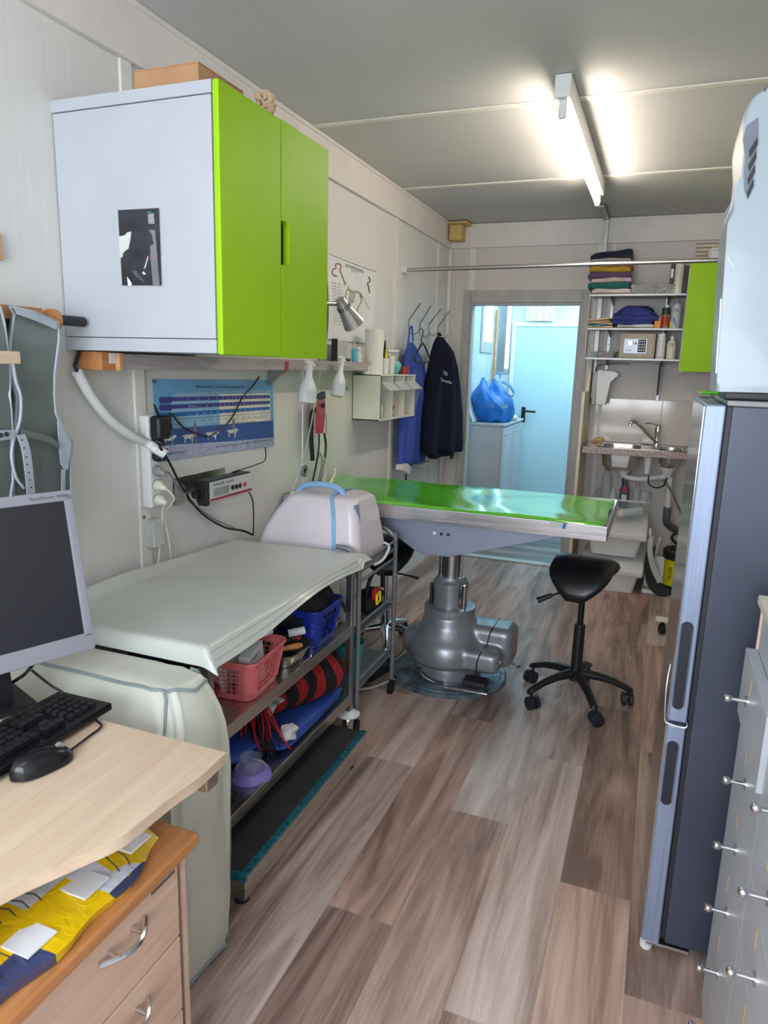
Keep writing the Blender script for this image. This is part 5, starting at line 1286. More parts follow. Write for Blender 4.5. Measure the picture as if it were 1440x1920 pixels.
for nm, lab, Mx, sx, sy, sz, txt in (('medicine_carton', 'white carton reading Clauden standing in the pink basket', Matrix.Translation((0.545, 1.735, S1 + 0.018)) @ Matrix.Rotation(0.12, 4, 'Z') @ Matrix.Rotation(0.18, 4, 'X'), 0.035, 0.10, 0.125, 'Clauden'),
                                  ('medicine_carton', 'white carton lying aslant on top of the pink basket', Matrix.Translation((0.50, 1.80, S1 + 0.135)) @ Matrix.Rotation(-0.2, 4, 'Z') @ Matrix.Rotation(-0.22, 4, 'Y'), 0.09, 0.10, 0.028, '')):
    t = thing(nm, lab, 'carton', Mx.translation)
    build('carton', MB().box(-sx / 2, sx / 2, -sy / 2, sy / 2, 0, sz, 0.002, M=Mx), M_PAPER, t)
    if txt:
        R3 = Mx.to_3x3()
        writing(txt, Mx @ Vector((sx / 2 + .0005, -sy / 2 + .01, sz - 0.025)), R3 @ Vector((0, 1, 0)), R3 @ Vector((0, 0, 1)), 0.06, 0.012, M_INK, t)
        for q in range(3): writing('liIlil lilI', Mx @ Vector((sx / 2 + .0005, -sy / 2 + .01, sz - 0.04 - q * .01)), R3 @ Vector((0, 1, 0)), R3 @ Vector((0, 0, 1)), 0.03, 0.004, M_INK, t)
    else:
        R3 = Mx.to_3x3()
        writing('Gel', Mx @ Vector((.0, -sy / 2 + .02, sz)), R3 @ Vector((0, 1, 0)), R3 @ Vector((-1, 0, 0)), 0.03, 0.018, M_GREYPL, t)
t = thing('instrument_tray', 'steel instrument tray with wire handle holding brushes between the two baskets', 'tray', (0.50, 1.96, S1))
def rrect(x0, x1, y0, y1, z, rc, n=6):
    pts = []
    for cx, cy, a0 in ((x1 - rc, y1 - rc, 0), (x0 + rc, y1 - rc, 90), (x0 + rc, y0 + rc, 180), (x1 - rc, y0 + rc, 270)):
        for k in range(n + 1):
            an = math.radians(a0 + 90 * k / n); pts.append(Vector((cx + rc * math.cos(an), cy + rc * math.sin(an), z)))
    return pts
tr = [rrect(0.43, 0.57, 1.90, 2.03, S1, .03), rrect(0.40, 0.595, 1.875, 2.05, S1 + .05, .04), rrect(0.395, 0.60, 1.87, 2.055, S1 + .052, .04), rrect(0.402, 0.593, 1.877, 2.048, S1 + .05, .04), rrect(0.433, 0.567, 1.903, 2.027, S1 + .003, .03)]
build('tray_body', MB().loft(tr), M_STEEL, t)
build('wire_handle', MB().tube([(0.597, 1.92, S1 + .048), (0.607, 1.92, S1 + .048), (0.605, 1.92, S1 + .012), (0.605, 2.0, S1 + .012), (0.607, 2.0, S1 + .048), (0.597, 2.0, S1 + .048)], 0.0025, 6), M_CHROME, t)
def stickthing(name, lab, cat, a, c, r0, r1, m, m2=None, hr=None):
    a, c = Vector(a), Vector(c)
    t = thing(name, lab, cat, a)
    build('handle', MB().tube([a, a.lerp(c, .15), a.lerp(c, .5), a.lerp(c, .9), c], [r0 * .6, r0, r0 * .9, r1, r1 * .6], 10), m, t, 60)
    if m2:
        d = (c - a).normalized()
        build('head', MB().tube([c, c + d * .03, c + d * .06], [hr or r0, (hr or r0) * 1.1, (hr or r0) * .8], 8), m2, t)
    return t
stickthing('brush', 'brush with an orange-brown wooden handle in the steel tray', 'brush', (0.585, 1.975, S1 + .06), (0.50, 1.90, S1 + .05), .011, .008, M_ORANGEW, M_BLACK, .014)
stickthing('brush', 'brush with a reddish wooden handle standing up behind the steel tray', 'brush', (0.48, 1.99, S1 + .13), (0.45, 1.94, S1 + .05), .012, .008, mat('red_brown_wood', (190, 84, 50), 0.4), M_BLACK, .016)
stickthing('hand_tool', 'black handled tool in the steel tray', 'tool', (0.53, 2.03, S1 + .075), (0.46, 1.92, S1 + .055), .016, .014, M_BLACK)
stickthing('hand_tool', 'dark tool lying across the far end of the steel tray', 'tool', (0.56, 2.02, S1 + .068), (0.5, 1.99, S1 + .055), .009, .012, M_DARK)
t = thing('tape_roll', 'white roll with a red mark in the steel tray', 'roll', (0.545, 2.01, S1 + .06))
build('roll', MB().cyl((0.52, 1.995, S1 + .082), (0.565, 2.03, S1 + .09), 0.014), M_WHITEPL, t)
build('red_mark', MB().box(0.545, 0.562, 1.998, 2.006, S1 + .064, S1 + .073, .001), M_RED, t)
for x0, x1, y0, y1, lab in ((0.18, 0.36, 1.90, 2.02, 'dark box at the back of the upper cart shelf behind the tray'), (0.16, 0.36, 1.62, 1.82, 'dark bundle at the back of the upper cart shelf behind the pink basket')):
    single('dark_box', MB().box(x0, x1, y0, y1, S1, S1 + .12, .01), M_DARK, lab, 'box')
# black cloth heaped in the blue basket
rings = []
for k in range(8):
    v = k / 7; z = S1 + 0.085 + 0.125 * v
    rings.append([Vector((0.465 + (0.12 + .012 * math.sin(5 * a + k)) * math.sqrt(1 - .93 * v * v) * math.cos(a), 2.18 + (0.125 + .02 * math.sin(3 * a + 2 * k)) * math.sqrt(1 - .93 * v * v) * math.sin(a), z)) for a in [2 * PI * i / 26 for i in range(26)]])
t = thing('black_cloth', 'crumpled black cloth spilling over the blue basket', 'cloth', (0.46, 2.18, S1 + .08))
build('cloth', MB().loft(rings), mat('black_fabric', (30, 30, 33), 0.8, var=.15, bump=.5, bscale=30), t, 70)
build('cloth_tail', MB().tube([(0.53, 2.24, S1 + .16), (0.575, 2.27, S1 + .13), (0.60, 2.29, S1 + .09), (0.602, 2.295, S1 + .075)], [.03, .03, .02, .008], 10, smooth=4), bpy.data.materials['black_fabric'], t, 70)
t = thing('metal_bowl', 'shallow steel bowl at the far end of the upper cart shelf', 'bowl', (0.55, 2.33, S1))
build('bowl', MB().lathe([(0.02, 0), (0.034, .03), (0.037, .032), (0.03, .026), (0.018, .003)], (0.53, 2.315, S1), seg=28), M_STEEL, t)
t = thing('red_bottle', 'dark red bottle hooked at the near end of the upper cart shelf', 'bottle', (0.50, 1.55, S1))
build('bottle', MB().lathe([(0.026, 0), (0.028, .07), (0.014, .09), (0.012, .11)], (0.50, 1.56, S1), seg=20), mat('ruby_plastic', (120, 16, 40), .2), t)
build('nozzle', MB().cyl((0.50, 1.56, S1 + .105), (0.55, 1.54, S1 + .085), .008), bpy.data.materials['ruby_plastic'], t)
t = thing('blue_spray_bottle', 'blue bottle with a black and white spray head beside the pink basket', 'bottle', (0.44, 1.52, S1))
build('bottle', MB().lathe([(0.03, 0), (0.032, .09), (0.014, .115)], (0.44, 1.52, S1), seg=20), mat('blue_liquid', (50, 90, 130), .25), t)
build('spray_head', MB().box(0.425, 0.50, 1.508, 1.532, S1 + .115, S1 + .15, .008), M_BLACK, t)
build('white_cap', MB().cyl((0.49, 1.52, S1 + .135), (0.512, 1.52, S1 + .13), .013), M_WHITEPL, t)

# shelf 2 things
S2 = 0.2265
t = thing('plaid_blanket', 'rolled black and red fringed blanket on the lower cart shelf', 'blanket', (0.42, 2.15, S2 + .05))
bx, by, bz = 0.44, 2.13, S2 + 0.132
ang = 1.15
dr = Vector((math.cos(ang), math.sin(ang), 0)); sd = Vector((-dr.y, dr.x, 0))
rings = []
for k in range(13):
    v = -1 + 2 * k / 12; c = Vector((bx, by, bz)) + dr * (0.21 * v)
    s_ = (1 - abs(v) ** 6 * .35)
    rings.append([c + sd * (0.135 * s_ * math.cos(a) * (1 + .05 * math.sin(3 * a + k))) + Vector((0, 0, 1)) * (0.098 * s_ * math.sin(a) * (1 + .06 * math.sin(2 * a + k))) for a in [2 * PI * i / 28 for i in range(28)]])
build('blanket_roll', MB().loft(rings), M_PLAID, t, 70)
frm = mat('red_yarn', (190, 30, 38), .9); fbk = mat('black_yarn', (26, 20, 22), .9)
fr, fk = MB(), MB()
for k in range(44):
    st_ = Vector((bx, by, bz)) - dr * (0.19 + .02 * random.random()) + sd * random.uniform(-.11, .03) + Vector((0, 0, random.uniform(0, .06)))
    dxy = Vector((0.07 + random.uniform(-.02, .06), -0.10 + random.uniform(-.05, .05), 0))
    pts = [st_, st_ + dxy * .5 + Vector((0, 0, -.01)), st_ + dxy + Vector((0, 0, -.07)), st_ + dxy * 1.1 + Vector((random.uniform(-.01, .02), random.uniform(-.02, .02), -.12))]
    for p in pts: p.x = min(p.x, 0.625); p.z = max(p.z, S2 + .02)
    (fr if k % 2 else fk).tube(pts, 0.0032, 5, smooth=4)
build('red_fringe', fr, frm, t, 60); build('black_fringe', fk, fbk, t, 60)
def pillow(b, c, hx, hy, hz, n=26, e=.35, w=.008, ph=0.0):
    rings = []
    for k in range(9):
        v = -1 + 2 * k / 8; s_ = math.sqrt(max(.0, 1 - abs(v) ** 3 * .55))
        rings.append([Vector((c[0] + math.copysign(abs(math.cos(a)) ** e, math.cos(a)) * (hx * s_ + w * math.sin(3 * a + ph + k)), c[1] + math.copysign(abs(math.sin(a)) ** e, math.sin(a)) * (hy * s_ + w * math.sin(4 * a + ph)), c[2] + hz * v + w * .6 * math.sin(2 * a + ph) * (1 if k > 2 else 0))) for a in [2 * PI * i / n for i in range(n)]])
    b.loft(rings); return b
b = pillow(MB(), (0.44, 2.09, S2 + .026), 0.15, 0.25, .022, 30, .25, .005)
single('folded_blue_sheet', b, M_BLUESH, 'folded shiny blue sheet under the plaid blanket', 'sheet', sharp=70)
b = pillow(MB(), (0.36, 1.80, S2 + .04), 0.17, 0.10, .035, 30, .5, .012, 1.0)
single('blue_bundle', b, M_BLUESH, 'crumpled blue sheet bundle beside the lilac bowl', 'sheet', sharp=70)
b = pillow(MB(), (0.40, 1.93, S2 + .12), 0.11, 0.09, .03, 26, .6, .014, 2.0)
single('patterned_towel', b, mat('grey_blue_pattern', (176, 184, 200), .9, var=.4, vscale=22), 'grey and white patterned towel behind the blanket fringe', 'towel', sharp=70)
single('white_cloth', pillow(MB(), (0.575, 1.90, S2 + .06), .024, .034, .022, 22, .8, .008, 1.0), M_WHITECL, 'small crumpled white cloth below the blanket fringe', 'cloth', sharp=70)
t = thing('pet_bowl', 'lilac plastic pet bowl stand with a white bowl on the lower cart shelf', 'bowl', (0.52, 1.67, S2))
build('stand', MB().lathe([(0.066, 0), (0.064, .010), (0.052, .026), (0.047, .028)], (0.545, 1.712, S2), seg=32), M_PURPLE, t)
build('inner_bowl', MB().lathe([(0.03, .006), (0.044, .030), (0.047, .031), (0.041, .026), (0.03, .010)], (0.545, 1.712, S2), seg=32), M_GREYLT, t)
t = thing('clear_cup', 'clear plastic cup standing in the lilac pet bowl', 'cup', (0.53, 1.685, S2 + .015))
build('cup', MB().lathe([(0.026, 0), (0.034, .050), (0.036, .052), (0.032, .049), (0.025, .003)], (0.545, 1.712, S2 + .012), seg=32), M_CLEAR, t)
t = thing('grey_can', 'dark grey cylinder lying at the near end of the lower cart shelf', 'can', (0.5, 1.54, S2))
build('can', MB().cyl((0.40, 1.60, S2 + .027), (0.56, 1.545, S2 + .027), .026, seg=24), M_DULLMET, t)
build('can_rim', MB().lathe([(0.027, -.002), (0.027, .003), (.022, .004)], (0.56, 1.545, S2 + .027), (0.16, -.055, 0), 24), M_DARK, t)

# low platform under the cart
t = thing('scale_platform', 'low steel platform with a black rubber top and turquoise taped edge under the cart', 'platform', (0.42, 1.87, 0))
X0, X1, Y0_, Y1_, ZT = 0.14, 0.705, 1.42, 2.265, 0.132
build('frame', MB().box(X0, X1, Y0_, Y1_, 0.055, ZT - 0.008, 0.003), M_STEELY, t)
build('rubber_top', MB().box(X0 + .003, X1 - 0.012, Y0_ + .003, Y1_ - .003, ZT - 0.008, ZT, 0.002), M_RUBBER, t)
def tape(u, v): return (X1 - 0.018 + 0.020 * min(1, u * 1.35), Y0_ - .002 + (Y1_ - Y0_ + .004) * v, ZT + .002 + 0.0012 * math.sin(v * 260) * math.sin(u * 9) - 0.010 * max(0, u - .74) / .26)
build('taped_edge', MB().sheet(tape, 8, 120, 0.0012), M_TEAL, t, 60)
build('taped_end', MB().box(X0 + .3, X1 + .001, Y0_ - .003, Y0_ + .012, ZT - .02, ZT + .003, .002), M_TEAL, t)
for x, y in ((X1 - .05, Y0_ + .06), (X1 - .05, Y1_ - .05), (X0 + .05, Y0_ + .06), (X0 + .05, Y1_ - .05)):
    build('foot', MB().cyl((x, y, .02), (x, y, .056), .008).lathe([(0.022, 0), (0.022, .012), (.012, .022)], (x, y, 0)), M_BLACK, t)
# ---------------------------------------------------------------- grey trolley, equipment case, second stool
t = thing('tube_trolley', 'grey tube-frame trolley standing behind the steel cart', 'trolley', (0.33, 2.63, 0))
TY0, TY1, TX0, TX1 = 2.45, 2.86, 0.08, 0.585
for y in (TY0, TY1):
    fr = MB().tube([(TX1, y, .07), (TX1, y, .70), (TX1 - .012, y, .755), (TX1 - .05, y, .785), (TX1 - .10, y, .79)], 0.0105, 10, smooth=4)
    build('upright_tube', fr, mat('grey_lacquered_tube', (132, 138, 144), .35, .3) if 'grey_lacquered_tube' not in bpy.data.materials else bpy.data.materials['grey_lacquered_tube'], t, 60)
    build('upright_tube', MB().tube([(TX0, y, .07), (TX0, y, .72)], .0105, 10), bpy.data.materials['grey_lacquered_tube'], t)
MT = bpy.data.materials['grey_lacquered_tube']
for z in (.70, .44, .20):
    build('shelf', MB().box(TX0, TX1, TY0, TY1, z - .012, z, .003), MT, t)
    for x, dz in ((TX0, .035), (TX1, .035), (TX1, -.045)):
        if dz > 0 or z == .70: build('guard_rail', MB().cyl((x, TY0, z + dz), (x, TY1, z + dz), .006, seg=8), MT, t)
for x in (TX0, TX1):
    for y in (TY0, TY1):
        ct = build('castor', MB().cyl((x, y, .05), (x, y, .08), .009).box(x - .012, x + .012, y - .02, y + .02, .03, .058, .006), M_BLACK, t)
        build('wheel', MB().lathe([(0.018, -.013), (0.026, -.010), (0.026, .010), (0.018, .013)], (x, y - .008, .026), (1, 0, .0), 20), M_BLACK, ct)

t = thing('equipment_case', 'pinkish white equipment case with light blue bands and handle on the trolley', 'case', (0.3, 2.66, 0.70))
def csec(x0, x1, y0, y1, z, rc): return rrect(x0, x1, y0, y1, z, rc)
rings = [csec(0.095, 0.555, 2.50, 2.80, .703, .03), csec(0.085, 0.562, 2.49, 2.81, .74, .04), csec(0.115, 0.550, 2.50, 2.80, .82, .04), csec(0.165, 0.538, 2.515, 2.785, .90, .04), csec(0.205, 0.528, 2.53, 2.77, .95, .04), csec(0.235, 0.505, 2.56, 2.74, .970, .035)]
build('case_shell', MB().loft(rings), M_CARRIER, t, 60)
def bandring(xa, w, grow=.004):
    r = MB(); prev = None
    zz = [(.71, 2.488, 2.812, 0), (.82, 2.497, 2.803, .006), (.90, 2.512, 2.788, .016), (.945, 2.528, 2.772, .028), (.972, 2.556, 2.744, .04)]
    pts = [(xa - q[3], q[1], q[0]) for q in zz] + [(xa - .045, 2.65, .978)] + [(xa - q[3], q[2], q[0]) for q in reversed(zz)]
    r.strap(pts, (w, 0, 0), (0.0, 0, .004), smooth=3); return r
build('blue_band', bandring(.455, .009), M_LTBLUE, t, 60)
build('corner_mark', MB().prism([(0.520, 2.53, .945), (0.527, 2.56, .945), (0.540, 2.552, .875)], (.006, -.004, .002)), mat('blue_grey_mark', (130, 144, 176), .4), t)
build('carry_handle', MB().tube([(0.22, 2.62, .955), (0.245, 2.62, .985), (0.30, 2.62, 1.0), (0.38, 2.62, 1.0), (0.42, 2.62, .985), (0.44, 2.62, .962)], .013, 10, smooth=4), M_LTBLUE, t, 60)
build('power_cord', MB().tube([(0.56, 2.78, .74), (0.60, 2.74, .735), (0.605, 2.66, .70), (0.59, 2.6, .69)], .006, 8, smooth=5), M_WHITEPL, t)

t = thing('wipes_canister', 'white canister with a pale blue label behind the equipment case', 'canister', (0.09, 2.9, .72))
cc = P(554, 940, 0, .09)
build('canister', MB().lathe([(.026, -.12), (.026, .035), (.024, .045)], (cc.x, cc.y, cc.z), seg=24), M_WHITEPL, t)
build('label_band', MB().lathe([(.0264, -.05), (.0264, .022)], (cc.x, cc.y, cc.z), seg=24, cap=False), mat('pale_blue_label', (150, 200, 222), .4), t)
t = thing('corner_box', 'tall narrow white carton standing on the trolley behind the blue basket', 'carton', (0.5, 2.5, .45))
build('carton', MB().box(0.49, 0.55, 2.47, 2.53, .445, .66, .002), M_PAPER, t)
writing('PG', (0.5505, 2.475, .56), (0, 1, 0), (0, 0, 1), .045, .03, M_INK, t)
for k in range(4): writing('lIliI liIl', (0.5505, 2.475, .54 - .018 * k), (0, 1, 0), (0, 0, 1), .035, .006, M_INK, t)
t = thing('muzzle_bag', 'black bag with a red and yellow buckle on the middle trolley shelf', 'bag', (0.5, 2.72, .44))
build('bag_body', pillow(MB(), (0.52, 2.72, .49), .055, .08, .045, 20, .8, .008), bpy.data.materials['black_fabric'], t, 70)
build('strap_loop', MB().tube([(0.53, 2.66, .53), (0.54, 2.68, .60), (0.545, 2.73, .62), (0.55, 2.79, .59), (0.55, 2.80, .53)], .009, 8, smooth=4), M_BLACK, t, 60)
build('red_tongue', MB().box(.555, .575, 2.66, 2.72, .51, .56, .006), M_RED, t)
build('yellow_buckle', MB().tube([(.582, 2.655, .50), (.582, 2.655, .54), (.582, 2.69, .545), (.582, 2.695, .505), (.582, 2.655, .50)], .0055, 6), M_YEL, t)
t = thing('turquoise_bucket', 'turquoise bucket on the bottom trolley shelf', 'bucket', (0.48, 2.6, .20))
build('bucket', MB().lathe([(.055, 0), (.068, .15), (.071, .15), (.071, .16), (.064, .15), (.052, .005)], (0.50, 2.54, .201), seg=28), mat('turquoise_plastic', (40, 176, 178), .4), t)

def stool_base(t, r, m, hub_z, gas, whm, spread0=0.0, ring_h=.09):
    for k in range(5):
        a = spread0 + k * 2 * PI / 5; d = Vector((math.cos(a), math.sin(a), 0)); s_ = Vector((-d.y, d.x, 0))
        rings = []
        for q, (rad, zz, wv, hv) in enumerate(((.02, hub_z, .026, .022), (.10, hub_z - .006, .021, .018), (.17, hub_z - .022, .018, .016), (r, ring_h - .005, .017, .014), (r + .018, ring_h - .012, .010, .010))):
            c = d * rad + Vector((0, 0, zz))
            rings.append([c + s_ * (wv * math.cos(b_)) + Vector((0, 0, hv * math.sin(b_))) for b_ in [2 * PI * i / 12 for i in range(12)]])
        leg = build('leg', MB().loft(rings), m, t, 60)
        c = d * r
        ca = build('castor', MB().cyl(c + Vector((0, 0, .055)), c + Vector((0, 0, ring_h)), .006).ball(c + s_ * .012 + Vector((0, 0, .042)), .020, .020, .02, 12), M_BLACK, leg)
        o2 = c + s_ * .014 + Vector((0, 0, .030))
        build('wheel', MB().lathe([(.019, .004), (.030, .006), (.030, .024), (.018, .028)], o2, d, 22).lathe([(.019, -.004), (.030, -.006), (.030, -.024), (.018, -.028)], o2, d, 22), whm, ca)
t = thing('saddle_stool', 'black saddle stool on a five-star castor base in front of the storage bins', 'stool', (1.385, 3.15, 0), rotz=0.0)
stool_base(t, .238, M_BLACK, .135, None, M_DARK, math.radians(8))
build('column', MB().lathe([(.030, .10), (.030, .15), (.025, .16), (.025, .365), (.023, .37)], (0, 0, 0), seg=24), M_BLACK, t)
build('piston', MB().lathe([(.014, .36), (.014, .56)], (0, 0, 0), seg=20), M_BLACKG, t)
def saddle(t, H, s=1.0, yoff=0.0, m=M_LEATHER, rz=0.0):
    rings = []; RM = Matrix.Rotation(rz, 4, 'Z')
    N = 15
    for k in range(N + 1):
        q = -1 + 2 * k / N; an = q * 1.28                       # arch across the saddle
        cy = .175 * s * math.sin(an) ; cz = H - .155 * s * (1 - math.cos(an)) * 1.25
        half = (.145 * s) * (1 - .80 * max(0, abs(q) - .42) ** 1.7 / .58 ** 1.7 * .92) * (1 - .10 * (1 - abs(q)))
        tang = Vector((0, math.cos(an), -math.sin(an))); nrm = Vector((0, math.sin(an), math.cos(an)))
        th = .026 * (1 if abs(q) < .95 else .4)
        ring = []
        for i in range(24):
            b_ = 2 * PI * i / 24; cb, sb_ = math.cos(b_), math.sin(b_)
            x = half * math.copysign(abs(cb) ** .7, cb)
            lift = .012 * (abs(x) / half) ** 2 * (1 - abs(q)) * s
            ring.append(Vector((x + yoff, cy, cz + lift)) + nrm * (th * sb_))
        rings.append([RM @ p for p in ring])
    build('saddle_seat', MB().loft(rings), m, t, 80)
saddle(t, .662, rz=-0.13)
build('seat_plate', MB().box(-.07, .07, -.06, .06, .55, .60, .008), M_BLACK, t)
build('height_lever', MB().tube([(0, -.04, .56), (-.08, -.14, .552), (-.125, -.16, .535)], .005, 8).tube([(-.115, -.158, .540), (-.175, -.175, .512)], [.010, .014], 10), M_BLACK, t)

t = thing('saddle_stool', 'second black stool with a chrome base between the trolley and the exam table', 'stool', (0.355, 3.36, 0), rotz=0.35)
stool_base(t, .22, M_CHROME, .12, None, M_BLACK, math.radians(-15))
build('column', MB().lathe([(.026, .10), (.026, .24), (.014, .25), (.014, .45)], (0, 0, 0), seg=20), M_CHROME, t)
saddle(t, .60, 1.05)
build('height_lever', MB().tube([(0.02, -.05, .44), (.12, -.08, .43), (.17, -.09, .42)], [.005, .005, .009], 8), M_BLACK, t)

t = thing('foot_pedal', 'black foot switch with a cord beside the round table base', 'pedal', (0.45, 3.14, 0))
build('pedal_body', MB().box(-.065, .065, -.09, .09, 0, .045, .008, M=Matrix.Translation((.42, 3.02, 0)) @ Matrix.Rotation(-.25, 4, 'Z')), M_RUBBER, t)
build('pedal_cable', MB().tube([(.45, 3.14, .02), (.49, 3.22, .03), (.52, 3.28, .08), (.55, 3.25, .16)], .003, 6, smooth=4), M_BLACK, t)
single('floor_cord', MB().tube([(x, y, .006) for x, y in ((.63, 3.03), (.57, 3.0), (.53, 2.94), (.49, 2.86), (.42, 2.80), (.34, 2.78), (.25, 2.85))], .005, 8, smooth=6), M_IVORY, 'ivory cord lying on the floor from the round base to the trolley', 'cord')

# ---------------------------------------------------------------- exam table
TX, TYc = 0.765, 3.17
t = thing('exam_table', 'steel veterinary exam table on a silver hydraulic column', 'table', (TX, TYc, 0))
b = MB()
x0, x1, y0, y1 = 0.02, 1.482, 2.84, 3.50
b.box(x0, x1, y0, y0 + .004, .838, .898, .001); b.box(x0, x1, y1 - .004, y1, .838, .898, .001)
b.box(x0, x0 + .004, y0, y1, .838, .898, .001); b.box(x1 - .004, x1, y0, y1, .838, .898, .001)
b.box(x0 + .002, x1 - .002, y0 + .002, y1 - .002, .872, .880)
build('table_tray', b, brushed('table_rim_steel', (196, 196, 200), 0, .25), t)
pb = [P(x, y, 1, 2.95) for x, y in ((690, 950), (700, 962), (777, 1031), (790, 1034), (838, 1039), (1058, 994), (1058, 985))]
xs = [(0.40, .872), (0.40, .822), (0.645, .672), (0.68, .664), (0.80, .660), (1.31, .815), (1.31, .872)]
bt = MB().prism([(x, 2.955, z) for x, z in xs], (0, .43, 0))
bmesh.ops.bevel(bt.bm, geom=bt.bm.edges[:], offset=.004, segments=2, profile=.5, affect='EDGES')
ub = build('under_frame', bt, M_SHEETGREY, t)
for k, (x, m) in enumerate(((.735, M_TEXTW), (.768, M_INK), (.80, M_INK))):
    build('bolt_hole', MB().cyl((x, 2.9555, .765), (x, 2.953, .765), .0075, seg=14), m, ub)
build('column_rod', MB().lathe([(.046, .44), (.046, .68)], (TX, TYc, 0), seg=36), M_STEELZ, t)
build('guide_bar', MB().box(TX + .040, TX + .056, TYc - .03, TYc - .004, .46, .655, .002).box(TX - .056, TX - .042, TYc - .03, TYc - .01, .46, .66, .002), M_CHROME, t)
build('column_sleeve', MB().lathe([(.082, .34), (.082, .45), (.086, .452), (.086, .485), (.078, .492), (.070, .50), (.066, .512), (.05, .514)], (TX, TYc, 0), seg=40), M_CAST, t)
build('sleeve_guide', MB().box(TX + .06, TX + .088, TYc - .072, TYc - .045, .36, .49, .003), M_CHROME, t)
build('sleeve_guide', MB().box(TX - .094, TX - .080, TYc - .04, TYc - .015, .36, .47, .003), M_DARK, t)
build('flange', MB().lathe([(.122, .325), (.124, .33), (.124, .363), (.118, .366), (.08, .366)], (TX, TYc, 0), seg=48), M_CAST, t)
build('flange_joint', MB().box(TX + .03, TX + .0315, TYc - .1225, TYc - .1195, .328, .362), M_DARK, t)
b = MB().lathe([(.17, .085), (.195, .11), (.197, .16), (.185, .20), (.155, .235), (.134, .275), (.126, .31), (.122, .335)], (TX, TYc, 0), seg=48)
b.box(TX - .225, TX - .05, TYc - .09, TYc + .11, .10, .235, .05, seg=4)
b.box(TX + .02, TX + .325, TYc - .05, TYc + .14, .095, .29, .04, seg=4)
b.box(TX - .06, TX + .285, TYc - .155, TYc + .05, .095, .205, .035, seg=4)
o = build('column_housing', b, M_CAST, t, 180)
rm = o.modifiers.new('merge', 'REMESH'); rm.mode = 'VOXEL'; rm.voxel_size = .006; rm.use_smooth_shade = True
sm = o.modifiers.new('soften', 'SMOOTH'); sm.iterations = 22; sm.factor = .6
jn = MB(); jx = TX + .195
jn.tube([(jx - .01, TYc - .158, .078), (jx - .01, TYc - .160, .15), (jx, TYc - .150, .195), (jx + .005, TYc - .10, .202), (jx + .012, TYc - .056, .215), (jx + .02, TYc - .052, .265), (jx + .03, TYc - .03, .287), (jx + .03, TYc + .12, .287)], .0028, 6, smooth=5)
build('cover_joint', jn, M_DARK, t)
build('cover_screw', MB().ball((TX + .285, TYc - .157, .10), .005, seg=8), M_CHROME, t)
build('base_neck', MB().lathe([(.17, .03), (.165, .09), (.15, .095)], (TX, TYc, 0), seg=40), M_CAST, t)
build('base_plate', MB().lathe([(.285, 0), (.288, .010), (.280, .017), (.262, .018), (.258, .022), (.240, .023), (.236, .026), (.10, .034), (.02, .034)], (TX + .005, TYc + .01, 0), seg=64), M_DISC, t)
b = MB().tube([(TX - .09, TYc - .165, .062), (TX - .085, TYc - .19, .075), (TX - .05, TYc - .205, .058), (TX + .0, TYc - .21, .045), (TX + .04, TYc - .215, .05)], [.014, .014, .011, .010, .010], 10, smooth=4)
b.ball((TX - .09, TYc - .18, .07), .019, seg=12)
build('release_lever', b, M_DULLMET, t, 60)
b = MB().box(TX + .13, TX + .24, TYc - .20, TYc - .12, .045, .075, .005)
pp_ = build('pedal_arm', b, M_DARK, t)
build('pump_pedal', MB().box(-.105, .105, -.016, .016, 0, .009, .004, M=Matrix.Translation((TX + .155, TYc - .235, .045)) @ Matrix.Rotation(.05, 4, 'Z')), M_CHROME, t)
build('side_lever', MB().tube([(TX + .32, TYc - .0, .115), (TX + .35, TYc - .01, .105), (TX + .355, TYc + .02, .10)], .006, 8), M_CHROME, t)
st = build('sticker', MB().prism([P(x, y, 1, 2.8385) for x, y in ((1031, 976), (1065, 981), (1062, 993), (1032, 986))], (0, .0008, 0)), M_GREYLT, t)
build('sticker_logo', MB().prism([P(x, y, 1, 2.8375) for x, y in ((1056, 981), (1062, 982), (1059, 992), (1054, 991))], (0, .0005, 0)), M_MIDBLUE, st)

t = thing('table_mat', 'glossy bright green padded vinyl mat on the exam table', 'mat', (TX, TYc, .88))
def mt(u, v):
    x = .03 + 1.435 * u + .004 * math.sin(v * 9); y = 2.852 + .638 * v + .004 * math.sin(u * 11)
    e = min(u * 1.435, (1 - u) * 1.435, v * .638, (1 - v) * .638)
    z = .899 + .006 * min(1, e / .02) ** .5 + .0022 * math.sin(17 * u + 4 * math.sin(3 * v)) * math.sin(5 * v + 2 * u) + .0012 * math.sin(60 * u + 10 * v) * max(0, 1 - abs(v - .15) * 4)
    z += .012 * max(0, .06 - u) / .06 * v
    return (x, y, z)
build('mat_cover', MB().sheet(mt, 120, 50, .018), M_MAT, t, 60)
t = thing('table_clip', 'small grey plastic clip pieces at the wall end of the exam table', 'clip', (.1, 3.2, .9))
build('clip_body', MB().tube([(.12, 3.05, .91), (.10, 3.12, .93), (.08, 3.18, .955)], [.016, .02, .012], 8, smooth=3), M_GREYLT, t)
build('clip_jaw', MB().tube([(.13, 3.12, .91), (.12, 3.2, .95), (.11, 3.22, .975)], [.012, .010, .006], 8, smooth=3), M_IVORY, t)
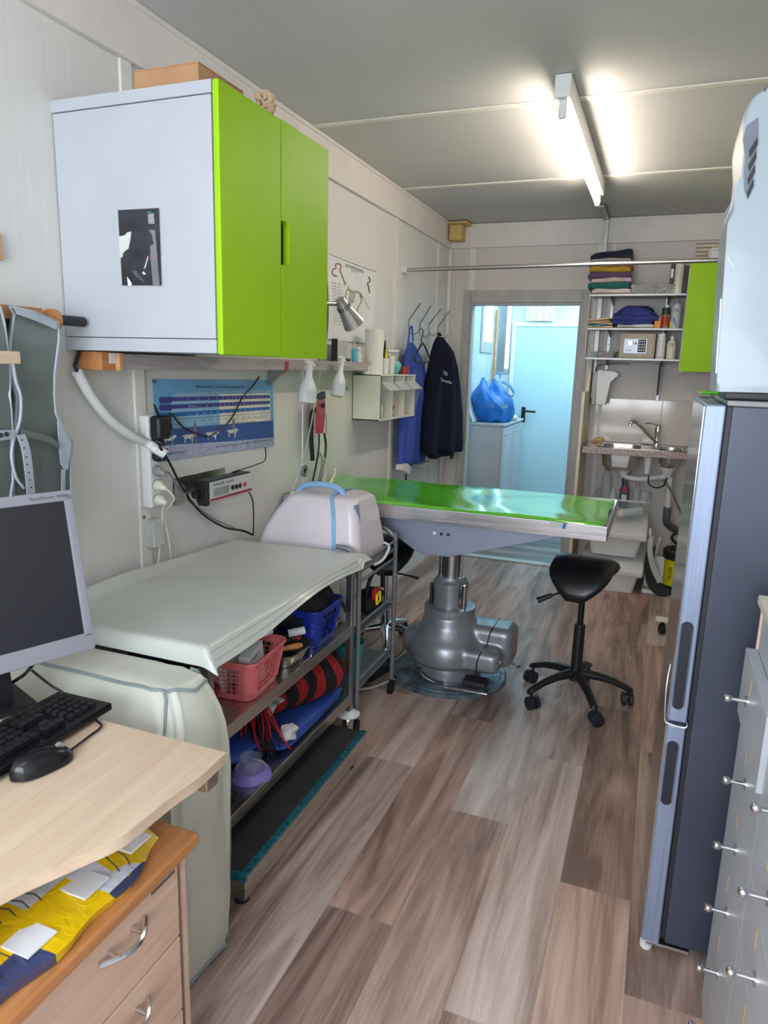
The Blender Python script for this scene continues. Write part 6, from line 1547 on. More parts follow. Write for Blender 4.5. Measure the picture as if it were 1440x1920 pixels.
# ---------------------------------------------------------------- end wall: shelves, sink, storage
M_SHELFM = brushed('shelf_steel', (150, 148, 146), 0, .38)
SY0, SY1 = 5.17, 5.465
SX0, SX1 = 1.105, 1.715
def shelf_at(z, lab):
    t = thing('wall_shelf', lab, 'shelf', (1.41, 5.32, z), None, 'steel shelves above the sink')
    b = MB().box(SX0, SX1, SY0, SY1, z - .004, z, .001); b.box(SX0, SX1, SY0 - .002, SY0 + .004, z - .012, z + .001, .001)
    build('shelf_board', b, M_SHELFM, t)
    for x in (1.235, 1.60):
        build('bracket', MB().prism([(x, 5.46, z - .005), (x, 5.22, z - .005), (x, 5.24, z - .02), (x, 5.46, z - .05)], (.012, 0, 0)), M_DULLMET, t)
    return t
ZS = (2.012, 1.79, 1.59)
shelf_at(ZS[0], 'upper steel shelf carrying the towel pile and foil trays')
shelf_at(ZS[1], 'middle steel shelf carrying the blue cloth pile and spray cans')
shelf_at(ZS[2], 'lower steel shelf carrying the small safe')
t = thing('shelf_standard', 'slotted metal shelf rail with a long bracket below the safe', 'rail', (1.59, 5.45, 1.32), None)
build('rail', MB().box(1.59, 1.612, 5.448, 5.468, 1.30, 2.05, .002), M_DULLMET, t)
build('long_bracket', MB().prism([(1.592, 5.45, 1.57), (1.592, 5.20, 1.57), (1.592, 5.22, 1.55), (1.592, 5.45, 1.34)], (.014, 0, 0)), M_DULLMET, t)
t = thing('shelf_standard', 'slotted metal shelf rail on the doorway side of the shelves', 'rail', (1.22, 5.45, 1.3), None)
build('rail', MB().box(1.222, 1.244, 5.448, 5.468, 1.30, 2.10, .002), M_DULLMET, t)
hb = MB()
for k in range(7): hb.cyl((1.233, 5.448, 1.42 + k * .09), (1.233, 5.4465, 1.42 + k * .09), .004, seg=8)
build('holes', hb, M_INK, t)
single('end_upright', MB().box(1.098, 1.106, 5.17, 5.20, 1.60, 2.06, .001).box(1.098, 1.106, 5.17, 5.46, 2.03, 2.06, .001), M_GREYLT, 'narrow galvanised upright at the doorway end of the shelves', 'upright')

def fold(b, x0, x1, y0, y1, z0, z1, bulge=.012, ph=0.0, n=5, slope=0.0):
    """a folded cloth: rounded fold in front, small waves on top"""
    rings = []
    N = 16; H = z1 - z0
    for k in range(N + 1):
        u = k / N; x = x0 + (x1 - x0) * u
        end = min(1, min(u, 1 - u) * 8) ** .5
        h = H * (.82 + .18 * end) + .003 * math.sin(u * 9 + ph); dz = slope * (u - .5) + .002 * math.sin(u * 6 + ph)
        ring = []
        for i in range(18):
            a = 2 * PI * i / 18; ca, sa = math.cos(a), math.sin(a)
            ring.append(Vector((x, (y0 + y1) / 2 + (y1 - y0) / 2 * math.copysign(abs(ca) ** .35, ca) + bulge * .4 * math.sin(u * 7 + ph), z0 + h / 2 + dz + h / 2 * math.copysign(abs(sa) ** .55, sa))))
        rings.append(ring)
    b.loft(rings); return b
def cloth(name, lab, m, x0, x1, z0, z1, cat='towel', group='folded towels on the shelf', y0=5.165, y1=5.43, slope=0.0, ph=0.0, crease=True):
    b = fold(MB(), x0, x1, y0, y1, z0, z1, ph=ph, slope=slope)
    t = thing(name, lab, cat, ((x0 + x1) / 2, (y0 + y1) / 2, z0), None, group)
    build('towel_body', b, m, t, 70)
    if crease:
        build('fold_line', MB().tube([(x0 + (x1 - x0) * q / 10, y0 - .001, (z0 + z1) / 2 + slope * (q / 10 - .5) + .003 * math.sin(q * 1.3 + ph)) for q in range(11)], .0018, 5), m, t)
    return t
def cm(n, c): return mat(n, c, .9, var=.08, bump=.35, bscale=180, sheen=.2)
tw = [('cream_terry', (226, 210, 204), 2.014, 2.052, 1.115, 1.362, 'pale pink towel at the bottom of the folded pile'),
      ('teal_terry', (28, 106, 98), 2.050, 2.092, 1.083, 1.350, 'dark teal green towel second from the pile bottom'),
      ('rose_terry', (214, 192, 190), 2.088, 2.124, 1.105, 1.360, 'dusty white towel above the teal one'),
      ('plum_terry', (110, 78, 112), 2.120, 2.158, 1.078, 1.352, 'plum purple towel in the middle of the pile'),
      ('mustard_terry', (192, 156, 44), 2.154, 2.196, 1.085, 1.350, 'mustard yellow towel above the plum one'),
      ('rust_terry', (206, 104, 44), 2.190, 2.222, 1.078, 1.358, 'orange towel just under the curtain rod'),
      ('grey_terry', (176, 174, 176), 2.222, 2.248, 1.090, 1.345, 'light grey folded cloth just above the curtain rod'),
      ('midnight_terry', (34, 38, 54), 2.246, 2.295, 1.085, 1.350, 'dark navy folded cloth on top of the pile')]
for k, (nm, c, z0, z1, x0, x1, lab) in enumerate(tw):
    cloth('folded_towel', lab, cm(nm, c), x0, x1, z0, z1, ph=k * 1.7, slope=.03 if k == 7 else .004 * math.sin(k))
# foil trays
FOIL = NT('crinkled_foil')
FOIL.b.inputs['Base Color'].default_value = rgb((236, 236, 238)); FOIL.setp(.22, 0.7)
FOIL.bump(FOIL.noise(FOIL.coord((1, 1, 1)), 60, 3, .6, 2.0), 1.0, .02)
b = MB().loft([rrect(1.375, 1.64, 5.20, 5.40, 2.014, .03), rrect(1.365, 1.645, 5.185, 5.41, 2.068, .03), rrect(1.365, 1.645, 5.185, 5.41, 2.073, .03), rrect(1.372, 1.638, 5.192, 5.403, 2.069, .03), rrect(1.385, 1.63, 5.21, 5.39, 2.02, .03)])
for (p0, p1) in (((1.365, 5.184), (1.648, 5.184)), ((1.365, 5.184), (1.365, 5.41)), ((1.365, 5.41), (1.648, 5.41))):
    def fo(u, v, p0=p0, p1=p1):
        x, y = p0[0] + (p1[0] - p0[0]) * u, p0[1] + (p1[1] - p0[1]) * u
        q = noise.noise_vector(Vector((x * 55, y * 55, v * 3.2)))
        return (x + q.x * .007, y + q.y * .007 - .004 * v, 2.014 + .060 * v + q.z * .006 * v)
    b.sheet(fo, 40, 6, .001)
single('foil_tray', b, FOIL.m, 'long crinkled foil tray on the upper shelf beside the towels', 'tray')
t = thing('file_binder', 'black binder with a white label standing on the upper shelf', 'binder', (1.62, 5.3, 2.014))
build('binder_body', MB().box(1.600, 1.628, 5.19, 5.42, 2.014, 2.215, .002), M_BLACK, t)
build('label', MB().box(1.604, 1.620, 5.189, 5.1905, 2.115, 2.17), M_TEXTW, t)
t = thing('file_binder', 'second black binder half hidden between the white can and the green door', 'binder', (1.70, 5.3, 2.014))
build('binder_body', MB().box(1.685, 1.712, 5.19, 5.42, 2.014, 2.19, .002), M_BLACK, t)
build('grey_label', MB().box(1.688, 1.70, 5.189, 5.1905, 2.10, 2.15), M_DARK, t)
t = thing('tall_can', 'tall cream dispenser can with grey print between the black binders', 'can', (1.655, 5.22, 2.014))
build('can', MB().lathe([(.029, 0), (.029, .185), (.026, .192), (.024, .20), (.024, .212)], (1.656, 5.205, 2.014), seg=26), M_IVORY, t)
for k in range(8): writing('lIlil Ilil', (1.640, 5.1735, 2.17 - .016 * k), (1, 0, 0), (0, 0, 1), .03, .005, M_GREYPL, t)

# middle shelf
t = thing('folded_cloths', 'stack of thin striped yellow, blue and orange cloths on the middle shelf', 'cloths', (1.17, 5.28, 1.791))
for k, (c, x0, x1) in enumerate((((222, 196, 130), 1.10, 1.27), ((90, 150, 180), 1.10, 1.26), ((226, 204, 150), 1.105, 1.265), ((206, 140, 110), 1.10, 1.25), ((224, 206, 170), 1.105, 1.26))):
    build('cloth_layer', fold(MB(), x0, x1, 5.16, 5.40, 1.791 + k * .0125, 1.806 + k * .0125, ph=k * 2.2, slope=.012 * math.sin(k * 2)), cm('cloth_layer_%d' % k, c), t, 70)
b = MB()
rings = []
for k in range(9):
    v = k / 8; z = 1.825 + .115 * v
    rings.append([Vector((1.405 + (.150 + .012 * math.sin(4 * a + 2 * k)) * math.sqrt(1 - .75 * v * v) * math.copysign(abs(math.cos(a)) ** .6, math.cos(a)), 5.29 + (.115 + .01 * math.sin(3 * a + k)) * math.sqrt(1 - .6 * v * v) * math.copysign(abs(math.sin(a)) ** .6, math.sin(a)), z + .008 * math.sin(3 * a + k) * (0 < k < 8))) for a in [2 * PI * i / 36 for i in range(36)]])
t = thing('blue_cloth_pile', 'rolled dark blue cotton cloth pile on the middle shelf', 'cloth', (1.405, 5.29, 1.82))
MBC = mat('dark_blue_cotton', (48, 58, 124), .85, var=.12, bump=.4, bscale=26)
build('cloth', b.loft(rings), MBC, t, 75)
build('cloth_roll', fold(MB(), 1.27, 1.56, 5.165, 5.32, 1.835, 1.875, ph=1.0), MBC, t, 75)
build('cloth_roll', fold(MB(), 1.255, 1.52, 5.16, 5.30, 1.81, 1.845, ph=2.0), MBC, t, 75)
cloth('white_napkin', 'pale folded cloth underneath the dark blue pile', M_WHITECL, 1.30, 1.53, 1.791, 1.822, 'cloth', None)
t = thing('orange_pack', 'small bright orange pack with a tilted top on the middle shelf', 'pack', (1.56, 5.2, 1.791))
build('pack', MB().prism([(1.535, 5.18, 1.792), (1.572, 5.18, 1.792), (1.574, 5.18, 1.866), (1.548, 5.18, 1.850), (1.535, 5.18, 1.846)], (0, .05, 0)), M_ORANGE, t)
t = thing('spray_can', 'spray can with a dark green cap and a reddish label on the middle shelf', 'spray can', (1.60, 5.22, 1.791))
build('can', MB().lathe([(.026, 0), (.026, .09)], (1.600, 5.215, 1.792), seg=22), mat('can_print', (150, 110, 90), .35, var=.3, vscale=30), t)
build('red_label', MB().lathe([(.0264, .02), (.0264, .075)], (1.600, 5.215, 1.792), seg=22, cap=False), mat('can_red', (176, 70, 50), .4), t)
build('cap', MB().lathe([(.0265, .09), (.0265, .13), (.024, .134)], (1.600, 5.215, 1.792), seg=22), mat('can_cap_green', (30, 62, 56), .35), t)
t = thing('spray_can', 'white and blue diagonal printed spray can with grey cap on the middle shelf', 'spray can', (1.66, 5.22, 1.791))
build('can', MB().lathe([(.031, 0), (.031, .14), (.022, .155), (.02, .157)], (1.664, 5.215, 1.792), seg=24), mat('can_grey', (196, 198, 206), .35), t)
build('nozzle_cap', MB().lathe([(.018, .155), (.016, .172), (.008, .18)], (1.664, 5.215, 1.792), seg=18), M_GREYPL, t)
build('blue_sweep', MB().prism([(1.645, 5.1835, 1.86), (1.655, 5.1825, 1.86), (1.675, 5.183, 1.80), (1.668, 5.183, 1.80)], (0, -.0015, 0)), M_MIDBLUE, t)
writing('TA', (1.648, 5.183, 1.895), (1, 0, 0), (0, 0, 1), .028, .022, M_DARK, t)
single('yellow_strip_box', MB().box(1.632, 1.64, 5.19, 5.24, 1.792, 1.84, .001), M_YEL, 'thin yellow packet between the two spray cans', 'packet')

# lower shelf
t = thing('kidney_dish', 'shallow steel kidney dish at the doorway end of the lower shelf', 'dish', (1.21, 5.3, 1.591))
build('dish', MB().loft([rrect(1.14, 1.29, 5.22, 5.38, 1.591, .05), rrect(1.125, 1.31, 5.20, 5.40, 1.632, .05), rrect(1.122, 1.313, 5.197, 5.403, 1.634, .05), rrect(1.13, 1.305, 5.205, 5.395, 1.630, .05), rrect(1.145, 1.285, 5.225, 5.375, 1.595, .05)]), FOIL.m, t)
t = thing('small_safe', 'small beige electronic safe with a keypad and round knob on the lower shelf', 'safe', (1.43, 5.3, 1.591))
build('safe_body', MB().box(1.325, 1.552, 5.185, 5.42, 1.592, 1.757, .004), mat('beige_safe', (176, 166, 146), .45), t)
d = build('door', MB().box(1.337, 1.541, 5.178, 5.186, 1.603, 1.746, .003), bpy.data.materials['beige_safe'], t)
build('control_panel', MB().box(1.352, 1.503, 5.172, 5.179, 1.622, 1.722, .006), mat('safe_panel', (196, 204, 220), .35, .2), d)
build('knob', MB().lathe([(.019, 0), (.019, .006), (.017, .008)], (1.393, 5.172, 1.692), (0, -1, 0), 24).box(1.376, 1.410, 5.158, 5.166, 1.688, 1.696, .002), M_STEEL, t)
kp = build('keypad', MB().box(1.444, 1.494, 5.168, 5.173, 1.632, 1.716, .003), M_DARK, t)
for r in range(4):
    for c_ in range(3):
        build('keypad_key', MB().box(1.449 + c_ * .015, 1.459 + c_ * .015, 5.1655, 5.169, 1.640 + r * .019, 1.652 + r * .019, .002), M_GREYLT, kp)
build('key_cover', MB().lathe([(.008, 0), (.008, .002)], (1.428, 5.172, 1.69), (0, -1, 0), 16), M_GREYPL, t)
writing('Rieffel', (1.368, 5.1715, 1.640), (1, 0, 0), (0, 0, 1), .035, .010, M_INK, t)
t = thing('aerosol_bottle', 'tall white aerosol with small red print beside the safe', 'bottle', (1.59, 5.22, 1.591))
build('can', MB().lathe([(.027, 0), (.028, .006), (.028, .135), (.025, .14), (.025, .165), (.022, .168)], (1.590, 5.215, 1.592), seg=24), M_WHITEPL, t)
for k in range(5): writing('IlI lIil', (1.572, 5.1855, 1.70 - k * .018), (1, 0, 0), (0, 0, 1), .032, .005, M_GREYPL, t)
build('red_print', MB().box(1.575, 1.60, 5.1865, 5.188, 1.603, 1.607), M_RED, t)
t = thing('rinse_bottle', 'white squeeze bottle with black lettering beside the tall aerosol', 'bottle', (1.655, 5.22, 1.591))
build('bottle', MB().lathe([(.029, 0), (.030, .01), (.030, .095), (.024, .115), (.012, .125), (.012, .133)], (1.657, 5.215, 1.592), seg=24), M_IVORY, t)
build('cap', MB().lathe([(.011, .133), (.009, .15), (.005, .153)], (1.657, 5.215, 1.592), seg=16), M_WHITEPL, t)
writing('Skin', (1.640, 5.1845, 1.685), (1, 0, 0), (0, 0, 1), .034, .012, M_INK, t)
writing('pH5', (1.644, 5.1845, 1.668), (1, 0, 0), (0, 0, 1), .026, .011, M_INK, t)

# soap dispenser
t = thing('soap_dispenser', 'white lever soap dispenser on the wall left of the tiles', 'dispenser', (1.22, 5.3, 1.27))
b = MB().prism([(1.19, 5.28, 1.265), (1.265, 5.28, 1.265), (1.275, 5.28, 1.43), (1.30, 5.28, 1.455), (1.325, 5.28, 1.462), (1.33, 5.28, 1.485), (1.31, 5.28, 1.50), (1.20, 5.28, 1.512), (1.185, 5.28, 1.50)], (0, .09, 0))
bmesh.ops.bevel(b.bm, geom=b.bm.edges[:], offset=.006, segments=2, profile=.5, affect='EDGES')
build('dispenser_body', b, M_WHITEPL, t)
build('side_panel', MB().box(1.163, 1.187, 5.29, 5.36, 1.262, 1.50, .006), M_GREYLT, t)
build('lever_arm', MB().tube([(1.17, 5.33, 1.50), (1.18, 5.32, 1.535), (1.24, 5.30, 1.55), (1.34, 5.27, 1.556), (1.40, 5.26, 1.553)], .004, 8, smooth=4), M_DULLMET, t)
build('mount', MB().box(1.17, 1.26, 5.36, 5.468, 1.28, 1.50, .003), M_GREYPL, t)

# splash tiles (part of the wall)
b = MB()
TXs = (1.16, 1.64, RX - .0)
for k in range(2): b.box(TXs[k] + .0015, TXs[k + 1] - .0015, RY - .008, RY, .99, 1.305, .001)
trim(b, M_TILE)
trim(MB().box(1.16, RX, RY - .006, RY, 1.305, 1.312), M_GREYLT)

# counter with double bowl
CZt = .988; CYf = 4.985
t = thing('sink_counter', 'pink granite pattern counter top with a steel double sink', 'sink', (1.6, 5.2, CZt))
b = MB()
bowl1, bowl2 = (1.28, 1.53, 5.05, 5.33), (1.65, 1.79, 5.08, 5.30)
xs = [1.155, 1.28, 1.53, 1.65, 1.79, 2.0]
for i in range(5):
    if i in (1, 3):
        y0, y1 = (bowl1 if i == 1 else bowl2)[2:]
        b.box(xs[i], xs[i + 1], CYf, y0, CZt - .04, CZt); b.box(xs[i], xs[i + 1], y1, 5.465, CZt - .04, CZt)
    else: b.box(xs[i], xs[i + 1], CYf, 5.465, CZt - .04, CZt)
build('counter_top', b, M_GRANITE, t)
build('front_lip', MB().box(1.155, 2.0, CYf - .004, CYf + .01, CZt - .042, CZt + .002, .004), M_GRANITE, t)
sb = MB()
ro, ri1, ri2 = rrect(1.235, 1.845, 5.01, 5.40, CZt + .004, .15, 8), None, None
pl = MB()
def bowl_(x0, x1, y0, y1, dz, rc):
    return [rrect(x0 - .012, x1 + .012, y0 - .012, y1 + .012, CZt + .005, rc + .01, 8), rrect(x0, x1, y0, y1, CZt + .002, rc, 8), rrect(x0 + .01, x1 - .01, y0 + .01, y1 - .01, CZt - dz + .03, rc, 8), rrect(x0 + .03, x1 - .03, y0 + .03, y1 - .03, CZt - dz, rc * .8, 8)]
outer = [Vector((p.x, p.y, p.z)) for p in ro]
# rim sheet: ring band around, and a bridge between the bowls
sb.loft([rrect(1.235, 1.845, 5.01, 5.41, CZt + .001, .14, 8), rrect(1.237, 1.843, 5.012, 5.408, CZt + .005, .14, 8), rrect(1.262, 1.818, 5.035, 5.385, CZt + .003, .12, 8)], cap=False)
sb.box(1.53, 1.65, 5.035, 5.40, CZt + .001, CZt + .004); sb.box(1.27, 1.81, 5.335, 5.40, CZt + .001, CZt + .004)
for bw, dz, rc in ((bowl1, .155, .07), (bowl2, .12, .06)):
    rr_ = bowl_(*bw, dz, rc)
    sb.loft(rr_ + [[p + Vector((0, 0, -.003)) for p in rr_[3]], [Vector((p.x, p.y, p.z)) + Vector(((p.x - (bw[0] + bw[1]) / 2) * .03, (p.y - (bw[2] + bw[3]) / 2) * .03, -.003)) for p in rr_[2]], [Vector((p.x + (.004 if p.x > (bw[0] + bw[1]) / 2 else -.004), p.y + (.004 if p.y > (bw[2] + bw[3]) / 2 else -.004), CZt - .002)) for p in rr_[1]]], cap=False)
build('sink_bowls', sb, M_STEEL, t, 50)
t = thing('faucet', 'chrome single-lever kitchen faucet on the double sink', 'faucet', (1.635, 5.33, CZt))
fx, fy = 1.628, 5.30
build('faucet_body', MB().lathe([(.026, .003), (.026, .012), (.021, .02), (.021, .085), (.024, .10), (.024, .13), (.016, .145)], (fx, fy, CZt), seg=24), M_CHROME, t)
build('spout', MB().tube([(fx, fy - .01, CZt + .03), (fx - .03, fy - .04, CZt + .06), (fx - .09, fy - .08, CZt + .12), (fx - .135, fy - .11, CZt + .165), (fx - .165, fy - .13, CZt + .178), (fx - .18, fy - .14, CZt + .165), (fx - .182, fy - .142, CZt + .15)], [.012, .011, .0105, .0105, .010, .0115, .012, .012], 12, smooth=5), M_CHROME, t, 60)
build('lever', MB().tube([(fx, fy, CZt + .145), (fx - .02, fy - .03, CZt + .158), (fx - .06, fy - .07, CZt + .168), (fx - .085, fy - .09, CZt + .165)], [.014, .010, .006, .005], 10, smooth=4), M_CHROME, t, 60)
t = thing('soap_bar', 'yellowish sponge on an orange bar on the counter corner', 'soap', (1.26, 5.4, CZt))
build('sponge', MB().box(1.195, 1.255, 5.37, 5.43, CZt + .012, CZt + .03, .006), mat('yellow_sponge', (222, 190, 120), .9, bump=.5), t)
build('bar', MB().box(1.185, 1.27, 5.36, 5.44, CZt + .0005, CZt + .012, .004), M_PINE, t)
o = single('red_tag', MB().box(1.842, 1.856, CYf - .012, CYf - .0045, CZt - .05, CZt + .004, .001), M_RED, 'small red tag on the counter edge next to the fridge', 'tag')

a = P(1110, 735, 1, 4.97)
b = MB().prism([(1.125, 4.965, 0), (1.125, 5.465, 0), (1.125, 5.465, 1.62), (1.125, 5.30, 1.60), (1.125, 5.20, 1.36), (1.125, 4.965, 1.36)], (.02, 0, 0))
single('partition_board', b, M_CREAMPLATE, 'upright cream painted board between the doorway and the sink', 'board')

# pipes under the sink
t = thing('drain_pipes', 'white and grey drain pipes under the double sink', 'pipes', (1.6, 5.2, .35))
PW, PG = M_WHITEPL, mat('dark_grey_pipe', (92, 94, 98), .45)
build('drain_cup', MB().lathe([(.045, 0), (.045, -.012), (.028, -.03), (.022, -.055)], (1.43, 5.17, CZt - .155), seg=24), PW, t)
build('drain_cup', MB().lathe([(.052, 0), (.052, -.014), (.04, -.03), (.03, -.06), (.024, -.07)], (1.715, 5.18, CZt - .122), seg=24), PW, t)
build('overflow', MB().lathe([(.024, 0), (.024, -.06), (.018, -.075), (.018, -.09), (.02, -.095), (.016, -.115)], (1.585, 5.08, CZt - .05), seg=20), PW, t)
build('cross_pipe', MB().tube([(1.43, 5.17, .79), (1.47, 5.16, .775), (1.56, 5.14, .775), (1.64, 5.16, .79), (1.715, 5.18, .80)], .018, 12, smooth=4), PW, t, 60)
build('down_pipe', MB().cyl((1.735, 5.20, .80), (1.745, 5.22, .565), .020), PW, t)
build('grey_elbow', MB().tube([(1.745, 5.22, .58), (1.745, 5.22, .50), (1.755, 5.24, .46), (1.80, 5.30, .415), (1.87, 5.36, .375)], [.027, .027, .026, .026, .026], 14, smooth=4), PG, t, 60)
build('supply_hose', MB().tube([(1.60, 5.15, .80), (1.605, 5.08, .755), (1.65, 5.06, .735), (1.70, 5.08, .75), (1.715, 5.12, .80)], .005, 8, smooth=5), M_BLACK, t)
build('supply_hose', MB().tube([(1.70, 5.12, .78), (1.76, 5.14, .70), (1.81, 5.15, .60), (1.845, 5.16, .54), (1.86, 5.16, .47), (1.82, 5.18, .43)], .007, 8, smooth=5), M_DULLMET, t)
build('fitting', MB().cyl((1.83, 5.155, .565), (1.84, 5.155, .54), .012), M_CHROME, t)
b = MB().tube([(1.875, 5.10, .93), (1.865, 5.10, .80), (1.85, 5.10, .60), (1.84, 5.12, .45)], .005, 8, smooth=4)
single('grey_cable', b, M_GREYLT, 'pale grey cable hanging at the fridge side of the sink', 'cable')

# storage boxes under the sink
def bin_(z, lab, lidz, y0=4.93):
    t = thing('storage_bin', lab, 'storage bin', (1.42, 5.17, z), None, 'white lidded bins under the sink')
    b = MB()
    o_ = [rrect(1.27, 1.575, y0 + .03, 5.42, z, .03), rrect(1.245, 1.60, y0 + .005, 5.44, z + .13, .03)]
    b.loft(o_)
    build('bin_body', b, M_WHITEPL, t)
    L = MB().prism([(1.215, y0 - .02, z + .125), (1.215, 5.445, z + .125), (1.215, 5.445, z + .245), (1.215, y0 + .20, z + .245), (1.215, y0 + .16, z + .235), (1.215, y0 - .01, z + .185), (1.215, y0 - .025, z + .175)], (.415, 0, 0))
    bmesh.ops.bevel(L.bm, geom=L.bm.edges[:], offset=.014, segments=3, profile=.5, affect='EDGES')
    build('lid', L, M_IVORY if False else M_WHITEPL, t)
    build('lid_hinge', MB().cyl((1.24, y0 + .19, z + .246), (1.605, y0 + .19, z + .246), .004, seg=8), M_GREYLT, t)
    return t
bin_(0.0, 'white lidded storage bin at the bottom under the sink', 0)
bin_(0.25, 'white lidded storage bin stacked on the lower one under the sink', 0, 4.95)
t = thing('clear_box', 'clear plastic box with a bottle inside on top of the white bins', 'box', (1.44, 5.2, .50))
cb = MB().loft([rrect(1.28, 1.60, 5.0, 5.40, .498, .02), rrect(1.26, 1.62, 4.98, 5.42, .64, .02)], cap=False); cb.box(1.29, 1.59, 5.01, 5.39, .498, .502)
build('box_wall', cb, M_CLEAR, t)
build('box_rim', MB().tube(rrect(1.255, 1.625, 4.975, 5.425, .641, .02) + [rrect(1.255, 1.625, 4.975, 5.425, .641, .02)[0]], .006, 6), M_FROST, t)
t = thing('lying_bottle', 'pale bottle with a cream cap lying in the clear box', 'bottle', (1.5, 5.06, .503))
build('bottle', MB().cyl((1.45, 5.07, .535), (1.575, 5.12, .555), .030, seg=20), mat('pale_green_plastic', (186, 200, 196), .35), t)
build('cap', MB().cyl((1.42, 5.06, .53), (1.452, 5.071, .536), .024, .028, seg=18), M_IVORY, t)
bottle('cleaner_bottle', 'translucent bottle with a red cap behind the clear box', 1.31, 5.40, .52, .036, .29, M_FROST, M_RED, .02, .018)
t = thing('trigger_bottle', 'spray bottle with a dark blue head and printed label behind the clear box', 'spray bottle', (1.44, 5.35, .50))
build('bottle', MB().lathe([(.032, .0), (.034, .02), (.034, .13), (.016, .18), (.014, .21)], (1.445, 5.33, .53), seg=20), mat('dark_bottle', (90, 100, 116), .25), t)
build('spray_head', MB().box(1.425, 1.475, 5.315, 5.345, .735, .775, .008).box(1.42, 1.432, 5.318, 5.34, .70, .745, .003), M_BLUEPL, t)
build('red_label', MB().box(1.43, 1.462, 5.2945, 5.297, .645, .69), M_RED, t)
build('white_label', MB().box(1.428, 1.464, 5.2935, 5.297, .58, .63), M_TEXTW, t)
bottle('small_bottle', 'small white bottle with a pointed cap behind the clear box', 1.365, 5.40, .52, .024, .12, M_WHITEPL, M_WHITEPL, .02, .01)
bottle('drain_bottle', 'pale bottle under the sink outlet behind the clear box', 1.53, 5.40, .52, .028, .19, M_FROST, M_GREYLT, .02, .012)

t = thing('hand_broom', 'black bristled hand broom with a white handle leaning beside the bins', 'broom', (1.7, 5.05, 0))
build('bristles', MB().strap([(1.665, 5.05, .30), (1.665, 5.03, .18), (1.70, 5.0, .08), (1.76, 4.98, .03), (1.80, 4.98, .012)], (0.028, 0, .028), (0, .04, 0), smooth=4), M_RUBBER, t, 60)
build('broom_back', MB().strap([(1.655, 5.0, .40), (1.66, 4.99, .30), (1.69, 4.985, .20), (1.745, 4.975, .10)], (0.016, 0, .010), (0, .016, 0), smooth=4), M_GREYLT, t, 60)
build('handle', MB().tube([(1.655, 5.05, .30), (1.65, 5.06, .40), (1.645, 5.07, .45)], [.013, .011, .009], 8, smooth=3), M_WHITEPL, t)
t = thing('dustpan', 'white dustpan standing behind the hand broom', 'dustpan', (1.68, 5.2, 0))
build('pan', MB().prism([(1.64, 5.06, .0), (1.78, 5.06, .0), (1.80, 5.22, .22), (1.64, 5.22, .22)], (0, .012, 0)).box(1.63, 1.74, 5.0, 5.10, 0, .03, .006), M_WHITEPL, t)
build('pan_handle', MB().tube([(1.70, 5.22, .22), (1.71, 5.24, .30), (1.72, 5.26, .35)], .010, 8), M_WHITEPL, t)
t = thing('pressure_sprayer', 'yellow and black garden pressure sprayer reading Flori beside the fridge', 'sprayer', (1.84, 5.12, 0))
sx, sy = 1.845, 5.13
build('tank', MB().lathe([(.085, .05), (.085, .245)], (sx, sy, 0), seg=36), M_YEL, t)
build('base_ring', MB().lathe([(.090, 0), (.094, .02), (.092, .055), (.086, .06)], (sx, sy, 0), seg=36), M_BLACK, t)
build('top_cap', MB().lathe([(.086, .24), (.100, .25), (.102, .30), (.09, .315), (.03, .325)], (sx, sy, 0), seg=36), M_BLACK, t)
build('carry_handle', MB().tube([(sx + .03, sy, .32), (sx - .02, sy - .02, .35), (sx - .055, sy - .03, .39), (sx - .03, sy - .03, .425), (sx + .04, sy - .02, .43)], .010, 8, smooth=5), M_BLACK, t, 60)
dv = Vector((-.35, -.93, 0)).normalized()
c0 = Vector((sx, sy, 0)) + dv * .0865
writing('FLORI', c0 + Vector((.000, 0, .11)), (0, 0, 1), (-.93, .35, 0), .085, .026, M_INK, t)
writing('COMPACT', c0 + Vector((.016, -.004, .11)), (0, 0, 1), (-.93, .35, 0), .085, .010, M_INK, t)
t = thing('castor_rack', 'low rolling rack whose castor peeps out beyond the fridge', 'rack', (2.0, 4.3, 0))
build('rack_base', MB().box(1.725, 2.30, 4.215, 4.25, .075, .10, .004), M_IVORY, t)
for x, y in ((1.765, 4.24), (2.25, 4.24)):
    ct = build('castor', MB().cyl((x, y, .05), (x, y, .078), .010).ball((x, y, .045), .020, seg=10), M_BLACK, t)
    build('wheel', MB().lathe([(.016, -.018), (.028, -.012), (.028, .012), (.016, .018)], (x, y - .01, .028), (1, .4, 0), 20), M_BLACK, ct)

# green wall cabinet on the end wall and boxes on it
t = thing('small_wall_cabinet', 'narrow white wall cabinet with one lime green door above the sink', 'cabinet', (1.95, 5.3, 1.515))
build('carcass', MB().box(1.722, 2.32, 5.13, 5.465, 1.518, 2.205, .002), M_WHITE, t)
build('door', MB().box(1.716, 2.02, 5.105, 5.127, 1.512, 2.21, .003), M_GREEN, t)
build('white_door_edge', MB().box(1.7125, 1.7165, 5.106, 5.128, 1.512, 2.21), M_WHITE, t)
build('door', MB().box(2.024, 2.325, 5.105, 5.127, 1.512, 2.21, .003), M_GREEN, t)
build('hinge_foot', MB().box(1.72, 1.74, 5.14, 5.16, 1.503, 1.517, .003), M_DULLMET, t)
t = thing('glove_carton', 'white glove carton with pink print on top of the small wall cabinet', 'carton', (1.88, 5.22, 2.207))
build('carton', MB().box(1.83, 2.02, 5.15, 5.30, 2.2075, 2.29, .002), M_PAPER, t)
writing('Nitril Pro Gloves', (1.845, 5.1495, 2.268), (1, 0, 0), (0, 0, 1), .10, .011, mat('pink_print', (176, 110, 110), .6), t)
build('carton_flap', MB().box(1.812, 1.832, 5.15, 5.30, 2.225, 2.286, .002), M_GREYLT, t)
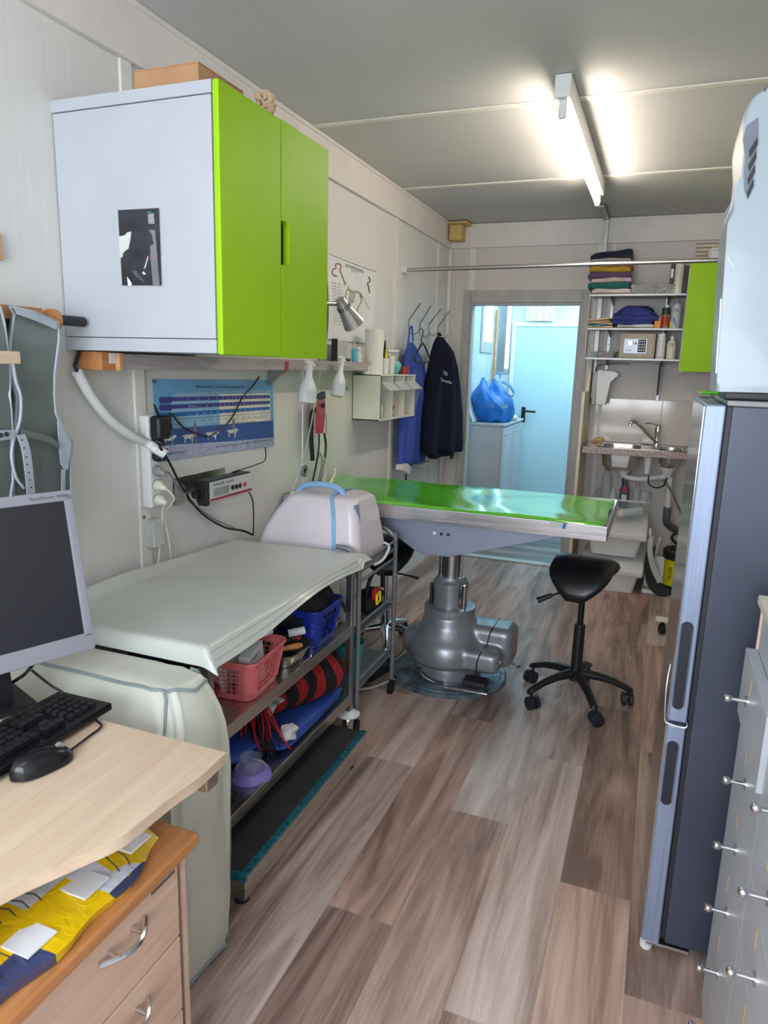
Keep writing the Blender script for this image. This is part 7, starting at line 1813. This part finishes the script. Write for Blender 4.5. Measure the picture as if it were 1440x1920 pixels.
single('carton_stack', MB().box(1.82, 2.05, 5.14, 5.33, 2.2065, 2.2073), M_PAPER, 'flat sheet under the glove carton', 'sheet')
t = thing('wall_vent', 'grille of horizontal slots in the wall above the green door', 'vent', (1.86, 5.46, 2.26))
vz0 = P(1293, 487, 1, 5.46).z; vz1 = P(1293, 457, 1, 5.46).z
build('vent_plate', MB().box(1.735, 1.94, 5.462, 5.4695, vz0, vz1, .001), M_CREAMPLATE, t)
sl = MB()
for k in range(4): sl.box(1.745, 1.93, 5.460, 5.4625, vz0 + .02 + k * .026, vz0 + .027 + k * .026)
build('slots', sl, mat('slot_brown', (150, 110, 100), .6), t)

# ---------------------------------------------------------------- fridge, air unit, drawer chest
FX0, FX1, FY0, FY1, FZ = 1.775, 2.37, 1.735, 2.33, 1.432
t = thing('fridge_freezer', 'two-door grey fridge freezer with steel doors and recessed grips', 'fridge', (2.05, 2.03, 0))
b = MB().box(FX0, FX1, FY0, FY1, .045, FZ, .004)
build('cabinet', b, M_FRSIDE, t)
build('top_panel', MB().box(FX0 - .012, FX1, FY0 - .002, FY1, FZ, FZ + .012, .003), M_GREYPL, t)
build('door_seal', MB().box(FX0 - .010, FX0, FY0 + .004, FY1 - .004, .06, FZ - .002), M_DARK, t)
for z0, z1, gz0, gz1 in ((.665, FZ + .002, .70, .925), (.035, .655, .44, .615)):
    bb = MB().box(FX0 - .056, FX0 - .012, FY0 - .001, FY1, z0, z1, .005, seg=3)
    d = build('door', bb, M_FRDOOR, t)
    build('front_skin', MB().box(FX0 - .0575, FX0 - .0555, FY0 + .006, FY1 - .006, z0 + .006, z1 - .006), M_FRFACE, d)
    xg = FX0 - .037
    ring = lambda r, y: [Vector((xg + r * math.cos(a), y, (gz1 - r if math.sin(a) >= 0 else gz0 + r) + r * math.sin(a))) for a in [2 * PI * i / 28 for i in range(28)]]
    build('grip_rim', MB().loft([ring(.0130, FY0 - .0035), ring(.0155, FY0 - .001), ring(.0115, FY0 - .0015), ring(.0130, FY0 - .0035)], cap=False), M_FRDOOR, d)
    build('grip_recess', MB().loft([ring(.0118, FY0 - .0025), ring(.0105, FY0 - .0018)]), M_DARK, d)
build('hinge_strap', MB().tube([(FX0 - .062, FY0 + .03, .80), (FX0 - .066, FY0 + .01, .75), (FX0 - .062, FY0 - .002, .672), (FX0 - .05, FY0 - .006, .660), (FX0 - .014, FY0 - .006, .658), (FX0 - .012, FY0 - .004, .672)], .0028, 6, smooth=3), M_DULLMET, t)
build('bottom_bracket', MB().box(FX0 - .045, FX0 + .06, FY0 - .004, FY0 + .02, .030, .040, .002), M_STEEL, t)
build('leveling_foot', MB().lathe([(.014, 0), (.016, .004), (.016, .016), (.006, .018), (.006, .045)], (FX0 - .042, FY0 + .022, 0), seg=12), M_WHITEPL, t, 20)
for x, y in ((FX0 + .5, FY0 + .05), (FX0 + .5, FY1 - .05), (FX0, FY1 - .05)):
    build('foot', MB().cyl((x, y, 0), (x, y, .05), .018), M_BLACK, t)
single('green_cloth', MB().box(1.728, 1.79, 2.20, 2.33, FZ + .0125, FZ + .020, .003), M_MAT, 'scrap of green vinyl on the far corner of the fridge top', 'cloth')

YA, DA = 1.76, .25
t = thing('air_unit', 'white air conditioning unit with louvred curved side standing on the fridge', 'air conditioner', (1.95, 2.0, FZ + .012))
pf = [(1330, 735), (1332, 715), (1340, 600), (1348, 480), (1352, 420), (1356, 395), (1364, 372), (1374, 352), (1378, 330), (1382, 290), (1381, 262), (1381, 235), (1386, 205), (1398, 182), (1418, 165), (1440, 156)]
pts = [P(x + 12, y, 1, YA) for x, y in pf]
sec = [(p.x, p.z) for p in pts] + [(1.80, 2.105), (1.90, 2.125), (2.28, 2.125), (2.33, 2.09), (2.33, 1.462), (1.745, 1.462)]
b = MB().prism([(x, YA, z) for x, z in sec], (0, DA, 0))
es = [e for e in b.bm.edges if all(abs(v.co.y - YA) < 1e-5 for v in e.verts) or all(abs(v.co.y - YA - DA) < 1e-5 for v in e.verts)]
bmesh.ops.bevel(b.bm, geom=es, offset=.010, segments=3, profile=.5, affect='EDGES')
build('housing', b, M_AC, t, 40)
def apx(x, y, d=.001): return P(x + 8, y, 1, YA - d)
build('outlet_recess', MB().prism([apx(*p) for p in ((1384, 262), (1392, 235), (1414, 220), (1414, 250), (1408, 300), (1403, 345), (1398, 358), (1388, 362), (1386, 330), (1389, 290))], (0, -.001, 0)), mat('outlet_grey', (112, 118, 130), .4), t)
for k in range(4):
    y = 262 + k * 26
    build('louvre', MB().prism([apx(*p, .003) for p in ((1396 - k * 1.5, y + 22), (1413 - k * 2.6, y - 6), (1413 - k * 2.6, y + 9), (1398 - k * 1.5, y + 34))], (0, -.001, 0)), M_DARK, t)
build('front_highlight', MB().tube([apx(1344, 560, .002) , apx(1342, 600, .002), apx(1338, 650, .002), apx(1335, 700, .002)], .0022, 6), M_WHITEPL, t)  # white line modelled in place of the highlight along the glossy front
build('panel_seam', MB().tube([apx(1357, 480, .0015), apx(1362, 492, .0015), apx(1370, 502, .0015)], .0012, 5, smooth=3), M_WHITEPL, t)
build('black_base', MB().box(1.76, 2.30, YA + .02, YA + DA - .02, FZ + .0125, 1.463, .004), M_BLACK, t)
build('screw', MB().ball(P(1443, 726, 1, YA), .003, seg=6), M_DARK, t)

CHX, CHY0, CHY1, CHZ = 1.872, .70, 1.615, 1.045
t = thing('drawer_chest', 'white chest of small drawers with ball knobs next to the fridge', 'drawers', (2.1, 1.15, 0))
b = MB().box(CHX, RX - .005, CHY0, CHY1, .0, CHZ - .02, .002)
build('carcass', b, M_WHITE, t)
build('cabinet_top', MB().box(CHX - .012, RX - .005, CHY0 - .01, CHY1 + .004, CHZ - .02, CHZ, .003), M_CREAMPLATE, t)
build('plinth', MB().box(CHX - .006, CHX, CHY0, CHY1, 0, .085, .001), M_CREAMPLATE, t)
build('front_edge', MB().box(CHX - .004, CHX + .001, CHY1 - .008, CHY1, .085, CHZ - .02, .001), M_BEECHV, t)
rows = [.115 + .148 * k for k in range(6)]
tape_m = mat('aged_tape', (206, 168, 96), .5)
for k, z in enumerate(rows):
    for j, (y0, y1) in enumerate(((1.2735, 1.606), (.9435, 1.2715), (.71, .9415))):
        if k == 5 and j == 0: out = .010
        else: out = 0.0
        x1 = CHX - .001; x0 = x1 - .012 - out
        d = build('drawer', MB().box(x0, x1, y0, y1, z - .0732, z + .0732, .001), M_WHITE, t)
        if out: build('drawer_box', MB().box(x0 + .012, x1 + .1, y0 + .01, y1 - .01, z - .06, z + .066), M_IVORY, d)
        yk = y0 + (y1 - y0) * (.48 if not out else .66)
        kb = MB().lathe([(.012, 0), (.012, .003), (.0045, .004), (.004, .026), (.0045, .03)], (x0, yk, z), (-1, 0, 0), 16)
        kb.ball((x0 - .036, yk, z), .0085, seg=14)
        build('knob', kb, M_CHROME, d)
        if j < 2: build('tape_piece', MB().box(x0 - .0008, x0, y0 + .20, y0 + .205, z + .02, z + .055), tape_m, d)
